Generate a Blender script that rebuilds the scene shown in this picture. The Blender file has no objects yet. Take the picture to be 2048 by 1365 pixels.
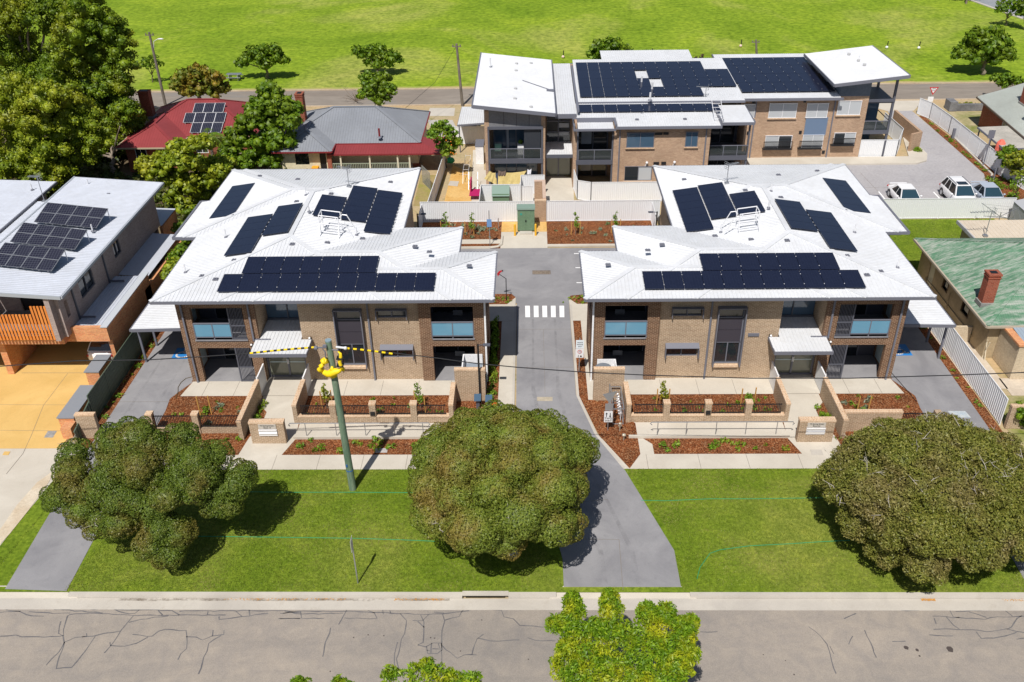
import bpy, math, random
import numpy as np
from mathutils import Vector
R=math.radians
rnd=random.Random(7)
scn=bpy.context.scene
COL=scn.collection
# ---------------------------------------------------------------- camera
FPX=1817.22                      # focal length in px of a 2048 px wide frame
CX=(0.99975786,0.00518393,0.02138586); CY=(0.01540991,0.52884013,-0.84858155); CZ=(-0.01570869,0.84870563,0.52863219)
CAMH=31.5
cd=bpy.data.cameras.new('camera'); cam=bpy.data.objects.new('camera',cd); COL.objects.link(cam)
from mathutils import Matrix
cam.matrix_world=Matrix.Translation((0,0,CAMH))@Matrix((CX,CY,CZ)).to_4x4()
cd.sensor_width=36; cd.lens=FPX/2048*36; cd.clip_end=3000; cd.clip_start=0.5
scn.camera=cam
# ---------------------------------------------------------------- sky, sun, exposure
SUN_EL=56.5; SUN_AZ=197.5        # compass style: 0 = +Y, clockwise
w=bpy.data.worlds.new('World'); scn.world=w; w.use_nodes=True
nt=w.node_tree; nt.nodes.clear()
sky=nt.nodes.new('ShaderNodeTexSky'); sky.sky_type='NISHITA'; sky.sun_disc=False
sky.sun_elevation=R(SUN_EL); sky.sun_rotation=R(SUN_AZ)
bg=nt.nodes.new('ShaderNodeBackground'); bg.inputs['Strength'].default_value=0.066
ow=nt.nodes.new('ShaderNodeOutputWorld')
nt.links.new(sky.outputs[0],bg.inputs[0]); nt.links.new(bg.outputs[0],ow.inputs[0])
sd=bpy.data.lights.new('sun','SUN'); sd.energy=4.9; sd.angle=R(0.5); sd.color=(1.0,0.955,0.89)
so=bpy.data.objects.new('sun',sd); COL.objects.link(so)
_d=Vector((math.sin(R(SUN_AZ))*math.cos(R(SUN_EL)),math.cos(R(SUN_AZ))*math.cos(R(SUN_EL)),math.sin(R(SUN_EL))))
so.rotation_euler=_d.to_track_quat('Z','Y').to_euler(); so.location=(0,0,80)
scn.view_settings.view_transform='Standard'; scn.view_settings.look='None'; scn.view_settings.gamma=1
scn.view_settings.exposure=0.0
scn.render.engine='CYCLES'
scn.cycles.max_bounces=6; scn.cycles.diffuse_bounces=3; scn.cycles.transparent_max_bounces=8
# ---------------------------------------------------------------- survey helpers: where a sight line meets a level or a vertical plane
def _ray(x,y):
    a=(x-1024)/FPX; b=-(y-682.5)/FPX
    return Vector([r[0]*a+r[1]*b-r[2] for r in (CX,CY,CZ)])
def P(x,y,z=0.0):
    d=_ray(x,y); t=(z-CAMH)/d.z; return Vector((d.x*t,d.y*t,z))
def W(x,y,Y):
    d=_ray(x,y); t=Y/d.y; return Vector((d.x*t,Y,CAMH+d.z*t))
# ---------------------------------------------------------------- materials
MATS={}
def mat(name,col,rough=0.7,metal=0.0,spec=None,build=None):
    if name in MATS: return MATS[name]
    m=bpy.data.materials.new(name); m.use_nodes=True; t=m.node_tree
    b=t.nodes['Principled BSDF']; b.inputs['Base Color'].default_value=(*col,1)
    b.inputs['Roughness'].default_value=rough; b.inputs['Metallic'].default_value=metal
    if spec is not None: b.inputs['Specular IOR Level'].default_value=spec
    if build: build(t,b)
    MATS[name]=m; return m
def N(t,kind,**kw):
    n=t.nodes.new('ShaderNode'+kind)
    for k,v in kw.items():
        if k in n.inputs: n.inputs[k].default_value=v
        else: setattr(n,k,v)
    return n
def coords(t,mode='Object',scale=(1,1,1)):
    c=N(t,'TexCoord'); mp=N(t,'Mapping'); mp.inputs['Scale'].default_value=scale
    t.links.new(c.outputs[mode],mp.inputs['Vector']); return mp.outputs[0]
def noise(t,vec,scale,detail=4,rough=0.6,dist=0.0):
    n=N(t,'TexNoise'); n.inputs['Scale'].default_value=scale; n.inputs['Detail'].default_value=detail
    n.inputs['Roughness'].default_value=rough; n.inputs['Distortion'].default_value=dist
    t.links.new(vec,n.inputs['Vector']); return n.outputs['Fac']
def ramp(t,fac,stops):
    r=N(t,'ValToRGB'); e=r.color_ramp.elements
    e[0].position=stops[0][0]; e[0].color=(*stops[0][1],1); e[1].position=stops[-1][0]; e[1].color=(*stops[-1][1],1)
    for p,c in stops[1:-1]:
        q=e.new(p); q.color=(*c,1)
    t.links.new(fac,r.inputs[0]); return r.outputs[0]
def mix(t,a,b,fac,mode='MIX'):
    m=N(t,'Mix',data_type='RGBA',blend_type=mode)
    for i,v in ((0,fac),(6,a),(7,b)):
        if isinstance(v,(int,float)): m.inputs[i].default_value=v
        elif isinstance(v,tuple): m.inputs[i].default_value=(*v,1)
        else: t.links.new(v,m.inputs[i])
    return m.outputs[2]
def bump(t,b,h,strength=0.5,dist=0.02):
    n=N(t,'Bump'); n.inputs['Strength'].default_value=strength; n.inputs['Distance'].default_value=dist
    t.links.new(h,n.inputs['Height']); t.links.new(n.outputs[0],b.inputs['Normal'])
def mulc(c,k): return tuple(min(1,x*k) for x in c)
def surf(name,c1,c2,s1=0.3,s2=6.0,rough=0.85,bstr=0.0,bscale=40,c3=None,aniso=(1,1,1),mode='Object',metal=0,spec=0.3):
    """mottled surface: large patches c1..c2, finer speckle"""
    def b_(t,b):
        v=coords(t,mode,aniso)
        n1=noise(t,v,s1,5,0.6,0.4); n2=noise(t,v,s2,6,0.7)
        a=ramp(t,n1,[(0.36,c1),(0.64,c2)])
        k=ramp(t,n2,[(0.3,(0.84,0.84,0.84)),(0.7,(1.14,1.14,1.14))])
        o=mix(t,a,k,1.0,'MULTIPLY')
        if c3:
            n3=noise(t,v,s1*2.7,6,0.65,1.0); o=mix(t,o,c3,ramp(t,n3,[(0.56,(0,0,0)),(0.72,(0.8,0.8,0.8))]))
        t.links.new(o,b.inputs['Base Color'])
        if bstr: bump(t,b,noise(t,v,bscale,5,0.7),bstr)
    return mat(name,c1,rough,metal,spec,b_)
def brickmat(name,c1,c2,mortar,bw=0.24,bh=0.086,rough=0.85):
    def b_(t,b):
        v=coords(t,'UV')
        br=N(t,'TexBrick'); br.offset=0.5
        for k,x in (('Scale',1.0),('Mortar Size',0.008),('Mortar Smooth',0.3),('Bias',0.0),('Brick Width',bw),('Row Height',bh)): br.inputs[k].default_value=x
        br.inputs['Color1'].default_value=(*c1,1); br.inputs['Color2'].default_value=(*c2,1); br.inputs['Mortar'].default_value=(*mortar,1)
        t.links.new(v,br.inputs['Vector'])
        n=noise(t,v,0.6,6,0.7,0.6); k=ramp(t,n,[(0.3,(0.86,0.86,0.86)),(0.7,(1.12,1.12,1.12))])
        n2=noise(t,v,9,3,0.6); k2=ramp(t,n2,[(0.3,(0.85,0.83,0.8)),(0.7,(1.12,1.12,1.12))])
        t.links.new(mix(t,mix(t,br.outputs['Color'],k,1.0,'MULTIPLY'),k2,1.0,'MULTIPLY'),b.inputs['Base Color'])
        inv=N(t,'Math',operation='SUBTRACT'); inv.inputs[0].default_value=1; t.links.new(br.outputs['Fac'],inv.inputs[1])
        bump(t,b,inv.outputs[0],0.6,0.008)
    return mat(name,c1,rough,0,0.2,b_)
BRICK_L=brickmat('light_brick',(0.40,0.285,0.19),(0.325,0.225,0.145),(0.70,0.60,0.47))
BRICK_D=brickmat('dark_brick',(0.115,0.052,0.030),(0.175,0.085,0.048),(0.56,0.44,0.31))
BRICK_T=brickmat('tan_brick',(0.47,0.32,0.215),(0.38,0.24,0.16),(0.52,0.42,0.32))
BRICK_O=brickmat('orange_brick',(0.62,0.22,0.09),(0.72,0.34,0.14),(0.55,0.42,0.30))
BRICK_R=brickmat('red_brick',(0.26,0.055,0.028),(0.36,0.09,0.05),(0.30,0.22,0.17))
BRICK_C=brickmat('cream_brick',(0.60,0.50,0.36),(0.52,0.42,0.30),(0.62,0.55,0.44))
BRICK_CAP=brickmat('brick_capping',(0.62,0.43,0.28),(0.52,0.33,0.20),(0.80,0.70,0.56),0.086,0.24)
def metalroof(name,c,rough=0.42,var=0.06,c2=None,vs=0.35):
    def b_(t,b):
        v=coords(t,'Object'); n=noise(t,v,vs,5,0.6,0.5)
        o=ramp(t,n,[(0.3,mulc(c,1-var)),(0.7,mulc(c,1+var))])
        n2=noise(t,v,3.0,6,0.75); o=mix(t,o,ramp(t,n2,[(0.35,(0.93,0.92,0.90)),(0.6,(1,1,1))]),1.0,'MULTIPLY')
        if c2:
            v2=coords(t,'Object',(0.45,2.6,1)); n3=noise(t,v2,1.6,8,0.8,0.5)
            o=mix(t,o,c2,ramp(t,n3,[(0.44,(0,0,0)),(0.60,(0.85,0.85,0.85))]))
        t.links.new(o,b.inputs['Base Color'])
    return mat(name,c,rough,0,0.35,b_)
ROOF_W=metalroof('white_metal_roof',(0.645,0.66,0.69))
ROOF_L=metalroof('pale_metal_roof',(0.52,0.55,0.62))
ROOF_G=metalroof('grey_metal_roof',(0.235,0.25,0.28),0.5,0.08)
ROOF_R=metalroof('red_metal_roof',(0.26,0.045,0.048),0.5,0.1)
ROOF_M=metalroof('green_metal_roof',(0.085,0.20,0.12),0.7,0.3,(0.38,0.40,0.36),0.5)
ROOF_C=metalroof('cream_metal_roof',(0.60,0.52,0.42),0.6,0.08)
ROOF_K=metalroof('grey_green_roof',(0.42,0.45,0.42),0.6,0.08)
CHAR=mat('charcoal_paint',(0.095,0.10,0.125),0.5)
CHAR2=mat('slate_paint',(0.16,0.165,0.20),0.5)
DARK=mat('dark_panel',(0.03,0.032,0.04),0.6)
BLACK=mat('black_metal',(0.012,0.012,0.014),0.5)
WHITEP=surf('white_paint',(0.78,0.78,0.80),(0.84,0.84,0.85),0.5,9,0.5)
CREAMP=surf('cream_paint',(0.66,0.58,0.38),(0.74,0.66,0.46),0.5,6,0.8)
FENCEW=mat('white_fence_steel',(0.74,0.75,0.77),0.5)
FENCEG=surf('green_fence_steel',(0.075,0.105,0.075),(0.10,0.135,0.10),0.4,6,0.5)
GALV=mat('galvanised_steel',(0.45,0.46,0.48),0.35,0.7)
ALU=mat('bright_aluminium',(0.85,0.85,0.87),0.3,0.3)
GLASS=mat('window_glass',(0.018,0.024,0.03),0.06,0,0.9)
GLASSB=mat('blue_window_glass',(0.06,0.11,0.17),0.08,0,0.9)
BLIND=mat('white_blind',(0.46,0.48,0.50),0.5)
MULCH=None
def _bal(t,b):
    b.inputs['Alpha'].default_value=0.82
BALG=mat('blue_balustrade_glass',(0.17,0.38,0.53),0.08,0,0.6,_bal)
def _frost(t,b): b.inputs['Alpha'].default_value=0.9
FROST=mat('frosted_glass',(0.55,0.66,0.66),0.35,0,0.5,_frost)
def _door(t,b): b.inputs['Alpha'].default_value=0.88
DOORG=mat('entry_glass',(0.20,0.21,0.16),0.05,0,0.9,_door)
def _solar(t,b):
    v=coords(t,'UV'); br=N(t,'TexBrick'); br.offset=0.0
    for k,x in (('Scale',1.0),('Mortar Size',0.004),('Brick Width',0.166),('Row Height',0.083)): br.inputs[k].default_value=x
    br.inputs['Color1'].default_value=(0.010,0.013,0.030,1); br.inputs['Color2'].default_value=(0.012,0.016,0.036,1); br.inputs['Mortar'].default_value=(0.022,0.026,0.05,1)
    t.links.new(v,br.inputs['Vector']); t.links.new(br.outputs['Color'],b.inputs['Base Color'])
SOLAR=mat('black_solar_glass',(0.01,0.013,0.03),0.16,0,0.55,_solar)
def _solar2(t,b):
    v=coords(t,'UV'); br=N(t,'TexBrick'); br.offset=0.0
    for k,x in (('Scale',1.0),('Mortar Size',0.012),('Brick Width',0.168),('Row Height',0.168)): br.inputs[k].default_value=x
    br.inputs['Color1'].default_value=(0.013,0.014,0.026,1); br.inputs['Color2'].default_value=(0.018,0.018,0.034,1); br.inputs['Mortar'].default_value=(0.085,0.09,0.115,1)
    t.links.new(v,br.inputs['Vector']); t.links.new(br.outputs['Color'],b.inputs['Base Color'])
SOLAR2=mat('cell_solar_glass',(0.02,0.02,0.05),0.22,0,0.3,_solar2)
# ground covers
def grassmat(name,cols,big=0.06,mid=0.5,fine=9,bs=0.6,fleck=True):
    def b_(t,b):
        v=coords(t,'Object')
        n1=noise(t,v,big,6,0.62,0.6); n2=noise(t,v,mid,7,0.7,0.5); n3=noise(t,v,fine,4,0.75)
        o=ramp(t,n1,[(0.30,cols[0]),(0.50,cols[1]),(0.70,cols[2])])
        o=mix(t,o,ramp(t,n2,[(0.28,(0.70,0.76,0.62)),(0.5,(1,1,1)),(0.74,(1.34,1.22,1.25))]),1.0,'MULTIPLY')
        if fleck: o=mix(t,o,ramp(t,n3,[(0.30,(0.48,0.54,0.40)),(0.52,(1,1,1)),(0.72,(1.5,1.42,1.35))]),1.0,'MULTIPLY')
        t.links.new(o,b.inputs['Base Color']); bump(t,b,n3,bs,0.05)
    return mat(name,cols[1],0.9,0,0.1,b_)
GRASS_V=grassmat('verge_grass',[(0.10,0.165,0.010),(0.145,0.21,0.018),(0.22,0.25,0.045)],0.10,0.9,5)
GRASS_P=grassmat('park_grass',[(0.150,0.245,0.014),(0.205,0.295,0.022),(0.36,0.36,0.10)],0.035,0.11,1.3,0.3)
DIRT=surf('dry_earth',(0.46,0.33,0.18),(0.40,0.33,0.20),0.25,4,0.95,0.3,6,(0.20,0.20,0.06))
def _asph(t,b):
    v=coords(t,'Object'); vs=coords(t,'Object',(0.25,1,1))
    n1=noise(t,vs,0.22,6,0.65,1.0); n2=noise(t,v,0.9,6,0.7,0.8); n3=noise(t,v,30,3,0.8)
    o=ramp(t,n1,[(0.33,(0.255,0.232,0.210)),(0.67,(0.340,0.300,0.258))])
    o=mix(t,o,ramp(t,n2,[(0.35,(0.90,0.90,0.92)),(0.66,(1.12,1.09,1.05))]),1.0,'MULTIPLY')
    o=mix(t,o,ramp(t,n3,[(0.3,(0.80,0.80,0.80)),(0.7,(1.18,1.18,1.18))]),1.0,'MULTIPLY')
    t.links.new(o,b.inputs['Base Color']); bump(t,b,n3,0.3,0.01)
ASPH=mat('worn_asphalt',(0.3,0.26,0.22),0.9,0,0.2,_asph)
ASPHF=surf('far_asphalt',(0.22,0.185,0.155),(0.27,0.235,0.20),0.12,1.2,0.9,0,40,(0.20,0.20,0.20),(0.3,1,1))
def _conc(c1,c2,stain):
    def f(t,b):
        v=coords(t,'Object')
        n1=noise(t,v,0.35,6,0.6,0.8); n2=noise(t,v,2.2,6,0.7,0.5); n3=noise(t,v,25,3,0.7)
        o=ramp(t,n1,[(0.33,c1),(0.67,c2)]); o=mix(t,o,stain,ramp(t,n2,[(0.55,(0,0,0)),(0.8,(0.45,0.45,0.45))]))
        o=mix(t,o,ramp(t,n3,[(0.3,(0.93,0.93,0.93)),(0.7,(1.05,1.05,1.05))]),1.0,'MULTIPLY')
        t.links.new(o,b.inputs['Base Color'])
    return f
CONC=mat('cream_concrete',(0.56,0.5,0.42),0.85,0,0.2,_conc((0.50,0.455,0.385),(0.585,0.54,0.465),(0.42,0.37,0.30)))
CONCG=mat('grey_concrete',(0.24,0.24,0.25),0.8,0,0.25,_conc((0.215,0.212,0.225),(0.30,0.295,0.305),(0.15,0.148,0.165)))
CONCK=mat('kerb_concrete',(0.42,0.38,0.33),0.85,0,0.2,_conc((0.44,0.405,0.36),(0.54,0.50,0.44),(0.36,0.31,0.25)))
CONCY=mat('yellow_concrete',(0.60,0.35,0.085),0.8,0,0.2,_conc((0.60,0.39,0.13),(0.69,0.46,0.17),(0.50,0.31,0.11)))
SAND=surf('orange_sand',(0.56,0.32,0.09),(0.64,0.42,0.16),0.5,5,0.95,0.3,10)
def _mulch(t,b):
    v=coords(t,'Object'); vo=N(t,'TexVoronoi'); vo.inputs['Scale'].default_value=22; vo.inputs['Randomness'].default_value=1; t.links.new(v,vo.inputs['Vector'])
    sep=N(t,'SeparateColor'); t.links.new(vo.outputs['Color'],sep.inputs[0])
    o=ramp(t,sep.outputs[0],[(0.0,(0.06,0.020,0.010)),(0.45,(0.20,0.066,0.024)),(0.8,(0.33,0.125,0.048)),(1.0,(0.42,0.25,0.13))])
    n=noise(t,v,0.7,5,0.6); o=mix(t,o,ramp(t,n,[(0.3,(0.72,0.78,0.85)),(0.7,(1.15,1.05,1.0))]),1.0,'MULTIPLY')
    t.links.new(o,b.inputs['Base Color']); bump(t,b,sep.outputs[1],1.0,0.04)
MULCH=mat('bark_mulch',(0.2,0.06,0.02),0.95,0,0.1,_mulch)
def leafmat(name,cols,scale=0.5,trans=0.25):
    m=bpy.data.materials.new(name); m.use_nodes=True; t=m.node_tree; t.nodes.clear()
    out=N(t,'OutputMaterial'); g=N(t,'NewGeometry'); v=coords(t,'Object')
    cols=list(cols); cols[2]=tuple((a+b)/2 for a,b in zip(cols[1],cols[2])); r1=ramp(t,g.outputs['Random Per Island'],[(0.0,mulc(cols[0],0.85)),(0.4,cols[0]),(0.75,cols[1]),(1.0,cols[2])])
    n=noise(t,v,scale,4,0.6,0.3)
    alt=ramp(t,g.outputs['Random Per Island'],[(0.0,mulc(cols[3],0.8)),(1.0,mulc(cols[3],1.2))])
    c=mix(t,r1,alt,ramp(t,n,[(0.46,(0,0,0)),(0.66,(0.85,0.85,0.85))]))
    d=N(t,'BsdfDiffuse'); tr=N(t,'BsdfTranslucent'); mx=N(t,'MixShader'); mx.inputs[0].default_value=trans
    gl=N(t,'BsdfGlossy'); gl.inputs['Roughness'].default_value=0.5; mg=N(t,'MixShader'); mg.inputs[0].default_value=0.03
    t.links.new(c,d.inputs[0]); t.links.new(mix(t,c,(1.0,1.15,0.5),1.0,'MULTIPLY'),tr.inputs[0])
    t.links.new(d.outputs[0],mx.inputs[1]); t.links.new(tr.outputs[0],mx.inputs[2])
    t.links.new(mx.outputs[0],mg.inputs[1]); t.links.new(gl.outputs[0],mg.inputs[2]); t.links.new(mg.outputs[0],out.inputs[0])
    MATS[name]=m; return m
BARK=surf('grey_bark',(0.16,0.12,0.09),(0.30,0.25,0.20),1.5,9,0.95,0.5,20,None,(1,1,0.25))
BARKP=surf('pale_bark',(0.42,0.38,0.33),(0.55,0.50,0.45),1.5,9,0.95,0.5,20,None,(1,1,0.25))
# ---------------------------------------------------------------- mesh builder
XF=[None]     # optional point transform (used to build the mirrored twin)
def mirror(p): return (0.9-p[0],p[1],p[2])
class MB:
    def __init__(s): s.v=[]; s.f=[]; s.mi=[]
    def add(s,vs,fs,mi=0):
        o=len(s.v)
        if XF[0]:
            vs=[XF[0](p) for p in vs]; fs=[tuple(reversed(f)) for f in fs]
        s.v.extend(tuple(p) for p in vs); s.f.extend(tuple(i+o for i in f) for f in fs); s.mi.extend([mi]*len(fs)); return s
    def box(s,x0,x1,y0,y1,z0,z1,mi=0):
        x0,x1=min(x0,x1),max(x0,x1); y0,y1=min(y0,y1),max(y0,y1); z0,z1=min(z0,z1),max(z0,z1)
        return s.add([(x0,y0,z0),(x1,y0,z0),(x1,y1,z0),(x0,y1,z0),(x0,y0,z1),(x1,y0,z1),(x1,y1,z1),(x0,y1,z1)],
          [(0,3,2,1),(4,5,6,7),(0,1,5,4),(1,2,6,5),(2,3,7,6),(3,0,4,7)],mi)
    def hexa(s,b,t,mi=0):   # bottom ring, top ring (ccw)
        n=len(b); fs=[tuple(reversed(range(n))),tuple(range(n,2*n))]+[(i,(i+1)%n,(i+1)%n+n,i+n) for i in range(n)]
        return s.add(list(b)+list(t),fs,mi)
    def prism(s,pts,z0,z1,mi=0):
        return s.hexa([(p[0],p[1],z0) for p in pts],[(p[0],p[1],z1) for p in pts],mi)
    def beam(s,p,q,w,h=None,mi=0,up=(0,0,1)):
        h=h or w; p=Vector(p); q=Vector(q); d=(q-p); 
        if d.length<1e-6: return s
        d.normalize(); u=Vector(up)
        if abs(d.dot(u))>0.98: u=Vector((0,1,0))
        a=d.cross(u).normalized()*(w/2); b=a.cross(d).normalized()*(h/2)
        return s.hexa([p-a-b,p+a-b,p+a+b,p-a+b],[q-a-b,q+a-b,q+a+b,q-a+b],mi)
    def tube(s,pts,r,n=8,mi=0,cap=True):
        pts=[Vector(p) for p in pts]; rs=r if isinstance(r,(list,tuple)) else [r]*len(pts)
        vs=[]; fs=[]
        for i,p in enumerate(pts):
            d=(pts[min(i+1,len(pts)-1)]-pts[max(i-1,0)]).normalized()
            u=Vector((0,0,1)) if abs(d.z)<0.9 else Vector((0,1,0))
            a=d.cross(u).normalized(); b=a.cross(d)
            for k in range(n):
                an=2*math.pi*k/n; vs.append(p+(a*math.cos(an)+b*math.sin(an))*rs[i])
            if i:
                for k in range(n): fs.append(((i-1)*n+k,(i-1)*n+(k+1)%n,i*n+(k+1)%n,i*n+k))
        if cap: fs.append(tuple(range(n-1,-1,-1))); fs.append(tuple(range((len(pts)-1)*n,len(pts)*n)))
        return s.add(vs,fs,mi)
    def cyl(s,x,y,z0,z1,r,n=14,mi=0,r2=None): return s.tube([(x,y,z0),(x,y,z1)],[r,r if r2 is None else r2],n,mi)
    def face(s,pts,mi=0): return s.add(pts,[tuple(range(len(pts)))],mi)
    def sheet(s,pts,z,mi=0):
        a=sum(pts[i][0]*pts[(i+1)%len(pts)][1]-pts[(i+1)%len(pts)][0]*pts[i][1] for i in range(len(pts)))
        pts=list(pts) if a>0 else list(reversed(pts))
        return s.face([(p[0],p[1],z) for p in pts],mi)
    def ball(s,c,r,n=10,m=6,mi=0,jit=0,rg=None):
        c=Vector(c); rx,ry,rz=r if isinstance(r,(tuple,list)) else (r,r,r); vs=[]; fs=[]; rg=rg or rnd
        for i in range(m+1):
            th=math.pi*i/m
            for k in range(n):
                j=1+rg.uniform(-jit,jit); vs.append(c+Vector((rx*math.sin(th)*math.cos(2*math.pi*k/n),ry*math.sin(th)*math.sin(2*math.pi*k/n),rz*math.cos(th)))*j)
        for i in range(m):
            for k in range(n): fs.append((i*n+k,(i+1)*n+k,(i+1)*n+(k+1)%n,i*n+(k+1)%n))
        return s.add(vs,fs,mi)
    def build(s,name,mats,parent=None,loc=None,rz=0,smooth=False,**tg):
        if not isinstance(mats,(list,tuple)): mats=[mats]
        if parent is not None: L=ROOTLOC.get(parent.name,Vector((0,0,0)))
        elif loc=='auto':
            a=np.array(s.v); L=Vector(((a[:,0].min()+a[:,0].max())/2,(a[:,1].min()+a[:,1].max())/2,a[:,2].min()))
        elif loc is not None: L=None
        else: L=Vector((0,0,0))
        me=bpy.data.meshes.new(name)
        V=np.array(s.v,dtype=float)
        uvn=[]
        if L is not None and len(V): Vl=V-np.array(L)
        else: Vl=V
        me.from_pydata(Vl.tolist(),[],s.f)
        for m in mats: me.materials.append(m)
        if len(mats)>1: me.polygons.foreach_set('material_index',s.mi)
        if len(s.f)<60000 and len(s.f):
            uv=me.uv_layers.new(name='UVMap'); data=np.zeros(len(me.loops)*2)
            for p in me.polygons:
                n=p.normal
                if abs(n.z)>0.75:
                    for li in p.loop_indices:
                        q=V[me.loops[li].vertex_index]; data[2*li]=q[0]; data[2*li+1]=q[1]
                else:
                    tx,ty=-n.y,n.x; l=math.hypot(tx,ty) or 1; tx/=l; ty/=l
                    for li in p.loop_indices:
                        q=V[me.loops[li].vertex_index]; data[2*li]=q[0]*tx+q[1]*ty; data[2*li+1]=q[2]
            uv.data.foreach_set('uv',data)
        if smooth: me.polygons.foreach_set('use_smooth',[True]*len(me.polygons))
        me.update()
        o=bpy.data.objects.new(name,me); COL.objects.link(o)
        if parent is not None:
            o.parent=parent; ROOTLOC[o.name]=L
        elif loc=='auto': o.location=L
        elif loc is not None: o.location=loc; o.rotation_euler=(0,0,rz)
        for k,v in tg.items(): o[k]=v
        return o
ROOTLOC={}
def tag(o,label,category,group=None,kind=None):
    o['label']=label; o['category']=category
    if group: o['group']=group
    if kind: o['kind']=kind
    return o
def thing(name,loc,label,category,group=None,rz=0):
    o=bpy.data.objects.new(name,None); COL.objects.link(o)
    l=XF[0](loc) if XF[0] else loc
    o.location=l; o.rotation_euler=(0,0,rz); o.empty_display_size=0.3
    ROOTLOC[o.name]=Vector(l) if rz==0 else Vector((0,0,0))
    return tag(o,label,category,group)
def struct(name,mb,m,z=None):
    o=mb.build(name,m); o['kind']='structure'; return o
def copytree(o,parent=None):
    c=o.copy(); COL.objects.link(c)
    if parent is not None: c.parent=parent
    for ch in list(o.children): copytree(ch,c)
    return c
def place(src,loc,label,rz=None,group=None):
    c=copytree(src); c.location=loc
    if rz is not None: c.rotation_euler=(0,0,rz)
    c['label']=label
    if group: c['group']=group
    return c
def text_mesh(txt,size,name,m,parent,loc,rot=(R(90),0,0),extrude=0.003,align='CENTER'):
    cu=bpy.data.curves.new(name,'FONT'); cu.body=txt; cu.size=size; cu.extrude=extrude; cu.align_x=align; cu.align_y='CENTER'
    t=bpy.data.objects.new('tmp_text',cu); COL.objects.link(t)
    dg=bpy.context.evaluated_depsgraph_get(); me=bpy.data.meshes.new_from_object(t.evaluated_get(dg))
    bpy.data.objects.remove(t); bpy.data.curves.remove(cu)
    me.materials.clear(); me.materials.append(m)
    o=bpy.data.objects.new(name,me); COL.objects.link(o); o.parent=parent
    L=ROOTLOC.get(parent.name,Vector((0,0,0))); o.location=Vector(loc)-L; o.rotation_euler=rot
    return o
def wall(mb,axis,a0,a1,b,z0,z1,th=0.25,holes=(),mi=0):
    """wall along x (axis='x', outer face at y=b, thickness towards +th) or along y; holes = (a0,a1,z0,z1)"""
    As=sorted({a0,a1}|{min(max(h[i],a0),a1) for h in holes for i in (0,1)})
    for i in range(len(As)-1):
        p,q=As[i],As[i+1]
        if q-p<1e-4: continue
        hs=sorted([(h[2],h[3]) for h in holes if h[0]<=p+1e-4 and h[1]>=q-1e-4])
        z=z0
        for h0,h1 in hs+[(z1,z1)]:
            if h0-z>1e-4:
                if axis=='x': mb.box(p,q,b,b+th,z,h0,mi)
                else: mb.box(b,b+th,p,q,z,h0,mi)
            z=max(z,h1)
# ---------------------------------------------------------------- ribbed roof facet: convex polygon in 3-D, ribs run along 'd' (plan direction)
def ribs(mb,poly,d,step=0.215,w=0.030,h=0.026,mi=0):
    poly=[Vector(p) for p in poly]; n=(poly[1]-poly[0]).cross(poly[2]-poly[0]).normalized()
    if n.z<0: n=-n
    dx,dy=d; l=math.hypot(dx,dy); dx/=l; dy/=l; px,py=-dy,dx
    o=poly[0]
    def z(x,y): return o.z-((x-o.x)*n.x+(y-o.y)*n.y)/n.z
    cs=[p.x*px+p.y*py for p in poly]; c=math.ceil(min(cs)/step)*step+1e-3
    while c<max(cs):
        ts=[]
        for i in range(len(poly)):
            a,b=poly[i],poly[(i+1)%len(poly)]; ca=a.x*px+a.y*py; cb=b.x*px+b.y*py
            if (ca-c)*(cb-c)<0:
                f=(c-ca)/(cb-ca); q=a+(b-a)*f; ts.append(q.x*dx+q.y*dy)
        if len(ts)==2 and abs(ts[0]-ts[1])>0.05:
            t0,t1=min(ts),max(ts); vs=[]
            for t in (t0,t1):
                for off,up in ((-w,0),(-w*0.45,h),(w*0.45,h),(w,0)):
                    X=px*(c+off)+dx*t; Y=py*(c+off)+dy*t; vs.append((X,Y,z(px*c+dx*t,py*c+dy*t)+up))
            mb.add(vs,[(0,1,5,4),(1,2,6,5),(2,3,7,6)],mi)
        c+=step
def hiproof(mb,x0,x1,y0,y1,z,pitch,caps=True,step=0.215,ribh=0.022,capw=0.30):
    """hip roof over a rectangle, eaves at height z"""
    wx,wy=x1-x0,y1-y0; k=min(wx,wy)/2; zr=z+k*pitch
    if wx>=wy: A=(x0+k,y0+k,zr); B=(x1-k,y0+k,zr)
    else: A=(x0+k,y0+k,zr); B=(x0+k,y1-k,zr)
    c00,c10,c11,c01=(x0,y0,z),(x1,y0,z),(x1,y1,z),(x0,y1,z)
    if wx>=wy: F=[([c00,c10,B,A],(0,1)),([c10,c11,B],(1,0)),([c11,c01,A,B],(0,1)),([c01,c00,A],(1,0))]; H=[(c00,A),(c01,A),(c10,B),(c11,B),(A,B)]
    else: F=[([c00,c10,A],(0,1)),([c10,c11,B,A],(1,0)),([c11,c01,B],(0,1)),([c01,c00,A,B],(1,0))]; H=[(c00,A),(c10,A),(c01,B),(c11,B),(A,B)]
    for p,d in F:
        p=[q for i,q in enumerate(p) if q!=p[i-1]]
        if len(p)<3: continue
        mb.face(p); ribs(mb,p,d,step,h=ribh)
    if caps:
        for a,b in H:
            if (Vector(a)-Vector(b)).length>0.1: mb.beam(Vector(a)+Vector((0,0,0.02)),Vector(b)+Vector((0,0,0.02)),capw,0.05)
def monoroof(mb,c,d=None,th=0.0,step=0.215,h=0.026):
    """single sloping sheet from 4 corners, with ribs along d"""
    mb.face(c)
    if d: ribs(mb,c,d,step,h=h)
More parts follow.
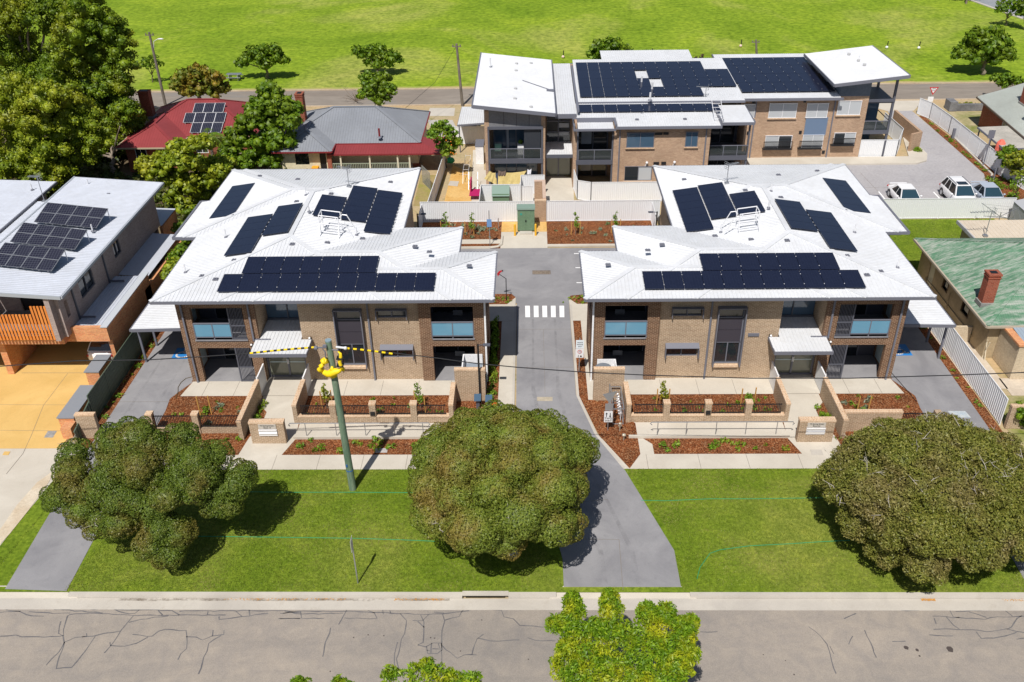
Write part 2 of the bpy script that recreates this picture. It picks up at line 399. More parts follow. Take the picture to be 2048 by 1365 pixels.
# ================================================================ ground
def sheet(name,pts,z,m,kind='structure'):
    mb=MB(); mb.sheet([(p[0],p[1]) for p in pts],z); o=mb.build(name,m); o['kind']=kind; return o
def rect(x0,x1,y0,y1): return [(x0,y0),(x1,y0),(x1,y1),(x0,y1)]
sheet('ground',rect(-1500,1500,-400,2500),-0.30,DIRT)
sheet('site_ground',rect(-300,300,29.02,107.2),-0.03,DIRT)
sheet('front_road',rect(-300,300,-60,28.08),-0.150,ASPH)
sheet('park_lawn',rect(-700,700,107.6,700),0.0,GRASS_P)
sheet('far_road',rect(-400,400,101.2,107.2),-0.018,ASPHF)
mb=MB(); mb.box(-400,400,100.9,101.2,-0.03,0.06); mb.box(-400,400,107.2,107.45,-0.03,0.08); struct('far_kerb',mb,surf('dusty_kerb',(0.42,0.32,0.22),(0.52,0.42,0.30),0.2,3,0.9))
sheet('park_edge_earth',rect(-400,400,107.45,108.3),0.008,surf('edge_earth',(0.42,0.33,0.14),(0.30,0.34,0.08),0.3,3,0.95))
sheet('park_corner_road',[(70,156),(72.6,139),(200,110),(300,300),(90,250)],0.010,surf('blue_grey_road',(0.24,0.26,0.28),(0.3,0.31,0.33),0.2,2))
mb=MB(); mb.beam((69.4,156,0.0),(72.2,139,0.0),0.5,0.2); mb.beam((72.2,139,0),(200,107,0),0.5,0.2); struct('park_corner_kerb',mb,CONCK)
# gutter and kerb along the front road
g=MB(); g.box(-120,120,28.08,28.74,-0.30,-0.140); struct('gutter',g,CONCK)
g=MB()
for a,b in ((-21.25,-3.2),(-1.1,1.06),(7.1,27.9)):
    g.hexa([(a,28.74,-0.3),(b,28.74,-0.3),(b,28.99,-0.3),(a,28.99,-0.3)],[(a,28.80,0.005),(b,28.80,0.005),(b,28.99,0.012),(a,28.99,0.012)])
# stormwater inlet lintel with its slot
g.box(-3.2,-1.1,28.80,29.05,-0.04,0.02); g.box(-3.2,-1.1,28.95,29.05,-0.30,-0.04)
struct('kerb',g,CONCK)
g=MB(); g.box(-3.05,-1.25,28.92,28.949,-0.29,-0.139); struct('kerb_inlet_slot',g,BLACK)
g=MB()
for a,b,c,d in ((-60,-22.0,-60,-20.8),(1.4,6.75,0.75,7.4),(28.6,60,27.4,60)):
    g.hexa([(min(a,c),28.74,-0.3),(max(b,d),28.74,-0.3),(b,29.35,-0.3),(a,29.35,-0.3)],[(min(a,c),28.74,-0.125),(max(b,d),28.74,-0.125),(b,29.35,0.010),(a,29.35,0.010)])
struct('driveway_apron',g,CONC)
# wet stain and leaf litter in the gutter
mb=MB(); x=-19.0
while x<-4.0:
    w_=rnd.uniform(0.3,1.1)
    mb.sheet([(x,28.60+rnd.uniform(-.04,.03)),(x+w_,28.60+rnd.uniform(-.04,.03)),(x+w_,28.735),(x,28.735)],-0.136); x+=w_*0.999
o=mb.build('gutter_stain',mat('wet_silt',(0.12,0.075,0.04),.6,0,.3,lambda t,b: t.links.new(ramp(t,noise(t,coords(t,'Object'),.9,6,.75),[(.44,(0,0,0)),(.68,(.7,.7,.7))]),b.inputs['Alpha']))); o['kind']='stuff'
def litter(name,spots,m,n,s):
    mb=MB()
    for x0,x1,y0,y1,z in spots:
        for i in range(n):
            x=rnd.uniform(x0,x1); y=rnd.uniform(y0,y1); a=rnd.uniform(0,6.3); q=rnd.uniform(.5,1)*s
            mb.face([(x+q*math.cos(a+k*1.57),y+q*math.sin(a+k*1.57)*(.6 if k%2 else 1),z+rnd.uniform(.004,.03)) for k in range(4)])
    o=mb.build(name,m); o['kind']='stuff'; return o
litter('fallen_leaves',[(-14,-8.5,28.62,28.73,-0.135),(-6.3,-4,28.62,28.73,-0.135),(21,24,28.60,28.73,-0.135),(17.4,18,28.62,28.73,-0.135)],mat('dry_leaves',(0.55,0.26,0.05),0.8),110,0.035)
sheet('verge_lawn',rect(-60,60,28.99,37.62),0.0,GRASS_V)
sheet('footpath',rect(-25.2,34,37.6,38.84),0.010,CONC)
# bitumen crack sealing, traced lines on the road
cr=MB()
def crack(pts,wd=0.045,j=0.03):
    q=[P(x,y,-0.15) for x,y in pts]; z=-0.146
    out=[]
    for a,b in zip(q,q[1:]):
        n=max(1,int((b-a).length/0.25)); out+=[a+(b-a)*i/n for i in range(n)]
    out.append(q[-1])
    for i,p in enumerate(out[1:-1]): p.x+=rnd.uniform(-j,j); p.y+=rnd.uniform(-j,j)
    L=[];Rr=[]
    for i,p in enumerate(out):
        d=(out[min(i+1,len(out)-1)]-out[max(i-1,0)]); d=Vector((-d.y,d.x,0)); 
        if d.length<1e-6: d=Vector((0,1,0))
        d.normalize(); h=wd/2*rnd.uniform(.6,1.3); L.append((p.x+d.x*h,p.y+d.y*h,z)); Rr.append((p.x-d.x*h,p.y-d.y*h,z))
    n=len(L); vs=L+Rr; cr.add(vs,[(i,i+n,i+n+1,i+1) for i in range(n-1)])
def A(s,ox,oy,k): return [(ox+float(a.split(',')[0])/k,oy+float(a.split(',')[1])/k) for a in s.split()]
k1=3.413
for s in ("0,420 110,415 150,422 300,425 400,422 430,415","415,318 400,400 430,415 445,330 460,280 480,268 700,265 860,275 1150,277 1540,275","430,415 440,460 400,530 315,618","440,460 405,560 388,640 490,632 530,590 610,480 650,420","440,460 520,430 640,418 720,400 820,385","910,280 870,330 820,385 780,450 750,487 712,535","750,460 750,487 850,487 930,470 1010,425","905,407 960,415 1040,420 1080,385 1130,370 1180,378 1270,380","1270,380 1275,420 1340,425 1380,448 1450,420 1525,408 1530,380","1455,378 1450,420","1275,420 1273,500 1235,545 1215,580","1510,415 1420,470 1410,520 1380,600 1355,678",
 "0,258 130,250 180,275 300,283","40,240 140,250","200,252 370,265 480,262","370,237 600,235 850,240 1180,243 1225,275","420,240 560,250 700,262","780,235 880,270 920,265 950,240","880,325 960,305 1150,280","1080,245 1110,275","1225,250 1390,248 1700,245 1940,243 2048,262","1420,250 1415,272","1495,285 1500,303 1640,290 1700,280 1830,265","1610,250 1650,283","1700,230 1705,280","1930,265 1990,250 2048,255","1900,300 2048,300","590,400 595,415 560,425"):
    crack(A(s,0,1150,k1),0.05 if s[0]!='3' else 0.05)
for s in ("0,265 140,250 420,248 600,258 760,262 960,272 1110,268 1290,245","30,248 140,270 430,262","140,250 145,298 300,298","140,298 0,300","465,225 440,275 400,340","345,362 340,400 310,460 292,560","600,245 640,262 665,300 560,300 440,295","700,232 705,270","750,245 755,262","820,265 860,310 862,360 830,440 820,500 800,570 810,640 802,680 905,683","802,460 780,540 778,600 800,665","960,275 985,320 980,400 975,460 940,480","905,313 975,315 1015,272","940,318 985,360","1110,270 1122,320 1103,380 1108,470 1105,560 1095,630 1078,690 1128,715","1050,255 1120,262","1125,310 1220,285 1262,225","1105,480 1160,535 1212,570 1260,545 1345,548","1310,545 1330,480 1350,435 1390,405","1350,432 1440,450 1540,452 1635,445","1440,238 1515,240 1525,285 1590,300 1640,345 1700,352 1830,357","1690,430 1740,450 1880,452","940,480 1000,490 1040,465 1100,470 1105,510 1070,540 1003,540 1000,490","1035,465 1030,535","1040,505 1090,505 1080,470","1000,515 1025,520"):
    crack(A(s,560,1150,k1))
for s in ("685,328 760,385 800,440 830,530 860,625","1040,350 1075,430 1115,525","965,388 940,440","1180,213 1300,225 1520,222","1215,422 1298,420","1475,345 1640,345 1850,360 1940,345 2048,365","1450,380 1600,387","1555,265 1600,320 1640,345","1470,262 1640,272 1800,280 1840,268 2048,262","1575,218 1600,265 1640,272","1615,232 1830,225 2048,215","1700,235 1810,270","1930,228 1975,262","2035,258 2005,275 1970,330 1940,345","1745,360 1780,405 1900,395 2000,365","1590,216 1640,212 1650,230","2000,408 2048,400","1480,275 1492,312","0,360 110,360","820,450 845,500","910,278 985,245"):
    crack(A(s,1400,1150,3.16),0.045)
o=cr.build('crack_sealant',surf('bitumen_sealant',(0.115,0.112,0.12),(0.165,0.158,0.158),2,9,0.7)); o['kind']='stuff'; 
mb=MB()
for x,y,s in ((1578,468,.16),(1302,460,.12),(1372,476,.08),(1388,514,.05),(595,632,.04),(540,543,.03),(400,505,.03)):
    p=P(1400+x/3.16,1150+y/3.16,-.15); mb.face([(p.x+s*math.cos(a)*.9,p.y+s*math.sin(a)*1.1*rnd.uniform(.6,1.2),-.1455) for a in (0,.9,1.9,2.8,3.9,5.2)])
for x,y in ((503,428),(602,410),(709,416),(1055,433),(1028,430),(1232,521),(1377,309),(1695,577),(718,657),(343,659)):
    p=P(560+x/3.413,1150+y/3.413,-.15); s=.035; mb.face([(p.x+s*math.cos(a),p.y+s*math.sin(a),-.1455) for a in (0,1.2,2.3,3.4,4.5,5.4)])
o=mb.build('road_debris',mat('road_debris_dark',(0.07,0.055,0.05),0.9)); o['kind']='stuff'
# ---- left neighbours' drive
sheet('concrete_crossover',[P(-200,893),P(141,896),P(128,935),P(60,1018),P(0,1092),P(-200,1350)],0.006,CONC)
sheet('yellow_driveway',[(-60,39.46),(-26.3,39.46),(-26.3,41.0),(-26.95,41.0),(-26.95,54.0),(-60,54.0)],0.014,CONCY)
dirtm=surf('sandy_edge',(0.52,0.42,0.30),(0.62,0.54,0.42),0.8,8,0.95)
mb=MB(); q=[P(60,1018),P(20,1068),P(0,1090),P(0,1060),P(35,1010),P(75,965),P(108,942),P(98,965)]; mb.sheet([(p.x,p.y) for p in q],0.020); o=mb.build('bare_earth_edge',dirtm); o['kind']='structure'
# joints cut in slabs
jm=mat('slab_joint',(0.20,0.17,0.14),0.9)
jt=MB()
def joint(a,b,z,wd=0.02): 
    a=Vector((a[0],a[1],z)); b=Vector((b[0],b[1],z)); d=(b-a).normalized(); n=Vector((-d.y,d.x,0))*wd/2; jt.face([a-n,b-n,b+n,a+n] if True else 0)
k7=3.9
def z7(x,y): return P(x/k7,600+y/k7)
joint(z7(530,575),z7(340,825),0.019); joint(z7(340,825),z7(245,1060),0.019); joint(z7(245,1060),z7(180,1200),0.019); joint(z7(180,1200),z7(50,1360),0.019)
joint(z7(0,820),z7(560,822),0.019); joint(z7(0,1020),z7(530,1025),0.019); joint(z7(170,572),z7(700,572),0.019,0.03)
for x in (-21,-17.4,-14.0,-11.6,-9.2,-6.8,-4.4,6.2,9.0,11.6,14.4,16.6): joint((x,37.6),(x,38.84),0.0145)
def unit_ground():
    def S(name,pts,z,m):
        return sheet(name,pts,z,m)
    S('garden_mulch',rect(-25.35,-3.0,38.84,46.1),0.0,MULCH)
    S('side_driveway',[(-24.72,46),(-24.72,62),(-21.0,62),(-21.0,46)],0.0045,CONCG)
    S('side_driveway',[(-24.72,38.8),(-21.6,38.8),(-21.6,43.0),(-21.75,44.2),(-21.45,44.9),(-20.9,46),(-24.72,46)],0.0045,CONCG)
    S('side_mulch',rect(-25.35,-24.72,46.1,62),0.0,MULCH)
    S('court_paving',[(-21.2,44.45),(-2.75,44.45),(-2.75,48.6),(-20.9,48.6),(-20.9,46),(-21.1,45)],0.012,CONC)
    S('entry_path',[(-16.15,38.84),(-13.75,38.84),(-13.3,40.2),(-13.65,44.45),(-16.15,44.45),(-16.15,43.6),(-15.55,42.8),(-15.55,41.6),(-15.95,40.4)],0.008,CONC)
    S('ramp_landing',rect(-13.35,-4.4,40.22,41.7),0.0125,CONC)
    S('ramp_landing',[(-4.4,38.84),(-3.0,38.84),(-3.0,41.7),(-4.4,41.7),(-4.4,40.2),(-5.3,40.2),(-5.75,39.7),(-5.75,38.84)],0.0105,CONC)
    for x in (-19.9,-18,-11.3,-9.1,-6.9,-4.9): 
        joint((x,44.45),(x,46),0.0165)
    a,b=(-16.15,-13.75); joint((a,44.46),(b,44.46),0.0165,0.03)
unit_ground(); XF[0]=mirror; unit_ground(); XF[0]=None
sheet('side_driveway',[P(10,1179),P(133,1183),P(193,1070),P(235,960),(-21.6,38.8),(-24.72,38.8),P(104,1020)],0.0165,CONCG)
sheet('side_driveway',[P(2000,1075),P(2060,1180),P(2300,1180),(26.6,38.8),(22.6,38.8),(22.6,37)],0.0165,CONCG)
# ---- centre driveway and rear court
sheet('centre_driveway',[(-1.02,56.6),(-0.92,44.3),(-0.9,39.2),(1.0,33.6),(1.42,31.0),(1.42,29.3),(6.75,29.3),(6.75,31.6),(4.95,37.45),(3.55,40.6),(2.65,44.4),(2.65,56.6)],0.0185,CONCG)
sheet('rear_court_paving',[(-9,48),(-2.2,48),(-2.2,55.6),(3.1,55.6),(3.1,48),(10,48),(10,64.3),(-9,64.3)],0.0045,CONCG)
mb=MB(); 
for s in (-1,1):
    x=-1.02 if s<0 else 2.67
    mb.box(x-(.16 if s<0 else 0),x+(.0 if s<0 else .16),44.3,55.3,0,0.03)
mb.beam((2.75,44.3,0.0),(3.6,40.6,0.0),0.16,0.06); mb.beam((3.6,40.6,0),(4.9,37.7,0.0),0.16,0.06); mb.beam((-1.1,44.3,0.0),(-1.1,40,0),0.16,0.06)
struct('driveway_edging',mb,CONCK)
sheet('centre_path',[(-2.0,38.84),(-1.1,38.84),(-1.1,53.1),(-2.0,53.1)],0.0125,CONC)
sheet('centre_garden',rect(-2.95,-2.0,39.5,53.1),0.0045,MULCH)
sheet('right_garden',[(2.83,44.3),(3.75,40.5),(5.2,37.62),(5.9,38.84),(5.9,41.6),(3.7,43.9),(3.7,53.1),(2.83,53.1)],0.021,MULCH)
sheet('side_pad',rect(3.35,3.85,43.9,55.3),0.0245,CONC)
sheet('crossing_pad',[(-3.1,53.1),(-1.1,53.1),(-1.1,56.4),(-1.7,55.4),(-3.1,55.4)],0.0285,CONC)
sheet('crossing_pad',[(4.0,53.1),(2.75,53.1),(2.65,56.2),(3.2,55.4),(4.0,55.4)],0.0285,CONC)
sheet('crossing_garden',[(-3.1,55.4),(-1.7,55.4),(-1.1,56.4),(-1.4,56.9),(-3.1,56.9)],0.025,MULCH)
sheet('crossing_garden',[(4.0,55.4),(3.2,55.4),(2.65,56.2),(2.8,56.6),(4.0,56.8)],0.025,MULCH)
mb=MB(); 
for i in range(5):
    q=[P(940+(418+i*65+a)/3.793,540+b/3.793) for a,b in ((0,275),(36,275),(38,362),(2,362))]
    mb.sheet([(p.x,p.y) for p in q],0.0235)
tag(mb.build('zebra_crossing',mat('road_paint_white',(0.85,0.85,0.85),0.6)),'five white zebra crossing bars painted across the grey driveway','road marking')
mb=MB()
for (a,b) in (((920,505),(918,505)),):
    pass
def line(a,b,wd=0.1,z=0.0095,mb=None):
    a=P(*a); b=P(*b); d=(b-a).normalized(); n=Vector((-d.y,d.x,0))*wd/2; mb.sheet([((a-n).x,(a-n).y),((b-n).x,(b-n).y),((b+n).x,(b+n).y),((a+n).x,(a+n).y)],z)
for a,b in (((1148,508),(1236,505)),((1151,536),(1165,536)),((1153,566),(1166,566)),((915,516),(975,515))): line(a,b,0.11,0.0095,mb)
mb.build('bay_line',MATS['road_paint_white'])['kind']='structure'
sheet('rear_garden',rect(-9.2,-2.4,64.3,69.3),0.0085,MULCH); sheet('rear_garden',rect(1.3,10,64.75,69.3),0.0085,MULCH)
sheet('rear_garden_path',rect(-9,-2.3,65.15,65.95),0.0135,CONC)
sheet('cabinet_pad',rect(-2.4,1.3,64.3,67.3),0.0125,CONC)
sheet('rear_bare_strip',rect(-2.4,1.3,67.3,69.3),0.0165,SAND)
mb=MB(); mb.box(1.3,10,64.45,64.75,0,0.13); mb.beam((-9,64.35,.06),(-3.2,64.35,.06),.2,.14); mb.tube([(-3.2,64.35,.06),(-2.6,64.5,.06),(-2.32,64.95,.06),(-2.3,66.4,.06)],.1,6); struct('court_kerb',mb,CONC)
mb=MB(); mb.box(0.1,1.45,59.9,60.5,0.009,0.02); tag(mb.build('drain_grate',brickmat('drain_grid',(0.16,0.13,0.11),(0.22,0.18,0.14),(0.40,0.34,0.28),0.3,0.3)),'square brown stormwater grate in the middle of the rear court','drain')
mb=MB(); mb.box(2.6,3.75,39.9,40.1,0.02,0.026); tag(mb.build('strip_drain',BLACK),'narrow black strip drain across the driveway beside the big round tree','drain')
# ---- rear yards
sheet('yard_sand',[P(888,406),P(906,330),P(938,345),P(943,406)],-0.022,SAND)
sheet('yard_path',[P(943,406),P(945,330),P(946,300),P(968,300),P(968,340),P(1095,340),P(1147,358),P(1148,406)],-0.018,CONC)
sheet('yard_lawn',[P(826,412),P(842,350),P(892,350),P(868,412)],-0.022,surf('patchy_lawn',(0.26,0.24,0.06),(0.34,0.25,0.12),0.5,4,0.95,0.3,10))
sheet('carport_slab',[P(855,240),P(905,240),P(920,270),P(870,275)],-0.02,surf('old_slab',(0.42,0.40,0.37),(0.50,0.47,0.43),0.5,3))
sheet('front_slab',[P(860,216),P(910,216),P(908,232),P(852,232)],-0.02,CONCK)
carp=surf('carpark_concrete',(0.355,0.34,0.35),(0.40,0.385,0.395),0.25,5,0.8,0,40,(0.30,0.29,0.31))
sheet('car_park',[(11.3,69.5),(42.3,69.5),(41.4,79),(41.3,97.3),(38.7,97.3),(37.9,92),(37.9,85.5),(37.4,83.2),(36.2,81.6),(20,81.5),(11.3,81.5)],-0.014,carp)
sheet('crossover',[(38.6,97.3),(41.5,97.3),(44,101.0),(36,101.0)],-0.012,CONC)
mb=MB()
mb.prism([(19.9,81.45),(36.1,81.45),(37.3,82.2),(38.0,83.9),(38.0,88.6),(37.3,88.6),(36.0,83.3),(19.9,83.3)],-.02,.11); struct('pavement',mb,CONC)
mb=MB()
for a,b in (((39.2,97.3),(41.3,97.2)),): pass
q=[P(1810,214),P(1836,214),P(1900,268),P(1972,338),P(1984,350),P(1978,375)]
for a,b in zip(q[1:],q[2:]): mb.beam(Vector((a.x,a.y,.03)),Vector((b.x,b.y,.03)),.18,.14)
struct('car_park_kerb',mb,CONCK)
sheet('fence_garden',[(41.4,95.5),(41.3,79),(40.4,76.2),(40.5,69.4),(45,69.4),(42.6,79),(41.9,95.5)],-0.006,MULCH)
mb=MB()
for a,b in (((1757,383),(1773,402)),((1867,384),(1884,402)),((1956,384),(1965,398))): line(a,b,0.12,-0.009,mb)
mb.build('bay_line',MATS['road_paint_white'])['kind']='structure'
sheet('side_lawn',rect(23.8,38,51.5,69.2),-0.01,GRASS_V)
path=surf('pinkish_path',(0.50,0.42,0.33),(0.58,0.50,0.40),0.6,4)
sheet('house_path',rect(26.2,28.4,44.9,59),-0.004,path); sheet('house_path',rect(28.3,60,44.2,46.0),-0.004,path)
sheet('house_lawn',rect(26.6,60,38.9,44.2),-0.006,surf('scrappy_lawn',(0.16,0.19,0.03),(0.42,0.34,0.20),0.5,4,0.95,0.3,10))
sheet('house_lawn',[(43,90.5),(48.5,89.5),(48.5,96.8),(43.6,96.8)],-0.02,surf('scrappy_lawn2',(0.18,0.20,0.05),(0.44,0.36,0.22),0.5,4,0.95,0.3,10))
sheet('house_path',rect(48.5,51,88,96.8),-0.015,SAND)
joint(P(1128,1079),P(1238,1080),.0235,.02); joint(P(1238,1080),P(1246,1181),.0235,.02); joint(P(1130,1008),P(1215,1000),.0235,.02)
joint((-1.0,52.0),(2.6,52.0),.0235,.02); joint((-1.0,47.4),(2.6,47.4),.0235,.02); joint((.8,44.5),(.8,52),.0235,.015); joint(P(1720,345),P(1757,384),-.009,.03); joint((20,76),(37.5,76),-.009,.03); joint((-24.7,43.9),(-21.6,43.9),.0095,.02)
# tyre marks: thin worn bands on the drives
tm=MB()
def band(pts,wd,z,m=tm):
    L=[];Q=[]
    for i,p in enumerate(pts):
        a=pts[max(0,i-1)]; b=pts[min(len(pts)-1,i+1)]; d=Vector((b[0]-a[0],b[1]-a[1],0)).normalized(); h=wd/2*(.75+.25*math.sin(i*1.7)); L.append((p[0]-d.y*h,p[1]+d.x*h,z)); Q.append((p[0]+d.y*h,p[1]-d.x*h,z))
    n=len(L); m.add(L+Q,[(i,i+n,i+n+1,i+1) for i in range(n-1)])
for o_ in (-.75,.75):
    band([(4.1+o_,29.4),(4.0+o_,31.5),(3.1+o_,35),(1.9+o_,38.5),(1.2+o_,42),(.85+o_,45),(.85+o_,49),(.85+o_,53.4)],.24,.0215)
    band([(-23.2+o_,39),(-23.1+o_,43),(-23.0+o_,47),(-23+o_,50)],.22,.0085)
def _tm(t,b):
    v=coords(t,'Object'); n=noise(t,v,1.1,6,.75,.5); t.links.new(ramp(t,n,[(.42,(0,0,0)),(.75,(.24,.24,.24))]),b.inputs['Alpha'])
tm.build('tyre_marks',mat('tyre_mark',(0.10,0.10,0.11),.9,0,.1,_tm))['kind']='stuff'
jt.build('slab_joints',jm)['kind']='stuff'
# ================================================================ the twin apartment blocks
EZ=6.22; PIT=0.14
def solar(parent,corner,u,v,nu,nv,pu,pv,m=SOLAR,skip=(),lift=0.13,gap=0.025,clips=True,thick=0.035,name='solar_panel',frame=None):
    """grid of panels: corner = lower left point on the roof, u/v = unit vectors in the roof plane; each panel is its own part"""
    c=Vector(corner); u=Vector(u).normalized(); v=Vector(v).normalized(); n=u.cross(v).normalized()
    if n.z<0: n=-n
    for j in range(nv):
        for i in range(nu):
            if (i,j) in skip: continue
            mb=MB(); a=c+u*(i*pu+gap/2)+v*(j*pv+gap/2)+n*lift; p=pu-gap; q=pv-gap
            t=n*thick; mb.hexa([a,a+u*p,a+u*p+v*q,a+v*q],[a+t,a+u*p+t,a+u*p+v*q+t,a+v*q+t],0)
            if frame is not None:
                for s_,e_ in ((a,a+u*p),(a+v*q,a+u*p+v*q),(a,a+v*q),(a+u*p,a+u*p+v*q)):
                    mb.beam(s_+t+n*.001,e_+t+n*.001,0.035,0.008,1)
            if clips:
                for f in (0.22,0.78):
                    for e in (0,1):
                        k=a+u*(p*e+gap*(e-.5))+v*(q*f)+t
                        if e==0 and i>0: continue
                        mb.beam(k-v*.03,k+v*.03,0.035,0.02,1)
            else:
                for f in (.2,.8):   # mounting feet below the lower edge
                    k=a+u*(p*f); mb.beam(k-v*.04-n*lift,k-v*.04+n*.02,0.05,0.05,1)
            mb.build(name,[m,frame or ALU],parent)
def rplane(x0,y0,ax,ay,z0=EZ,p=PIT):
    """roof plane through edge; ax,ay = uphill plan direction"""
    return lambda x,y: z0+p*((x-x0)*ax+(y-y0)*ay)
def onroof(px,py,fn):
    z=6.6
    for i in range(30):
        q=P(px,py,z); z=.5*z+.5*fn(q.x,q.y)
    return Vector((q.x,q.y,z))
def vent_stack(parent,x,y,z,h=0.55,r=0.05,m=ALU):
    mb=MB(); mb.cyl(x,y,z-.05,z+h,r,8,0); mb.cyl(x,y,z+.0,z+.10,r*2.6,8,1,r*1.2); mb.build('vent_pipe',[m,CHAR2],parent,smooth=False)
def anchor(parent,x,y,z,u=(1,0,0),n=(0,0,1)):
    """low roof vent / fixing plate"""
    mb=MB(); mb.box(x-.16,x+.16,y-.14,y+.14,z+.015,z+.05,0); mb.box(x-.11,x-.02,y-.09,y+.09,z+.05,z+.10,0); mb.box(x+.02,x+.11,y-.09,y+.09,z+.05,z+.10,0); mb.build('roof_vent',CHAR2,parent)
def louvres(mb,x0,x1,y,z0,z1,step=0.085,w=0.03,mi=0):
    x=x0
    while x<x1: mb.box(x,x+w,y,y+.05,z0,z1,mi); x+=step
def yagi(name,x,y,z,h,label,group=None,heading=150,par=None,L=0.9):
    t=thing(name,(x,y,z),label,'aerial',group) if par is None else par
    mb=MB(); mb.cyl(x,y,z-.05,z+h,0.03,6); mb.box(x-.15,x+.15,y-.15,y+.15,z-.06,z+.03); mb.build('mast',GALV,t)
    mb=MB(); a=Vector((math.cos(R(heading)),math.sin(R(heading)),0)); b=Vector((-a.y,a.x,0)); c=Vector((x,y,z+h-.04))
    mb.beam(c-a*.2,c+a*L,0.035)
    for i in range(9):
        k=c+a*(-.15+i*(L+.1)/8); w_=.28-.014*i; mb.beam(k-b*w_,k+b*w_,0.02)
    for s in (-1,1):
        for q in (.12,.25): mb.beam(c-a*.2+Vector((0,0,s*q))-b*.25,c-a*.2+Vector((0,0,s*q))+b*.25,0.02)
    mb.beam(c-a*.2-Vector((0,0,.27)),c-a*.2+Vector((0,0,.27)),.02)
    mb.build('antenna_array',GALV,t); return t
def unit(mir,label,cat='apartment block'):
    XF[0]=mirror if mir else None
    B=thing('apartment_building',(-11.8,52,0),label,cat,'twin apartment blocks')
    # ---- walls
    w1=MB(); w2=MB(); w3=MB(); w4=MB(); w5=MB()   # dark brick, light brick
    up=(-20.1,-17.0,3.05,5.22); lo=(-20.15,-16.95,-.1,2.45)
    wall(w1,'x',-20.9,-16.3,46.0,0,5.98,0.28,[up,lo])
    up2=(-5.92,-3.42,3.05,5.22); lo2=(-5.92,-3.40,-.1,2.5)
    wall(w3,'x',-6.63,-2.68,46.0,0,5.98,0.28,[up2,lo2])
    wall(w1,'y',46.28,47.3,-20.9,0,5.98,0.25); wall(w1,'y',47.3,48.6,-20.9,0,5.98,0.25,[(47.4,48.2,3.3,5.0),(47.35,48.35,.1,2.4)])
    wall(w3,'y',46.28,50.2,-2.93,0,5.98,0.25,[(47.2,48.6,.9,2.3),(47.2,48.6,3.9,5.2)])
    wall(w5,'x',-13.75,-6.63,46.18,0,5.45,0.25,[(-11.6,-10.05,1.06,5.0),(-9.1,-7.38,4.4,5.0),(-9.05,-7.17,1.6,2.45)])
    wall(w4,'y',46.28,48.2,-16.55,0,5.98,0.25); wall(w5,'y',46.43,48.2,-13.75,0,5.98,0.25)
    # rear and side walls
    wall(w2,'y',48.6,54.5,-20.9,0,5.98,0.25,[(50,51.6,3.9,5.2),(50,51.6,.9,2.3)])
    wall(w2,'x',-22.6,-20.65,54.5,0,5.98,0.25); wall(w2,'y',54.75,64.7,-22.6,0,5.98,0.25)
    wall(w2,'x',-22.35,-9.1,64.45,0,5.98,0.25,[(-20,-18,.9,2.2),(-15,-13,.9,2.2)])
    wall(w2,'y',54.1,64.45,-9.35,0,5.98,0.25,[(55,56.2,.9,5.2),(57.6,58.6,.1,2.2),(60.2,61.8,3.8,5.2),(60.2,61.8,.9,2.2)])
    wall(w2,'x',-9.35,-5.2,53.85,0,5.98,0.25,[(-8.6,-7.2,3.8,5.2)]); wall(w2,'y',50.45,53.85,-5.45,0,5.98,0.25,[(51,52.6,3.8,5.2),(51,52.6,.9,2.2)])
    wall(w2,'x',-5.45,-2.68,50.2,0,5.98,0.25,[(-4.6,-3.4,3.8,5.2)])
    w1.build('wall',BRICK_D,B); w3.build('wall',BRICK_D,B); w2.build('wall',BRICK_L,B); w4.build('wall',BRICK_L,B); w5.build('wall',BRICK_L,B)
    # ---- recess linings, slabs
    slabm=surf('balcony_slab',(0.20,0.20,0.22),(0.25,0.25,0.27),0.5,5,0.7)
    for a,b,c in ((-20.65,-16.55,48.6),(-6.38,-2.95,49.2)):
        s=MB(); s.box(a,b,46.28,c,2.72,3.03); s.box(a+.5,b-.42,45.93,46.28,2.98,3.05); s.build('balcony_slab',slabm,B); s=MB(); s.box(a,b,46.28,c,5.7,5.75); s.build('ceiling',slabm,B)
    for bb in ((-20.65,-16.55,48.6,48.75,0,5.7),(-6.38,-2.95,49.2,49.35,0,5.7),(-6.6,-6.38,46.28,49.2,0,5.7),(-16.3,-13.75,48.2,48.35,0,6)): s=MB(); s.box(*bb); s.build('lining',CHAR,B)
    s=MB(); s.box(-20.65,-16.55,46.02,48.6,.006,.022); s.build('terrace_floor',CONCG,B); s=MB(); s.box(-6.38,-2.95,46.0,49.2,.006,.022); s.build('terrace_floor',CONCG,B)
    for z0,z1 in ((.05,2.4),(3.05,5.3)):
        for x0,x1,y in ((-19.6,-17.2,48.56),(-6.2,-3.2,49.16)):
            s=MB(); s.box(x0,x1,y,y+.03,z0,z1); f=s.build('sliding_door',GLASS,B)
            s=MB()
            for x in (x0,(x0+x1)/2,x1): s.box(x-.04,x+.04,y-.05,y,z0,z1)
            s.box(x0,x1,y-.05,y,z1-.06,z1); s.build('frame',CHAR2,f)
        s=MB(); s.box(-4.9,-4.2,48.6,49.1,z0+1.0,z0+1.7); s.box(-4.85,-4.25,48.55,48.6,z0+.1,z0+.45); s.build('air_conditioner',mat('unit_grey',(0.30,0.31,0.32),0.5),B)
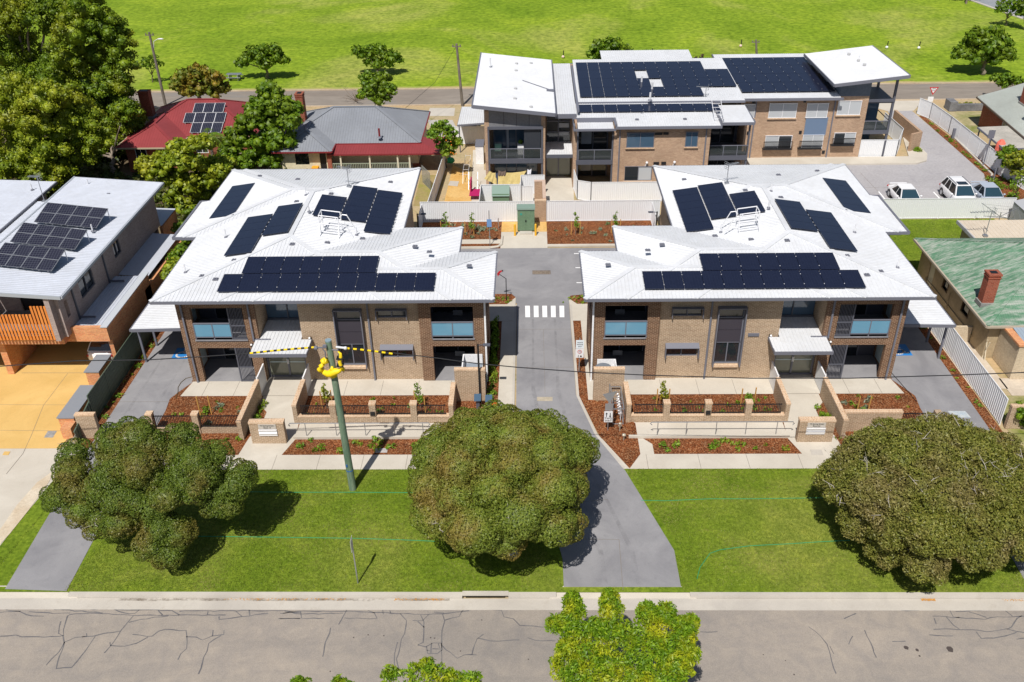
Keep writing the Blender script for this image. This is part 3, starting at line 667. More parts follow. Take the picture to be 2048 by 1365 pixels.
    # ---- balcony balustrades, screens
    for x0,x1 in ((-20.08,-17.86),(-5.9,-3.44)):
        s=MB(); xm=(x0+x1)/2; s.box(x0+.02,xm-.03,45.99,46.01,3.27,4.12,0); s.box(xm+.03,x1-.02,45.99,46.01,3.27,4.12,0); g=s.build('balustrade',BALG,B)
        s=MB(); s.box(x0,x1,45.96,46.04,4.14,4.20); s.box(x0,x1,45.97,46.03,3.20,3.25)
        for x in (x0,xm,x1): s.box(x-.03,x+.03,45.97,46.03,3.05,4.14)
        s.build('rail',CHAR2,g)
    for z0,z1 in ((3.1,5.22),(0.03,2.45)):
        s=MB(); louvres(s,-17.84,-17.02,45.98,z0,z1); s.box(-17.9,-17.84,45.96,46.05,z0,z1); s.box(-17.84,-16.98,45.97,46.04,z0,z0+.07); s.box(-17.84,-16.98,45.97,46.04,(z0*1.4+z1)/2.4,(z0*1.4+z1)/2.4+.06); s.build('louvre_screen',CHAR,B)
        s=MB(); s.box(-20.72,-20.68,47.3,48.45,z0+.1,z1-.35); s.build('privacy_screen',FROST,B)
    # ---- tall hooded window
    s=MB(); s.box(-11.66,-11.60,45.85,46.43,1.0,5.04); s.box(-10.05,-9.99,45.85,46.43,1.0,5.04); s.box(-11.66,-9.99,45.85,46.43,5.0,5.06); f=s.build('window_hood',CHAR2,B)
    s=MB(); s.box(-11.58,-10.07,46.28,46.30,1.1,4.98); wn=s.build('window',GLASS,B)
    s=MB()
    for z in (4.22,2.52): s.box(-11.58,-10.07,46.22,46.28,z,z+.07)
    s.box(-10.86,-10.80,46.22,46.28,1.1,2.52); s.box(-11.6,-10.05,46.2,46.30,1.04,1.12); s.box(-11.6,-11.52,46.22,46.28,1.1,4.98); s.box(-10.13,-10.05,46.22,46.28,1.1,4.98); s.build('frame',CHAR2,wn)
    s=MB(); s.box(-11.52,-10.13,46.20,46.22,2.6,3.4); s.box(-11.52,-10.13,46.20,46.22,3.43,4.21); s.build('spandrel_panel',mat('plum_panel',(0.05,0.045,0.06),0.5),wn)
    s=MB(); s.box(-11.55,-10.1,46.0,46.25,0.88,1.02); s.build('sill',BRICK_CAP,B)
    for x0,x1,z0,z1 in ((-9.1,-7.38,4.4,5.0),(-9.05,-7.17,1.6,2.45)):
        s=MB(); s.box(x0,x1,46.30,46.32,z0,z1); wn=s.build('window',GLASS,B)
        s=MB(); s.box(x0,x1,46.22,46.30,z0,z0+.05); s.box((x0+x1)/2-.03,(x0+x1)/2+.03,46.22,46.30,z0,z1); s.build('frame',CHAR2,wn)
        s=MB()
        if z1>3: s.box(x0-.06,x1+.06,45.9,46.2,z1,z1+.03); s.box(x0-.06,x0-.02,45.9,46.18,z0-.02,z1+.0); s.box(x1+.02,x1+.06,45.9,46.18,z0-.02,z1+.0)
        else:
            s.hexa([(x0-.06,45.84,z1-.12),(x1+.06,45.84,z1-.12),(x1+.06,46.18,z1+.06),(x0-.06,46.18,z1+.06)],[(x0-.06,45.84,z1-.09),(x1+.06,45.84,z1-.09),(x1+.06,46.18,z1+.09),(x0-.06,46.18,z1+.09)])
            for x in (x0-.06,x1+.02): s.hexa([(x,45.86,z0-.02),(x+.04,45.86,z0-.02),(x+.04,46.18,z0-.02),(x,46.18,z0-.02)],[(x,45.86,z1-.14),(x+.04,45.86,z1-.14),(x+.04,46.18,z1+.04),(x,46.18,z1+.04)])
        s.build('window_hood',CHAR2,B)
    s=MB(); s.box(-13.5,-6.63,46.1,46.2,5.45,5.98); s.build('eaves_panel',DARK,B)
    # other windows
    for ax,a0,a1,b,z0,z1 in (('x',-20,-18,64.62,.9,2.2),('y',50,51.6,-20.75,3.9,5.2),('y',50,51.6,-20.75,.9,2.3),('y',55,56.2,-9.25,.9,5.2),('y',57.6,58.6,-9.25,.1,2.2),('y',60.2,61.8,-9.25,3.8,5.2),('y',60.2,61.8,-9.25,.9,2.2),('x',-8.6,-7.2,54.0,3.8,5.2),('y',51,52.6,-5.35,3.8,5.2),('y',51,52.6,-5.35,.9,2.2),('x',-4.6,-3.4,50.35,3.8,5.2),('y',47.2,48.6,-2.83,.9,2.3),('y',47.2,48.6,-2.83,3.9,5.2)):
        s=MB()
        if ax=='x': s.box(a0,a1,b,b+.02,z0,z1)
        else: s.box(b,b+.02,a0,a1,z0,z1)
        s.build('window',GLASS,B)
    # ---- entry: canopy, doors, stair window
    s=MB(); c=[(-16.5,44.45,2.98),(-13.15,44.45,2.98),(-13.15,45.95,3.06),(-16.5,45.95,3.06)]; s.face(c); ribs(s,c,(0,1)); c=[(-16.28,45.95,3.06),(-13.77,45.95,3.06),(-13.77,48.2,3.18),(-16.28,48.2,3.18)]; s.face(c); ribs(s,c,(0,1)); s.build('canopy_roof',ROOF_W,B)
    s=MB(); s.box(-16.52,-13.13,44.38,44.45,2.80,3.0); s.box(-16.52,-16.47,44.45,45.98,2.8,3.0); s.box(-13.18,-13.13,44.45,46.1,2.8,3.0); s.box(-16.47,-13.18,44.45,48.1,2.78,2.84); s.build('canopy_fascia',CHAR2,B)
    s=MB(); s.box(-16.25,-13.8,48.12,48.18,3.3,5.9); wn=s.build('stair_window',GLASSB,B); s=MB(); s.box(-15.0,-14.93,48.05,48.12,3.3,5.9); s.box(-16.28,-13.77,48.05,48.12,3.2,3.32); s.build('frame',CHAR,wn)
    s=MB(); s.box(-15.75,-14.98,48.02,48.05,5.3,5.75); s.box(-14.9,-14.05,48.02,48.05,5.3,5.75); s.build('ceiling_light_panel',WHITEP,wn)
    s=MB(); s.box(-16.15,-13.85,46.55,46.57,.05,2.75); dr=s.build('entry_door',DOORG,B)
    s=MB()
    for x in (-16.2,-14.95,-13.86): s.box(x-.05,x+.05,46.48,46.55,.02,2.75)
    s.box(-16.2,-13.82,46.48,46.55,.02,.12); s.build('frame',CHAR2,dr)
    s=MB(); s.box(-15.0,-14.97,46.42,46.48,1.0,1.35); s.box(-14.93,-14.90,46.42,46.48,1.0,1.35); s.build('handle',ALU,dr)
    s=MB(); s.box(-16.1,-13.9,46.535,46.548,1.05,1.13); s.build('safety_stripe',FROST,dr)
    s=MB(); s.box(-16.3,-13.75,48.0,48.15,0,2.75); s.build('lobby_wall',CREAMP,B)
    # downpipes, lamps, plate
    for x,z0,z1,y in ((-20.56,0,6.0,45.93),(-16.6,3.0,6.0,45.93),(-9.62,0,5.98,46.10),(-2.72,0,6,45.93)):
        s=MB(); s.box(x-.05,x+.05,y-.07,y+.01,z0,z1); s.box(x-.09,x+.09,y-.09,y+.01,z1-.25,z1); s.build('downpipe',CHAR2 if x<-3 else WHITEP,B)
    s=MB(); s.box(-16.6,-15.6,45.9,46.0,3.0,3.1); s.build('downpipe',CHAR2,B)
    for x,y,z in ((-16.75,45.95,2.72),(-13.25,46.15,3.05)): s=MB(); s.box(x-.06,x+.06,y-.2,y+.03,z-.05,z+.05,0); s.ball((x,y-.2,z+.1),.07,8,6,1); s.build('wall_lamp',[BLACK,WHITEP],B)
    if mir: s=MB(); s.box(-12.6,-11.95,46.12,46.18,3.0,3.2); s.build('wall_plaque',CHAR2,B)
    # ---- roof
    r=MB(); e=EZ
    X0=-21.85
    hiproof(r,X0,-8.4,45.05,65.55,e,PIT); hiproof(r,-18,-4.5,45.05,54.8,e-.004,PIT); hiproof(r,-16,-2.15,45.05,51.15,e-.008,PIT)
    hiproof(r,-22.75,-8.4,53.6,65.55,e-.006,PIT)
    q=[(-23.4,53.6,e-.1),(-22.74,53.6,e-.008),(-22.74,59.6,e-.008),(-23.4,59.6,e-.1)]; r.face(q); ribs(r,q,(1,0))
    r.build('roof',ROOF_W,B)
    out=[(X0,45.05),(-2.15,45.05),(-2.15,51.15),(-4.5,51.15),(-4.5,54.8),(-8.4,54.8),(-8.4,65.55),(-22.75,65.55),(-22.75,59.6),(-23.4,59.6),(-23.4,53.6),(X0,53.6)]
    s=MB()
    for i,(a,b) in enumerate(zip(out,out[1:]+out[:1])):
        s.beam((a[0],a[1],e-.09),(b[0],b[1],e-.09),0.12,0.17)
    s.build('gutter',CHAR2,B)
    s=MB(); 
    for x0,x1,y0,y1 in ((X0,-8.4,45.1,53.6),(-22.9,-8.4,53.6,65.5),(-8.4,-4.5,45.1,54.8),(-4.5,-2.2,45.1,51.1)): s.box(x0,x1,y0,y1,5.99,6.03)
    s.build('soffit',surf('soffit',(0.30,0.31,0.33),(0.34,0.35,0.37),0.4,4),B)
    # ---- solar panels
    ff=lambda x,y: EZ+PIT*(y-45.05)
    U=Vector((1,0,0)); V=Vector((0,1,PIT)).normalized()
    sx=1 if not mir else 1
    solar(B,(-18.15,45.75,ff(0,45.75)),U,V,11,1,1.142,1.74); solar(B,(-17.15,47.52,ff(0,47.52)),U,V,7,1,1.142,1.74)
    # west slope arrays, east slope arrays (plane through the eave edge, panels run up the slope)
    fw=lambda x,y: EZ+PIT*(x-X0); U2=Vector((0,1,0)); VW=Vector((1,0,PIT)).normalized()
    for (x,y,nu,nv) in W_ARR: solar(B,(x,y,fw(x,y)),U2,VW,nu,nv,1.142,1.74,clips=False)
    fe=lambda x,y: EZ+PIT*(-8.4-x); VE=Vector((-1,0,PIT)).normalized()
    for (x,y,nu,nv) in E_ARR: solar(B,(x,y,fe(x,y)),U2,VE,nu,nv,1.142,1.74,clips=False)
    # vents
    for px,py,k in VENTS: 
        fn=(ff,fw,fe)[k]; q=onroof(px,py,fn); XF0=XF[0]; anchor(B,q.x,q.y,q.z)
    for px,py,k in STACKS:
        q=onroof(px,py,(ff,fw,fe)[k]); vent_stack(B,q.x,q.y,q.z)
    for x,y,m_ in BACKV: anchor(B,x,y,EZ+PIT*m_)
    # ---- roof access guard rail
    s=MB(); _q=onroof(*v9(190,580),lambda x,y: EZ+PIT*(-8.4-x)); gx,gy=_q.x,_q.y; g0=lambda x,y: fe(x,y)
    def bar(a,b,rr=.035): s.tube([a,b],rr,6)
    def gp(dx,dy,dz): return (gx+dx,gy+dy,g0(gx+dx,gy)+dz)
    pts={'a':(0,0),'b':(1.2,0),'c':(1.2,.85),'d':(0,.85)}
    for k_,(dx,dy) in pts.items(): bar(gp(dx,dy,0),gp(dx,dy,1.25))
    o_=['a','b','c','d']
    for h in (1.25,0.7):
        for i,k_ in enumerate(o_):
            if k_=='b' : continue
            p1=pts[k_]; p2=pts[o_[(i+1)%4]]; bar(gp(*p1,h),gp(*p2,h))
    bar(gp(0,-.5,0),gp(0,0,.7),.025); bar(gp(1.2,-.5,0),gp(1.2,0,.7),.025); bar(gp(0,0,.15),gp(1.2,0,.15),.03); bar(gp(.2,0,1.25),gp(0,0,1.0),.025); bar(gp(1.0,0,1.25),gp(1.2,0,1.0),.025)
    s.tube([gp(1.2,0,.75),gp(1.3,0,1.0),gp(1.55,0,1.0),gp(2.05,-.05,0.05)],.032,6); s.tube([gp(1.2,.85,.9),gp(1.3,.85,1.1),gp(1.6,.85,1.1),gp(2.15,.8,0.05)],.032,6)
    s.build('roof_guard_rail',ALU,B)
    # antenna on the rear slope
    yagi(None,-12.9,60.4,EZ+PIT*5.0,1.35,None,par=B,heading=150)
    # ---- carport
    Cp=thing('carport',(-22.7,51,0),'white ribbed carport roof on slim posts against the '+('right' if mir else 'left')+' brick block','carport','carports beside the brick blocks')
    s=MB(); c=[(-24.65,47.45,2.92),(-20.92,47.45,3.02),(-20.92,54.4,3.02),(-24.65,54.4,2.92)]; s.face(c); ribs(s,c,(1,0)); s.face([(a,b,c_-.03) for a,b,c_ in c][::-1]); s.build('roof',ROOF_W,Cp)
    s=MB(); s.beam((-24.65,47.42,2.85),(-20.95,47.42,2.93),.06,.2); s.beam((-24.68,47.42,2.84),(-24.68,54.4,2.84),.12,.16); s.build('fascia',CHAR2,Cp)
    for y in (48.25,50.2,52.2,54.2): s=MB(); s.box(-24.68,-24.56,y-.06,y+.06,0,2.78); s.build('post',CHAR2,Cp)
    # disabled bay emblem
    XF[0]=None; ox=(-22.45 if not mir else .9+22.45); oy=49.2; Sg=MB(); Sg.box(ox-.72,ox+.72,oy-.62,oy+.72,.006,.012,0); zz=.016
    def strip(pts,wd):
        for a,b in zip(pts,pts[1:]):
            a=Vector((ox+a[0],oy+a[1],zz)); b=Vector((ox+b[0],oy+b[1],zz)); d=(b-a).normalized(); n=Vector((-d.y,d.x,0))*wd/2; Sg.face([a-n-d*.02,b-n+d*.02,b+n+d*.02,a+n-d*.02],1)
    strip([(-.1+.40*math.cos(R(a)),-.12+.34*math.sin(R(a))) for a in range(95,386,18)],.12); strip([(-.12,.42),(-.05,.08),(.26,.06),(.40,-.32),(.56,-.30)],.12); strip([(-.08,.26),(.22,.26)],.09)
    Sg.face([(ox-.14+.1*math.cos(R(a)),oy+.56+.09*math.sin(R(a)),zz) for a in range(0,360,45)],1)
    tag(Sg.build('accessible_bay_symbol',[mat('blue_paint',(0.02,0.20,0.55),0.6),MATS['road_paint_white']],loc='auto'),'white wheelchair symbol on a blue painted square under the '+('right' if mir else 'left')+' carport','road marking','wheelchair symbols')
    XF[0]=None
    return B
W_ARR=[]; E_ARR=[]; VENTS=[]; STACKS=[]; BACKV=[]
def c_px(q): return q
# positions read on the left block; the right block mirrors them
k8=4.55
def v8(x,y): return (300+x/k8,340+y/k8)
fw_=lambda x,y: EZ+PIT*(x+21.85)
for (ox,oy) in ((670,780),): pass
W_ARR+=[(-21.72,56.15,5,1),(-18.8,49.7,5,1),(-17.02,52.05,4,1)]
fe_=lambda x,y: EZ+PIT*(-8.4-x)
k9=4.551
def v9(x,y): return (600+x/k9,340+y/k9)
E_ARR+=[(-9.1,53.3,6,1),(-10.88,54.7,5,1),(-12.66,54.8,3,1)]
VENTS+=[(*v8(605,482),1),(*v8(892,352),1),(*v8(1125,210),1),(*v8(1335,292),1),(*v8(768,826),1),(*v8(476,970),1),(*v8(597,1000),0),(*v8(1295,680),0),(*v9(248,667),2),(*v9(568,630),2),(*v9(283,222),2),(*v9(823,115),2)]
STACKS+=[(*v8(692,615),1),(*v8(325,935),1),(*v8(1448,382),1),(*v9(515,595),2),(*v8(1420,232),1)]
BACKV+=[(-7.2,50.9,3.6),(-6.2,49.9,4.4),(-3.7,48.5,2.6),(-9.5,53.9,.9),(-20.1,63.4,2.1),(-17.0,62.3,3.2)]
print('W',W_ARR,'E',E_ARR)
BL=unit(False,'two storey brick block with white hip roof, left of the grey driveway')
VENTS=VENTS[:]
def mp(L):
    return L
# mirrored copy: pixel picks above already describe the left block, XF mirrors the result
BR=unit(True,'two storey brick block with white hip roof, right of the grey driveway')
# ================================================================ fences and walls
def steel_fence(pts,h,m,label,cat='fence',group=None,bay=2.4,period=0.16,name='steel_fence',cap=True,z0=0.0,hs=None,depth=0.022):
    """corrugated steel fence along a polyline; one part per bay panel and per post"""
    t=thing(name,(pts[0][0],pts[0][1],z0),label,cat,group)
    for a,b in zip(pts,pts[1:]):
        a=Vector((a[0],a[1],0)); b=Vector((b[0],b[1],0)); L=(b-a).length; d=(b-a)/L; n=Vector((-d.y,d.x,0)); k=max(1,round(L/bay))
        for i in range(k):
            s0=L*i/k+.03; s1=L*(i+1)/k-.03; mb=MB(); prof=[]; s=s0; j=0
            ph=[(0,0),(.35,0),(.5,1),(.85,1)]
            while s<s1:
                for f,o in ph:
                    q=s+f*period
                    if q<=s1: prof.append((q,o*depth))
                s+=period
            prof.append((s1,0))
            vs=[]; 
            for q,o in prof:
                p=a+d*q+n*(o-depth/2); vs.append((p.x,p.y,z0+.03)); vs.append((p.x,p.y,z0+h-.02))
            mb.add(vs,[(2*r,2*r+2,2*r+3,2*r+1) for r in range(len(prof)-1)])
            for z in (z0+.04,z0+h): mb.beam(a+d*s0+Vector((0,0,z)),a+d*s1+Vector((0,0,z)),.05,.05)
            mb.build('fence_panel',m,t)
        for i in range(k+1):
            p=a+d*(L*i/k); mb=MB(); mb.beam((p.x,p.y,z0-.05),(p.x,p.y,z0+h+.02),.06,.06); mb.build('post',m,t)
    return t
def brick_wall(x0,x1,y0,y1,h,m,label,cat='wall',group=None,name='brick_wall',cap=BRICK_CAP,ch=0.11,par=None):
    t=par or thing(name,((x0+x1)/2,(y0+y1)/2,0),label,cat,group)
    mb=MB(); mb.box(x0,x1,y0,y1,0,h-ch); mb.build('wall',m,t)
    mb=MB(); mb.box(x0-.012,x1+.012,y0-.012,y1+.012,h-ch,h); mb.build('capping',cap,t); return t
def picket(t,x0,x1,y,z0,z1,m=BLACK):
    mb=MB(); mb.box(x0,x1,y-.02,y+.02,z1-.08,z1-.04); mb.box(x0,x1,y-.02,y+.02,z0+.05,z0+.09)
    x=x0+.06
    while x<x1-.02: mb.box(x-.014,x+.014,y-.012,y+.012,z0,z1); x+=.09
    mb.build('picket_panel',m,t)
def front_court(mir):
    side='right' if mir else 'left'
    XF[0]=mirror if mir else None
    brick_wall(-16.42,-16.18,40.2,44.3,1.3,BRICK_L,'brick side wall on the outer side of the entry path, '+side+' block','wall','entry path walls')
    brick_wall(-13.66,-13.42,41.7,44.3,1.3,BRICK_L,'short brick side wall between entry path and picket fence, '+side+' block','wall','entry path walls')
    for x in (-16.3,-13.55):
        t=thing('screen_panel',(x,45.1,0),'white steel screen panel between '+('outer' if x<-15 else 'inner')+' entry wall and the glass door of the '+side+' block','screen','white screens at the doors')
        mb=MB(); mb.box(x-.03,x+.03,44.32,45.85,.05,1.35); mb.build('panel',FENCEW,t); mb=MB(); mb.box(x-.04,x+.04,44.30,44.36,0,1.45); mb.box(x-.04,x+.04,44.36,45.87,1.35,1.41); mb.build('frame',WHITEP,t)
    t=thing('picket_fence',(-9,41.85,0),'black picket fence on low brick base between brick piers in front of the '+side+' block','fence','front picket fences')
    mb=MB(); mb.box(-13.42,-4.72,41.72,41.98,0,.42); mb.build('base_wall',BRICK_L,t)
    mb=MB(); mb.box(-13.42,-4.72,41.70,42.0,.42,.50); mb.build('base_capping',BRICK_CAP,t)
    px=[-11.35,-9.07,-6.73]
    for x in px:
        mb=MB(); mb.box(x-.18,x+.18,41.66,42.02,0,1.28); p=mb.build('pier',BRICK_L,t); mb=MB(); mb.box(x-.20,x+.20,41.64,42.04,1.28,1.38); mb.build('capping',BRICK_CAP,p)
    e=[-13.42]+px+[-4.72]
    for a,b in zip(e,e[1:]): picket(t,a+.19,b-.19,41.85,.52,1.2)
    mb=MB(); mb.box(-9.2,-8.94,41.58,41.65,.62,.86); mb.build('meter_box',BLACK,t)
    brick_wall(-4.72,-4.46,41.66,43.85,1.35,BRICK_L,'brick wing wall joining picket fence to the screen wall, '+side+' block','wall','brick wing walls')
    brick_wall(-4.5,-2.72,43.85,44.1,2.25,BRICK_L,'taller brick screen wall hiding the '+('round grey tank' if mir else 'square slate tank'),'wall','brick screen walls')
    if not mir:
        t=thing('picket_fence',(-19,40.9,0),'black picket fence with two brick piers beside the far left driveway','fence','front picket fences')
        mb=MB(); mb.box(-21.3,-16.43,40.8,41.02,0,.35); mb.build('base_wall',BRICK_L,t)
        for x in (-21.55,-18.95): mb=MB(); mb.box(x-.18,x+.18,40.74,41.10,0,1.28); p=mb.build('pier',BRICK_L,t); mb=MB(); mb.box(x-.20,x+.20,40.72,41.12,1.28,1.38); mb.build('capping',BRICK_CAP,p)
        picket(t,-21.36,-19.14,40.92,.37,1.2); picket(t,-18.76,-16.44,40.92,.37,1.2)
        brick_wall(-25.5,-24.4,40.38,40.65,1.65,BRICK_L,'short brick entrance wall at the foot of the green fence','wall','brick entrance walls')
    else:
        brick_wall(-19.6,-16.43,40.8,41.05,1.35,BRICK_L,'long solid brick front wall behind the right bushy tree','wall')
        t=thing('picket_fence',(-21,40.9,0),'short black picket fence partly hidden behind the right bushy tree','fence','front picket fences')
        picket(t,-21.4,-19.64,40.92,.1,1.2); mb=MB(); mb.box(-21.75,-21.4,40.74,41.10,0,1.28); mb.build('pier',BRICK_L,t)
        brick_wall(-26.9,-25.6,41.0,41.25,1.55,BRICK_L,'short brick entrance wall at the foot of the white side fence','wall','brick entrance walls')
    # letterbox wall
    t=thing('letterbox_wall',(-14.65,40,0),'brick letterbox wall with name plate at the street end of the '+side+' entry path','letterbox','letterbox walls')
    mb=MB(); mb.box(-15.62,-13.7,39.86,40.2,0,1.36); mb.build('wall',BRICK_L,t); mb=MB(); mb.box(-15.64,-13.68,39.84,40.22,1.36,1.48); mb.build('capping',BRICK_CAP,t)
    mb=MB(); mb.box(-15.1,-14.12,39.82,39.86,1.05,1.36); mb.build('name_plate',mat('stone_plate',(0.50,0.46,0.41),0.6),t)
    for z in (.58,.80): mb=MB(); mb.box(-15.12,-14.1,39.80,39.86,z,z+.20); mb.box(-15.12,-14.1,39.74,39.86,z+.17,z+.205); mb.build('letter_slot_row',ALU,t)
    cx=-14.61 if not mir else .9+14.61
    XF[0]=None
    text_mesh('70 Spring Street',0.115,'lettering',BLACK,t,(cx,39.812,1.27)); text_mesh('Block 22' if mir else 'Block 18',0.115,'lettering',BLACK,t,(cx,39.812,1.13))
    XF[0]=mirror if mir else None
    # ramp kerb and handrail
    mb=MB(); mb.box(-13.4,-4.5,40.22,40.36,0,.16); o=mb.build('ramp_kerb',CONC); o['kind']='structure'
    t=thing('handrail',(-9,40.5,0),'grey steel handrail along the ramp below the picket fence, '+side+' block','handrail','ramp handrails')
    mb=MB(); zt=.92; mb.tube([(-13.55,40.5,.72),(-13.62,40.5,.80),(-13.55,40.5,zt),(-5.75,40.5,zt),(-5.68,40.5,.82),(-5.78,40.5,.74)],.03,6); mb.build('top_rail',GALV,t)
    for x in (-12.7,-11.0,-9.35,-7.7,-6.1): mb=MB(); mb.tube([(x,40.5,0.0),(x,40.5,.92)],.025,6); mb.build('post',GALV,t)
    XF[0]=None
front_court(False); front_court(True)
# tanks behind the screen walls
t=thing('water_tank',(-3.4,44.8,0),'square slate coloured tank with white frame behind the left screen wall','tank')
mb=MB(); mb.box(-3.85,-2.95,44.5,45.15,0.02,1.75); mb.build('tank_body',mat('slate_tank',(0.13,0.17,0.22),0.5),t); mb=MB(); mb.box(-3.87,-2.93,44.48,45.17,1.75,1.82); mb.build('lid',mat('slate_lid',(0.26,0.30,0.35),0.5),t)
mb=MB(); mb.box(-4.12,-4.05,44.3,45.9,0,2.0); mb.box(-4.05,-2.95,45.85,45.9,1.0,2.0); mb.build('frame',WHITEP,t)
t=thing('water_tank',(4.3,44.9,0),'round grey topped tank with dark legs behind the right screen wall','tank')
mb=MB(); mb.cyl(4.25,44.85,1.55,1.7,.48,20); mb.build('lid',mat('slate_lid2',(0.17,0.19,0.22),0.5),t); mb=MB(); mb.cyl(4.25,44.85,0,1.55,.40,14,r2=.46); mb.build('tank_body',mat('dark_tank',(0.04,0.05,0.06),0.5),t)
mb=MB(); mb.box(5.0,5.06,44.3,45.9,0,1.6); mb.box(3.95,5.0,45.85,45.9,.8,1.6); mb.build('frame',WHITEP,t)
# ---- long fences
steel_fence([(-25.38,42.0),(-25.38,59)],1.8,FENCEG,'dark green corrugated steel fence between yellow and grey driveways')
t=thing('steel_fence',(-26,40.4,0),'short sloping green steel fence end beside the orange brick planter','fence'); mb=MB()
for i in range(12):
    y=39.75+i*.2; h0=.9+.45*i/12; o=.03*(i%2); mb.hexa([(-25.42-o,y,0),(-25.39-o,y,0),(-25.39-o,y+.2,0),(-25.42-o,y+.2,0)],[(-25.42-o,y,h0),(-25.39-o,y,h0),(-25.39-o,y+.2,h0+.04),(-25.42-o,y+.2,h0+.04)])
mb.build('fence_panel',FENCEG,t); mb=MB(); mb.beam((-25.42,39.75,.92),(-25.42,42.15,1.39),.07,.05); mb.build('top_rail',FENCEG,t)
steel_fence([(26.35,41.4),(26.35,57.5)],1.75,FENCEW,'white corrugated steel fence between right driveway and green roofed house',period=.2,depth=.06)
steel_fence([(-9.1,69.35),(0.28,69.35)],1.8,FENCEW,'white corrugated fence at the back of the left garden bed, west of the brick pillar')
steel_fence([(1.3,69.35),(10.6,69.35)],1.8,FENCEW,'white corrugated fence at the back of the right garden bed, east of the brick pillar')
steel_fence([(24.6,69.3),(39.4,69.3)],1.75,FENCEW,'long white corrugated fence between car park and the green back lawn',bay=2.7)
steel_fence([(3.85,76.4),(4.05,73.9),(5.2,73.4),(11.6,73.4)],1.75,FENCEW,'white corrugated fence one row behind, below the balconies of the middle block')
steel_fence([(-9.0,66.9),(-9.0,69.3)],1.6,FENCEW,'short white fence end beside the light pole at the left block','fence','short fence ends')
steel_fence([(9.95,66.9),(9.95,69.3)],1.6,FENCEW,'short white fence end beside the light pole at the right block','fence','short fence ends')
steel_fence([(-4.25,69.45),(-4.25,73.1),(-0.9,73.1)],1.75,FENCEW,'white steel enclosure behind the flat green cabinet lid')
steel_fence([(-0.85,73.1),(-0.85,75.2),(1.2,75.2)],1.75,FENCEW,'white steel gate enclosure beside the tan brick return wall')
steel_fence([(-0.8,73.3),(0.2,73.3)],1.5,FENCEW,'small white steel gate between enclosure and brick wall','gate',name='steel_gate')
steel_fence([(-8.55,69.5),(-8.0,83.2)],1.6,FENCEW,'white boundary fence between cottage yard and orange sand path')
steel_fence([(-7.6,88.2),(-4.4,88.2)],1.8,FENCEW,'white fence with gate between citrus tree and tall skillion block')
steel_fence([(31.3,83.45),(34.8,83.4),(36.3,86.5),(36.2,91.5)],1.7,FENCEW,'white curved courtyard fence around the east end of the rear block')
steel_fence([(41.45,96.2),(42.1,94.5),(42.35,90),(42.45,79),(43.2,74.5),(45.5,68.5)],1.7,FENCEW,'white corrugated boundary fence along the right edge of the car park',bay=2.2)
brick_wall(0.32,1.26,69.2,69.45,1.95,BRICK_T,'tan brick return wall rising beside the tall green cabinet','wall',par=None)
t=thing('brick_wall',(0.45,71,0),'tan brick wall running back from the pillar to the courtyard path','wall'); mb=MB(); mb.box(1.0,1.24,69.46,73.4,0,1.95); mb.box(.32,.999,73.15,73.4,0,1.95); mb.build('wall',BRICK_T,t); mb=MB(); mb.box(.98,1.26,69.46,73.42,1.95,2.03); mb.box(.30,.979,73.13,73.42,1.95,2.03); mb.build('capping',surf('tan_cap',(0.50,0.36,0.28),(0.58,0.44,0.35),1,9),t)
t=thing('brick_wall',(37,88,0),'tan brick courtyard wall at the rounded corner of the pavement','wall'); mb=MB(); mb.hexa([(36.5,84.6,0),(37.7,85.3,0),(37.6,85.5,0),(36.4,84.8,0)],[(36.5,84.6,1.8),(37.7,85.3,1.8),(37.6,85.5,1.8),(36.4,84.8,1.8)]); mb.hexa([(37.45,85.5,0),(37.7,85.5,0),(37.5,92,0),(37.25,92,0)],[(37.45,85.5,1.8),(37.7,85.5,1.8),(37.5,92,1.8),(37.25,92,1.8)]); mb.build('wall',BRICK_T,t)
# ---- street pole with covered conductors
t=thing('utility_pole',(-9.36,36.05,0),'weathered green timber power pole leaning over the lawn in front of the left block','power pole')
PB=Vector((-9.36,36.05,0)); PT=Vector((-9.53,36.05,9.1))
mb=MB(); mb.tube([PB+(PT-PB)*i/8 for i in range(9)],[.195-.0055*i for i in range(9)],14,0); mb.build('pole',surf('copper_green_timber',(0.09,0.16,0.11),(0.21,0.28,0.19),1.4,14,0.9,0.4,18,(0.30,0.33,0.26),(3,3,.35)),t)
mb=MB(); mb.cyl(-9.53,36.05,9.1,9.16,.155,14); mb.build('cap',mat('pole_cap',(0.22,0.30,0.34),0.5),t)
mb=MB(); mb.tube([(-9.385,36.05,1.28),(-9.385,36.05,1.34)],.195,14); mb.box(-9.50,-9.42,35.84,35.865,1.62,1.78,0); mb.build('tag',mat('blue_tag',(0.03,0.12,0.35),0.5),t)
yel=surf('yellow_cover',(0.80,0.52,0.005),(0.90,0.66,0.02),2,9,0.45)
def blob(mb,pts,rs,n=10,j=.25):
    mb.tube([Vector(p)+Vector((rnd.uniform(-j,j)*.3,rnd.uniform(-j,j)*.2,rnd.uniform(-j,j)*.3)) for p in pts],rs,n)
Yp=35.82
def wp(x,y): return W(600+x/9.75,660+y/9.75,Yp)
mb=MB(); blob(mb,[wp(430,840),wp(470,835),wp(540,840),wp(620,835),wp(700,820),wp(780,790),wp(820,770)],[.07,.14,.17,.21,.17,.12,.07]); mb.tube([wp(560,900),wp(640,905),wp(720,895)],[.06,.12,.06],8)
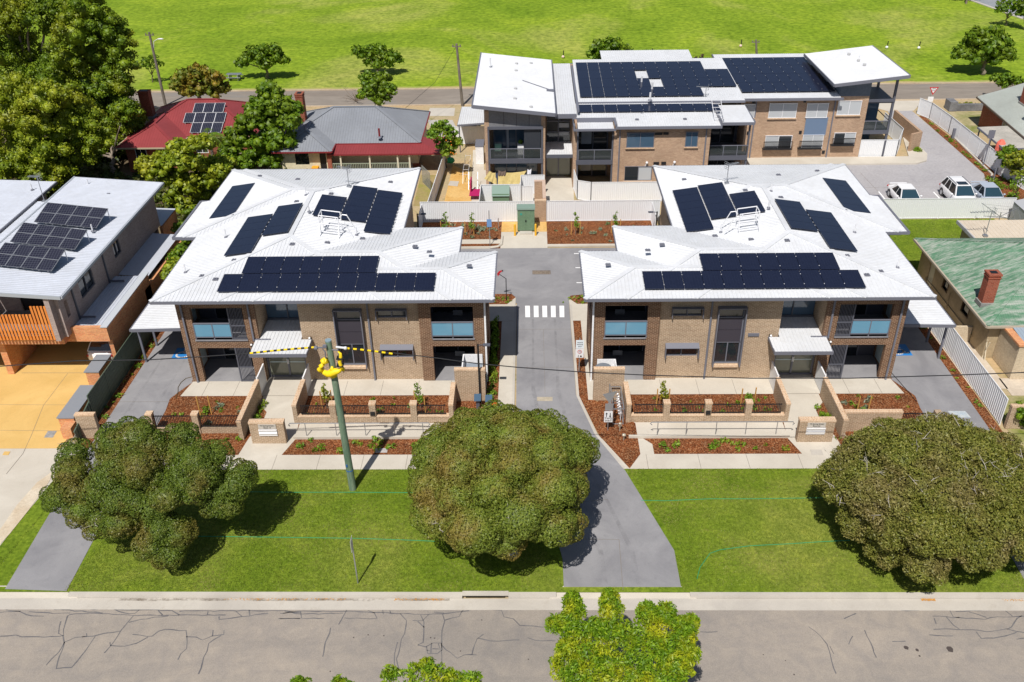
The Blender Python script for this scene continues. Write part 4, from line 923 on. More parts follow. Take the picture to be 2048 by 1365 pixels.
blob(mb,[wp(430,830),wp(395,790),wp(400,730),wp(425,685),wp(455,650)],[.12,.15,.13,.11,.09]); blob(mb,[wp(445,640),wp(470,610),wp(490,590),wp(510,565)],[.07,.17,.17,.09]); blob(mb,[wp(820,770),wp(795,700),wp(785,620),wp(780,540),wp(775,470),wp(765,400)],[.10,.09,.09,.09,.07,.05])
blob(mb,[wp(640,780),wp(655,745)],[.12,.05]); cov=mb.build('insulating_cover',yel,t,smooth=True)
mb=MB(); 
for a in ((780,545),(785,690)): p=wp(*a); mb.box(p.x-.16,p.x+.16,p.y-.16,p.y+.16,p.z-.02,p.z+.02)
mb.build('strap',BLACK,cov)
mb=MB(); mb.beam(wp(445,320),wp(520,320),.12,.12); mb.beam(wp(310,350),wp(520,345),.05,.05); mb.tube([wp(440,370),wp(490,430),wp(495,520),wp(500,560)],.03,6); mb.tube([wp(620,390),wp(740,400)],.03,6); mb.ball(wp(310,355),.11,8,6); mb.build('bracket',CHAR2,t)
mb=MB(); mb.tube([wp(700,335),wp(900,358)],.055,8); mb.ball(wp(885,358),.09,8,6); mb.build('insulator',ALU,t)
def cable(name,pts,r,label,m=BLACK,cat='cable',group=None):
    mb=MB(); mb.tube(pts,r*.8,6); return tag(mb.build(name,m,loc=tuple(Vector((0,0,0)))),label,cat,group)
Lc=[W(x,y,35.9) for x,y in ((-60,739),(0,733),(150,722),(300,720),(400,714),(470,709),(500,707))]
Lt=[W(x,y,35.9) for x,y in ((500,707),(545,702),(590,698),(630,695))]
Rc=[W(x,y,35.9) for x,y in ((785,706),(870,716),(950,727),(1034,735),(1170,745),(1300,751),(1500,757),(1700,757),(1900,751),(2060,745),(2200,738))]
Rt=[W(x,y,35.9) for x,y in ((692,697),(720,699.5),(750,703),(785,708))]
cable('power_cable',Lc,.03,'black overhead power cable running left from the green pole',group='overhead power cables'); cable('power_cable',Rc,.03,'black overhead power cable running right from the green pole across the driveway',group='overhead power cables')
def tiger(pts,label):
    L=[0]; 
    for a,b in zip(pts,pts[1:]): L.append(L[-1]+(b-a).length)
    n=int(L[-1]/.16); mb=MB()
    def at(s):
        for i in range(len(L)-1):
            if s<=L[i+1]+1e-6: return pts[i]+(pts[i+1]-pts[i])*((s-L[i])/(L[i+1]-L[i]))
        return pts[-1]
    for i in range(n): mb.tube([at(L[-1]*i/n),at(L[-1]*(i+1)/n)],.048,8,i%2)
    tag(mb.build('cable_cover',[yel,BLACK],loc=(0,0,0)),label,'cable cover','striped cable covers')
tiger(Lt,'yellow and black striped tube on the cable left of the pole'); tiger(Rt,'yellow and black striped tube on the cable right of the pole')
# ---- post with edge-on sign on the verge
t=thing('street_sign',(-8.05,29.52,0),'thin grey post with edge-on sign plate near the kerb','sign')
mb=MB(); mb.cyl(-8.05,29.52,0,2.85,.035,8); mb.build('post',GALV,t); mb=MB(); mb.box(-8.075,-8.065,29.3,29.75,2.15,2.8); mb.build('sign_plate',ALU,t)
def signpost(x,y,h,plates,label,rz=0,lean=0):
    t=thing('street_sign',(x,y,0),label,'sign')
    mb=MB(); mb.cyl(x,y,0,h,.03,8); mb.build('post',GALV,t)
    return t
wsign=mat('sign_white',(0.72,0.78,0.82),0.5); red=mat('sign_red',(0.55,0.03,0.04),0.5)
t=signpost(2.94,46.86,2.5,None,'white notice above round red speed sign in the mulch beside the driveway')
mb=MB(); mb.box(2.70,3.19,46.79,46.81,1.78,2.38); mb.build('sign_plate',wsign,t); mb=MB(); mb.box(2.69,3.19,46.79,46.81,1.12,1.75); p=mb.build('sign_plate',mat('sign_white2',(0.75,0.75,0.76),0.5),t)
mb=MB(); R0=[(2.94+.13*math.cos(R(a)),46.775,1.56+.13*math.sin(R(a))) for a in range(0,360,15)]; R1=[(2.94+.10*math.cos(R(a)),46.775,1.56+.10*math.sin(R(a))) for a in range(0,360,15)]
mb.add(R0+R1,[(i,(i+1)%24,(i+1)%24+24,i+24) for i in range(24)]); mb.build('red_ring',red,t)
text_mesh('10',0.12,'lettering',BLACK,t,(2.94,46.775,1.56)); text_mesh('PRIVATE',0.085,'lettering',BLACK,t,(2.945,46.775,2.22)); text_mesh('PARKING',0.085,'lettering',BLACK,t,(2.945,46.775,2.08)); text_mesh('ONLY',0.085,'lettering',BLACK,t,(2.945,46.775,1.94))
mb=MB(); mb.ball((2.86,46.77,1.30),(.02,.008,.02),6,5); mb.box(2.845,2.875,46.765,46.78,1.18,1.28); mb.box(2.97,3.07,46.765,46.78,1.20,1.26); mb.box(2.99,3.05,46.765,46.78,1.26,1.29); mb.build('pictogram',BLACK,t)
t=signpost(4.27,40.93,3.2,None,'two way sign under a grey triangle on a tall post beside the meter rack')
mb=MB(); mb.face([(3.90,40.88,2.55),(4.68,40.88,2.78),(4.3,40.88,1.95)]); mb.face([(3.90,40.885,2.55),(4.3,40.885,1.95),(4.68,40.885,2.78)]); mb.box(4.07,4.5,40.88,40.90,1.45,1.92); mb.build('sign_back',GALV,t)
mb=MB(); mb.box(4.03,4.50,40.83,40.85,.68,1.42); mb.build('sign_plate',mat('sign_white2',(0.75,0.75,0.76),0.5),t)
mb=MB()
for s,x in ((1,4.16),(-1,4.36)):
    z=1.19; mb.box(x-.02,x+.02,40.815,40.828,z-.13,z+.13); q=[(x-.065,40.815,z+s*.06),(x+.065,40.815,z+s*.06),(x,40.815,z+s*.17)]; mb.face(q); 
mb.build('arrow',BLACK,t)
text_mesh('TWO',0.17,'lettering',BLACK,t,(4.265,40.815,.95)); text_mesh('WAY',0.17,'lettering',BLACK,t,(4.265,40.815,.79))
t=signpost(-3.23,64.8,3.0,None,'narrow blue sign on a tall thin post in the rear garden bed')
mb=MB(); mb.box(-3.42,-3.05,64.72,64.74,1.65,2.3); mb.build('sign_plate',mat('sign_blue',(0.16,0.30,0.55),0.5),t)
t=thing('street_sign',(43.24,98.05,0),'red and white give way triangle above a white plate at the car park exit','sign')
mb=MB(); mb.cyl(43.24,98.05,0,2.3,.04,8); mb.build('post',GALV,t)
def tri(y,s,z): return [(43.42-s,y,z+s*.58),(43.42+s,y,z+s*.58),(43.42,y,z-s*1.15)]
mb=MB(); mb.face(tri(97.95,.50,2.05)); mb.build('red_border',red,t); mb=MB(); mb.face(tri(97.94,.33,2.05)); mb.build('sign_face',WHITEP,t); mb=MB(); mb.box(43.0,43.6,97.94,97.96,.75,1.3); mb.build('sign_plate',WHITEP,t)
text_mesh('GIVE',0.17,'lettering',BLACK,t,(43.42,97.93,2.16)); text_mesh('WAY',0.14,'lettering',BLACK,t,(43.42,97.93,1.98))
# light poles
def lightpole(x,y,h,s,label):
    t=thing('light_pole',(x,y,0),label,'light pole','black light poles'); mb=MB(); mb.cyl(x,y,0,h,.055,8); mb.build('pole',BLACK,t)
    mb=MB(); mb.beam((x,y,h-.06),(x+s*.35,y,h-.02),.04); mb.box(min(x+s*.3,x+s*.7),max(x+s*.3,x+s*.7),y-.12,y+.12,h-.06,h+.0); mb.build('lamp_head',CHAR,t)
lightpole(-3.05,43.72,4.05,1,'slim black light pole against the left screen wall'); lightpole(-9.04,66.6,2.0,1,'short black light pole at the end of the left garden bed'); lightpole(10.0,66.6,2.0,-1,'short black light pole at the end of the right garden bed')
# bollards, cabinets
for x,l in ((-1.28,'left'),(0.38,'right')):
    mb=MB(); mb.cyl(x,66.6,0,.95,.085,12); mb.ball((x,66.6,.95),.085,10,6); tag(mb.build('bollard',mat('safety_yellow',(0.78,0.42,0.02),0.5),loc='auto'),'yellow bollard on the '+l+' side of the tall green cabinet','bollard','yellow bollards')
grn=surf('cabinet_green',(0.13,0.21,0.13),(0.15,0.24,0.15),1,8,0.5)
t=thing('electrical_cabinet',(-.4,67.6,0),'tall green two door electrical cabinet between yellow bollards','cabinet')
mb=MB(); mb.box(-1.08,.30,67.3,68.1,.1,1.95); mb.build('body',grn,t)
for a,b in ((-1.06,-.4),(-.38,.28)): mb=MB(); mb.box(a,b,67.27,67.3,.15,1.8); d_=mb.build('door',grn,t); mb=MB(); mb.box((b if a<-1 else a)-.05,(b if a<-1 else a)+.03,67.24,67.27,.9,1.05); mb.build('handle',BLACK,d_)
mb=MB(); mb.box(-1.12,.34,67.22,68.15,1.95,2.08); mb.build('lid',mat('cabinet_lid',(0.22,0.31,0.26),0.5),t); mb=MB(); mb.box(-.85,-.7,67.255,67.27,1.5,1.65); mb.build('sticker',mat('teal',(0.02,0.30,0.25),0.5),t)
mb=MB(); mb.box(-.9,.1,66.75,67.25,0,.12); mb.build('plinth',CONCK,t)
t=thing('electrical_cabinet',(-2.6,72.4,0),'squat pale green cabinet with flat lid inside the white enclosure','cabinet')
mb=MB(); mb.box(-3.25,-1.85,71.9,72.9,0,1.35); mb.build('body',grn,t); mb=MB(); mb.hexa([(-3.3,71.8,1.2),(-1.8,71.8,1.2),(-1.8,72.95,1.2),(-3.3,72.95,1.2)],[(-3.3,71.8,1.25),(-1.8,71.8,1.25),(-1.8,72.95,1.75),(-3.3,72.95,1.75)]); mb.build('lid',mat('cabinet_lid',(0.22,0.31,0.26),0.5),t)
# meter rack
t=thing('meter_rack',(5.1,42.6,0),'steel frame holding a row of silver water meters beside the brick wing wall','meter rack')
mb=MB()
for z in (.05,1.1):
    for x in (4.62,5.2): mb.beam((x,41.5,z),(x,43.7,z),.05)
    for y in (41.5,43.7): mb.beam((4.62,y,z),(5.2,y,z),.05)
for x in (4.62,5.2):
    for y in (41.5,42.05,42.6,43.15,43.7): mb.beam((x,y,0),(x,y,1.1),.03)
for y in (42.05,42.6,43.15): mb.beam((4.62,y,1.1),(5.2,y,1.1),.03)
mb.build('frame',GALV,t)
for i in range(8): mb=MB(); y=41.7+i*.25; mb.ball((5.05-.03*(i%2),y,.75),(.07,.07,.06),8,6); mb.cyl(5.05,y,.15,.7,.02,6); mb.box(4.9,5.1,y-.03,y+.03,.62,.68); mb.build('water_meter',ALU,t)
mb=MB(); mb.cyl(4.95,40.9,0,.5,.035,8); mb.ball((4.95,40.9,.52),.09,8,6); mb.box(4.85,5.05,40.87,40.93,.35,.40); tag(mb.build('tap_standpipe',mat('brassy_grey',(0.50,0.45,0.36),0.4,.4),loc='auto'),'short tap standpipe in the mulch just beside the two way sign','standpipe')
mb=MB(); mb.cyl(5.1,40.05,0,.32,.03,8,r2=.05); mb.ball((5.1,40.05,.38),(.12,.12,.09),8,6); tag(mb.build('hydrant_valve',mat('brassy_grey',(0.50,0.45,0.36),0.4,.4),loc='auto'),'squat metal hydrant valve standing alone in the mulch near the footpath','valve')
# leaning panels and orange cloth at the foot of the light pole
for x,y,rz_,l in ((-3.15,43.1,8,'left of the orange cloth'),(-2.5,43.0,-8,'nearest the orange cloth')):
    t=thing('slanted_panel_post',(x,y,0),'short dark post carrying a slanted glassy panel, '+l,'panel post','slanted panel posts'); mb=MB(); mb.box(x-.1,x+.1,y-.08,y+.08,0,.75); mb.build('post',CHAR,t); mb=MB(); mb.hexa([(x-.2,y-.25,.68),(x+.2,y-.22,.68),(x+.2,y+.15,.92),(x-.2,y+.12,.92)],[(x-.2,y-.25,.72),(x+.2,y-.22,.72),(x+.2,y+.15,.96),(x-.2,y+.12,.96)]); mb.build('panel',GLASSB,t)
mb=MB(); mb.ball((-2.15,42.9,.2),(.34,.26,.3),9,7,jit=.2); tag(mb.build('orange_cloth',mat('orange_fabric',(0.85,0.10,0.01),0.8),loc='auto'),'crumpled orange cloth on the mulch behind the big round tree','cloth')
# hoses
def gp_(L,z=.04): return [P(x,y,z) for x,y in L]
hose=mat('green_hose',(0.01,0.34,0.16),0.5)
for L,l in ((((400,985),(490,984),(600,985),(700,985),(860,986)),'upper green line across the left lawn, passing the foot of the pole'),(((330,1070),(400,1073),(560,1075),(710,1077),(800,1080),(870,1083)),'lower green line across the left lawn, above the thin grey post'),
            (((1282,1001),(1330,1002),(1420,998),(1500,998),(1650,996)),'upper straight green line across the right lawn'),(((1394,1158),(1400,1135),(1420,1107),(1440,1100),(1500,1092),(1580,1088),(1640,1084),(1700,1081)),'lower curved green line across the right lawn')):
    cable('garden_hose',gp_(L,.03),.016,l,hose,'hose','green lines on the lawns')
cable('garden_hose',gp_([(384,754),(372,757),(362,765),(356,775),(356,783),(352,798)],.03),.02,'brown hose curling on the far left grey driveway',mat('brown_hose',(0.12,0.08,0.03),.6),'hose')
cable('black_line',gp_([(1783,746),(1800,765),(1820,788),(1832,803)],.03),.02,'thin black line running across the far right driveway',BLACK,'cable')  # thin black tube following a dark line over the driveway
# pit lids
def lid(pts,z,m,label):
    mb=MB(); q=[P(x,y,0) for x,y in pts]; mb.prism([(p.x,p.y) for p in reversed(q)],z-.015,z); tag(mb.build('pit_lid',m,loc='auto'),label,'pit lid')
lid([(96,863),(114,863),(106,876),(88,876)],.02,surf('cast_lid',(0.24,0.24,0.24),(0.34,0.33,0.32),3,12),'grey cast pit lid set in the yellow driveway')
lid([(9,904),(21,904),(17,911),(5,911)],.024,CONCY,'small yellow pit lid with dark rim in the pale crossover')
lid([(750,898),(776,897),(774,906),(750,906)],.02,surf('grey_lid',(0.40,0.37,0.36),(0.48,0.44,0.42),3,12),'grey pit lid in the left front mulch strip')
lid([(1620,900),(1643,900),(1647,911),(1623,911)],.018,CONCK,'square concrete pit lid in the right footpath')
lid([(1895,823),(1930,823),(1942,836),(1908,836)],.022,surf('blueish_lid',(0.35,0.42,0.48),(0.48,0.50,0.50),3,12),'bluish grated pit lid on the far right driveway')
lid([(870,864),(898,864),(900,872),(868,873)],.03,surf('brown_tactile',(0.20,0.15,0.11),(0.26,0.20,0.15),3,12),'brown lid at the end of the left ramp')
lid([(1880,377),(1898,377),(1905,387),(1885,387)],.0,surf('blueish_lid',(0.35,0.42,0.48),(0.48,0.50,0.50),3,12),'bluish pit lid between the white cars')
lid([(1074,795),(1105,795),(1105,803),(1074,803)],.026,surf('sandy_lid',(0.38,0.33,0.25),(0.46,0.40,0.31),3,12),'sandy lid in the driveway behind the big round tree')
lid([(900,362),(918,363),(915,373),(896,371)],.0,CONCK,'pale slab set in the orange sand')
# ================================================================ neighbouring buildings
def win(B,x0,x1,y,z0,z1,m=GLASS,frame=CHAR2,mull=1,sill=None,fw=.05,hole=False):
    mb=MB(); mb.box(x0,x1,y-.03,y+.03,z0,z1); w_=mb.build('window',m,B)
    mb=MB()
    for z in (z0,z1): mb.box(x0-fw,x1+fw,y-.07,y+.02,z-fw/2,z+fw/2)
    for i in range(mull+2):
        x=x0+(x1-x0)*i/(mull+1); mb.box(x-fw/2,x+fw/2,y-.065,y+.02,z0,z1)
    mb.build('frame',frame,w_)
    if sill: mb=MB(); mb.box(x0-.1,x1+.1,y-.12,y-.02,z0-.13,z0-.03); mb.build('sill',sill,w_)
    return w_
def winpx(B,ax,ay,bx,by,Y,**k):
    a=W(ax,ay,Y); b=W(bx,by,Y); return win(B,min(a.x,b.x),max(a.x,b.x),Y,min(a.z,b.z),max(a.z,b.z),**k)
def simple(B,name,m,*bs):
    mb=MB()
    for b in bs: mb.box(*b)
    return mb.build(name,m,B)
def chimney(B,x,y,z0,z1,w=.9,d=.9,m=BRICK_R,pot=False):
    mb=MB(); mb.box(x-w/2,x+w/2,y-d/2,y+d/2,z0,z1-.12); mb.box(x-w/2-.04,x+w/2+.04,y-d/2-.04,y+d/2+.04,z1-.3,z1-.22); mb.box(x-w/2-.05,x+w/2+.05,y-d/2-.05,y+d/2+.05,z1-.12,z1); c=mb.build('chimney',m,B)
    mb=MB(); mb.box(x-w/2-.08,x+w/2+.08,y-d/2-.1,y+d/2+.08,z0-.02,z0+.25); mb.build('flashing',surf('lead_flashing',(0.20,0.20,0.20),(0.34,0.33,0.30),1,6),c)
    mb=MB(); mb.box(x-w/2+.15,x+w/2-.15,y-d/2+.15,y+d/2-.15,z1,z1+.02); mb.build('flue',BLACK,c)
    return c
# ---------------- tall skillion block with balcony
B=thing('apartment_building',(-1.3,85,0),'tall block under a tilted white skillion roof with glazed balcony, behind the green cabinets','apartment block','rear apartment blocks')
simple(B,'wall',BRICK_T,(-4.0,1.3,79.6,93,0,6.75),(-4.0,-3.6,77.0,79.6,0,6.9),(0.95,1.3,77.0,79.6,0,6.7))
mb=MB(); mb.hexa([(-3.6,77.02,5.45),(.95,77.02,5.45),(.95,77.2,5.45),(-3.6,77.2,5.45)],[(-3.6,77.02,7.4),(.95,77.02,6.85),(.95,77.2,6.85),(-3.6,77.2,7.4)]); mb.build('cladding_panel',surf('grey_cladding',(0.17,0.17,0.18),(0.21,0.21,0.22),.5,5),B)
mb=MB(); 
for x in (-2.3,-1.2,-.1): mb.box(x-.015,x+.015,77.0,77.02,5.45,7.0)
mb.build('panel_joint',BLACK,B)
mb=MB(); c=[(-4.9,76.2,7.68),(2.15,76.2,6.88),(2.15,93.5,6.88),(-4.9,93.5,7.68)]; mb.face(c); mb.face([(a,b,c_-.22) for a,b,c_ in c][::-1]); ribs(mb,c,(1,0),.2,.03,.02); mb.build('roof',ROOF_W,B)
mb=MB(); mb.beam((-4.9,76.16,7.58),(2.15,76.16,6.78),.1,.3); mb.beam((-4.95,76.2,7.58),(-4.95,93.5,7.58),.12,.3); mb.beam((2.2,76.2,6.78),(2.2,93.5,6.78),.1,.26); mb.build('fascia',CHAR2,B)
simple(B,'balcony_slab',CHAR,(-3.6,.95,76.95,79.6,2.3,2.58)); simple(B,'ceiling',CHAR,(-3.6,.95,77.0,79.6,5.38,5.45))
simple(B,'balcony_frame',CHAR,(-3.75,-3.6,76.9,77.05,0,5.5),(.95,1.1,76.9,77.05,0,5.5),(-3.75,1.1,76.88,77.05,5.3,5.55),(-3.75,1.1,76.86,76.99,2.2,2.62))
for z0,z1 in ((.05,2.2),(2.6,5.1)):
    simple(B,'sliding_door',GLASSB,(-3.3,.6,79.5,79.58,z0,z1)); mb=MB()
    for x in (-3.3,-2.2,-1.3,-.3,.6): mb.box(x-.04,x+.04,79.44,79.5,z0,z1)
    mb.build('door_frame',CHAR2,B)
simple(B,'blind',BLIND,(-2.15,-1.95,79.40,79.43,2.7,5.0),(-.55,-.1,79.40,79.43,3.2,5.0))
g=simple(B,'balustrade',mat('grey_glass',(0.05,0.06,0.06),.1,0,.6,lambda t,b: b.inputs['Alpha'].__setattr__('default_value',.55)),(-3.55,.9,76.95,76.97,2.7,3.5)); mb=MB(); mb.box(-3.6,.95,76.93,76.99,3.5,3.56)
for x in (-3.55,-2.1,-.6,.9): mb.box(x-.03,x+.03,76.93,76.99,2.6,3.5)
mb.build('rail',CHAR2,g)
simple(B,'corner_screen',mat('dark_mesh',(0.03,0.035,0.045),.5),(-.55,.9,77.1,77.14,2.65,5.3))
for px,py in ((1033,127),(1032,141),(1062,123),(1031,177),(1030,197),(1062,210)):
    q=P(px,py,7.35); zz=7.68-.8*(q.x+4.9)/7.05; mb=MB(); mb.cyl(q.x,q.y,zz,zz+.12,.16,10); mb.build('roof_vent',mat('vent_pale',(0.5,0.5,0.5),.5),B)
for px,py in ((981,134),): q=P(px,py,7.6); vent_stack(B,q.x,q.y,7.55,.9,.07)
q=P(1045,160,7.3); mb=MB(); mb.beam((q.x,q.y,7.25),(2.1,q.y-2.4,6.95),.05,.05); mb.box(1.5,2.2,q.y-2.6,q.y-2.2,6.9,7.05); mb.build('roof_conduit',CHAR2,B)
# side carport roof and car beside the tower
t=thing('carport',(-6.5,90,0),'white carport roof on the left flank of the skillion block','carport')
mb=MB(); a=[P(915,250,2.8),P(968,246,2.8),P(968,214,2.8),P(924,214,2.8)]; mb.face([(p.x,p.y,2.8) for p in a]); ribs(mb,[(p.x,p.y,2.8) for p in a],(0,1)); mb.face([(p.x,p.y,2.74) for p in a][::-1]); mb.build('roof',ROOF_W,t)
mb=MB(); 
for i in range(4): mb.beam(a[i]-Vector((0,0,.09)),a[(i+1)%4]-Vector((0,0,.09)),.08,.16)
mb.build('fascia',CHAR2,t)
for p in a[:1]+a[3:]: mb=MB(); mb.box(p.x+.1,p.x+.2,p.y,p.y+.1,0,2.7); mb.build('post',CHAR,t)
# ---------------- link + middle block
B=thing('apartment_building',(9.5,85,0),'middle tan brick block with rows of black panels on a white ribbed roof','apartment block','rear apartment blocks')
simple(B,'wall',BRICK_T,(1.35,4.0,80.4,93,0,6.1),(3.75,4.05,76.6,80.4,0,5.9),(7.25,15.6,76.4,76.65,0,5.72),(7.25,7.5,76.65,93,0,5.72),(15.35,15.6,76.65,92,0,5.7),(4.05,15.35,92.6,92.8,0,6.6),(4.05,7.25,79.4,79.6,0,5.6))
simple(B,'stair_glazing',GLASS,(1.5,3.6,80.3,80.38,2.9,5.9)); mb=MB()
for z in (2.9,3.9,4.9,5.9): mb.box(1.5,3.6,80.22,80.3,z-.04,z+.04)
mb.box(2.5,2.58,80.22,80.3,2.9,5.9); mb.build('glazing_frame',CHAR2,B)
simple(B,'blind',BLIND,(2.6,3.5,80.24,80.27,3.6,3.9),(2.6,3.5,80.24,80.27,4.3,4.7))
mb=MB(); c=[(1.35,77.4,2.75),(3.75,77.4,2.75),(3.75,80.3,2.95),(1.35,80.3,2.95)]; mb.face(c); ribs(mb,c,(0,1)); mb.build('canopy_roof',ROOF_W,B); simple(B,'canopy_fascia',CHAR,(1.35,3.75,77.3,77.4,2.5,2.8))
simple(B,'entry_door',DOORG,(1.5,3.6,79.4,79.46,.05,2.4)); simple(B,'door_frame',CHAR2,(2.5,2.6,79.3,79.4,0,2.4),(1.42,1.5,79.3,79.4,0,2.4)); simple(B,'lobby_wall',CREAMP,(1.35,3.75,80.1,80.28,0,2.5))
mb=MB()
c=[(2.22,78.2,6.2),(4.05,78.2,6.2),(4.05,93.3,6.55),(2.22,93.3,6.55)]; mb.face(c); ribs(mb,c,(0,1))
c=[(7.35,75.9,5.78),(16.3,75.9,5.78),(16.3,81.2,6.15),(7.35,81.2,6.15)]; mb.face(c); ribs(mb,c,(0,1)); c=[(4.05,77.75,5.93),(7.35,77.75,5.91),(7.35,81.2,6.15),(4.05,81.2,6.15)]; mb.face(c); ribs(mb,c,(0,1))
c=[(4.3,81.35,6.25),(19.4,81.35,6.25),(19.4,93.4,6.9),(4.3,93.4,6.9)]; mb.face(c); ribs(mb,c,(0,1)); c=[(7.3,93.4,6.78),(16.5,93.4,6.78),(16.5,96.6,6.95),(7.3,96.6,6.95)]; mb.face(c); ribs(mb,c,(0,1))
c=[(4.1,76.0,5.55),(7.2,76.0,5.55),(7.2,77.6,5.62),(4.1,77.6,5.62)]; mb.face(c); ribs(mb,c,(0,1))
mb.build('roof',ROOF_W,B)
simple(B,'fascia',CHAR2,(7.3,16.4,75.78,75.9,5.58,5.80),(3.7,7.35,75.78,75.92,5.45,5.62),(3.7,3.85,75.92,78.2,5.45,5.9),(7.25,7.45,75.92,77.8,5.82,5.98),(3.7,7.3,77.62,77.74,5.6,6.0),(16.3,16.4,75.9,81.3,5.7,6.2),(4.1,4.3,78.3,93.4,6.3,6.55),(4.05,19.4,81.22,81.34,6.1,6.28),(2.2,4.05,78.05,78.18,5.85,6.22))
simple(B,'balcony_slab',CHAR,(4.05,7.25,76.5,79.4,2.3,2.58)); simple(B,'ceiling',CHAR,(4.05,7.25,76.5,79.4,5.3,5.4)); simple(B,'balcony_frame',CHAR,(4.05,4.18,76.45,76.6,0,5.5),(7.1,7.24,76.45,76.6,0,5.5),(4.0,7.24,76.40,76.5,2.2,2.6),(4.0,7.24,76.40,76.5,5.2,5.5))
for z0,z1 in ((.05,2.2),(2.6,5.1)):
    simple(B,'sliding_door',GLASS,(4.3,7.0,79.3,79.38,z0,z1)); simple(B,'door_frame',CHAR2,(4.3,4.38,79.2,79.3,z0,z1),(5.6,5.68,79.2,79.3,z0,z1),(6.9,7.0,79.2,79.3,z0,z1)); simple(B,'blind',BLIND,(4.6,5.5,79.22,79.25,z0+.5,z1-.1))
g=simple(B,'balustrade',MATS['grey_glass'],(4.2,7.1,76.46,76.48,2.7,3.5)); mb=MB(); mb.box(4.2,7.1,76.44,76.5,3.5,3.56)
for x in (4.2,5.6,7.1): mb.box(x-.03,x+.03,76.44,76.5,2.6,3.5)
mb.build('rail',CHAR2,g)
kx,ky=4.6545,4.6545
def vm(x,y): return (1040+x/4.6545,120+y/4.6545)
for a,b,m_ in (((998,680),(1240,812),GLASSB),((1548,672),(1645,805),GLASSB),((980,995),(1218,1118),BLIND),((1525,990),(1620,1060),BLIND)):
    winpx(B,*vm(*a),*vm(*b),76.36,m=m_,sill=BRICK_CAP)
p=W(*vm(980,995),76.3); q=W(*vm(1092,1118),76.3); simple(B,'window',GLASS,(p.x,q.x,76.28,76.33,q.z,p.z))
for a,b in (((1255,678),(1325,700)),((1335,676),(1383,697)),((1243,952),(1293,976)),((1316,950),(1358,976))): 
    p=W(*vm(*a),76.36); q=W(*vm(*b),76.36); simple(B,'wall_vent',BLACK,(p.x,q.x,76.33,76.38,q.z,p.z))
for px in ((1180,955),(1437,950)): p=W(*vm(*px),76.3); mb=MB(); mb.ball((p.x,76.2,p.z),.12,8,6); mb.beam((p.x,76.2,p.z),(p.x-.1,76.38,p.z-.4),.08); mb.build('wall_lamp',WHITEP,B)
for x in (7.75,15.2): simple(B,'downpipe',CHAR2,(x-.05,x+.05,76.28,76.39,0,5.6))
UU=Vector((1,0,0)); VV=Vector((0,1,.35/5.3)).normalized()
a=P(1148,227,5.95); solar(B,(4.35,78.9,6.0),UU,VV,11,1,1.13,1.72,clips=True)
VV=Vector((0,1,.65/12)).normalized(); 
solar(B,(4.55,82.3,6.32),UU,VV,11,4,1.13,2.42,skip={(5,2),(6,1)}|{(10,0)})
solar(B,(4.55+11*1.13,84.7,6.45),UU,VV,2,2,1.13,2.42)
mb=MB(); x0=15.9; mb.beam((x0,76.9,6.0),(x0+.1,79.5,6.9),.05); mb.beam((x0+.8,76.9,6.0),(x0+.9,79.5,6.9),.05)
for i in range(6): mb.beam((x0,77+i*.5,6.05+i*.17),(x0+.8,77+i*.5,6.05+i*.17),.04)
mb.build('roof_ladder',ALU,B)
yagi(None,16.0,82.5,6.3,.9,None,par=B,heading=160)
for px,py in ((1283,168),(1304,180),(1300,201)): q=P(px,py,6.5); vent_stack(B,q.x,q.y,6.5,.7,.09)
for px,py in ((1274,240),(1284,229),(1343,227),(1370,239),(1392,226)): q=P(px,py,5.9); anchor(B,q.x,q.y,5.9)
# right balcony bay of the middle block
simple(B,'wall',BRICK_T,(18.9,19.1,78.3,83,0,5.6)); simple(B,'rear_lining',CHAR,(15.6,18.9,80.9,81.1,0,5.6))
mb=MB(); c=[(15.55,76.9,5.72),(19.35,76.9,5.72),(19.35,81.2,5.9),(16.45,81.2,5.9),(16.45,77.3,5.74)]; mb.face([c[0],c[1],c[2],c[3]]); mb.build('roof',ROOF_W,B); simple(B,'fascia',CHAR2,(16.42,19.4,76.8,76.9,5.5,5.74),(19.36,19.46,76.9,81.2,5.6,5.8))
simple(B,'balcony_slab',CHAR,(15.65,19.2,77.3,80.9,2.3,2.58)); simple(B,'balcony_frame',CHAR,(19.05,19.2,77.25,77.4,0,5.5),(15.62,15.75,77.25,77.4,0,5.5),(15.62,19.2,77.2,77.3,2.2,2.6))
for z0,z1 in ((.05,2.2),(2.6,5.1)): simple(B,'sliding_door',GLASS,(16,18.6,80.8,80.88,z0,z1)); simple(B,'door_frame',CHAR2,(16,16.08,80.7,80.8,z0,z1),(17.3,17.38,80.7,80.8,z0,z1))
g=simple(B,'balustrade',MATS['grey_glass'],(15.75,19.1,77.24,77.26,2.7,3.5)); simple(g,'rail',CHAR2,(15.7,19.2,77.22,77.28,3.5,3.56),(17,17.05,77.22,77.28,2.6,3.5),(18.2,18.25,77.22,77.28,2.6,3.5)); 
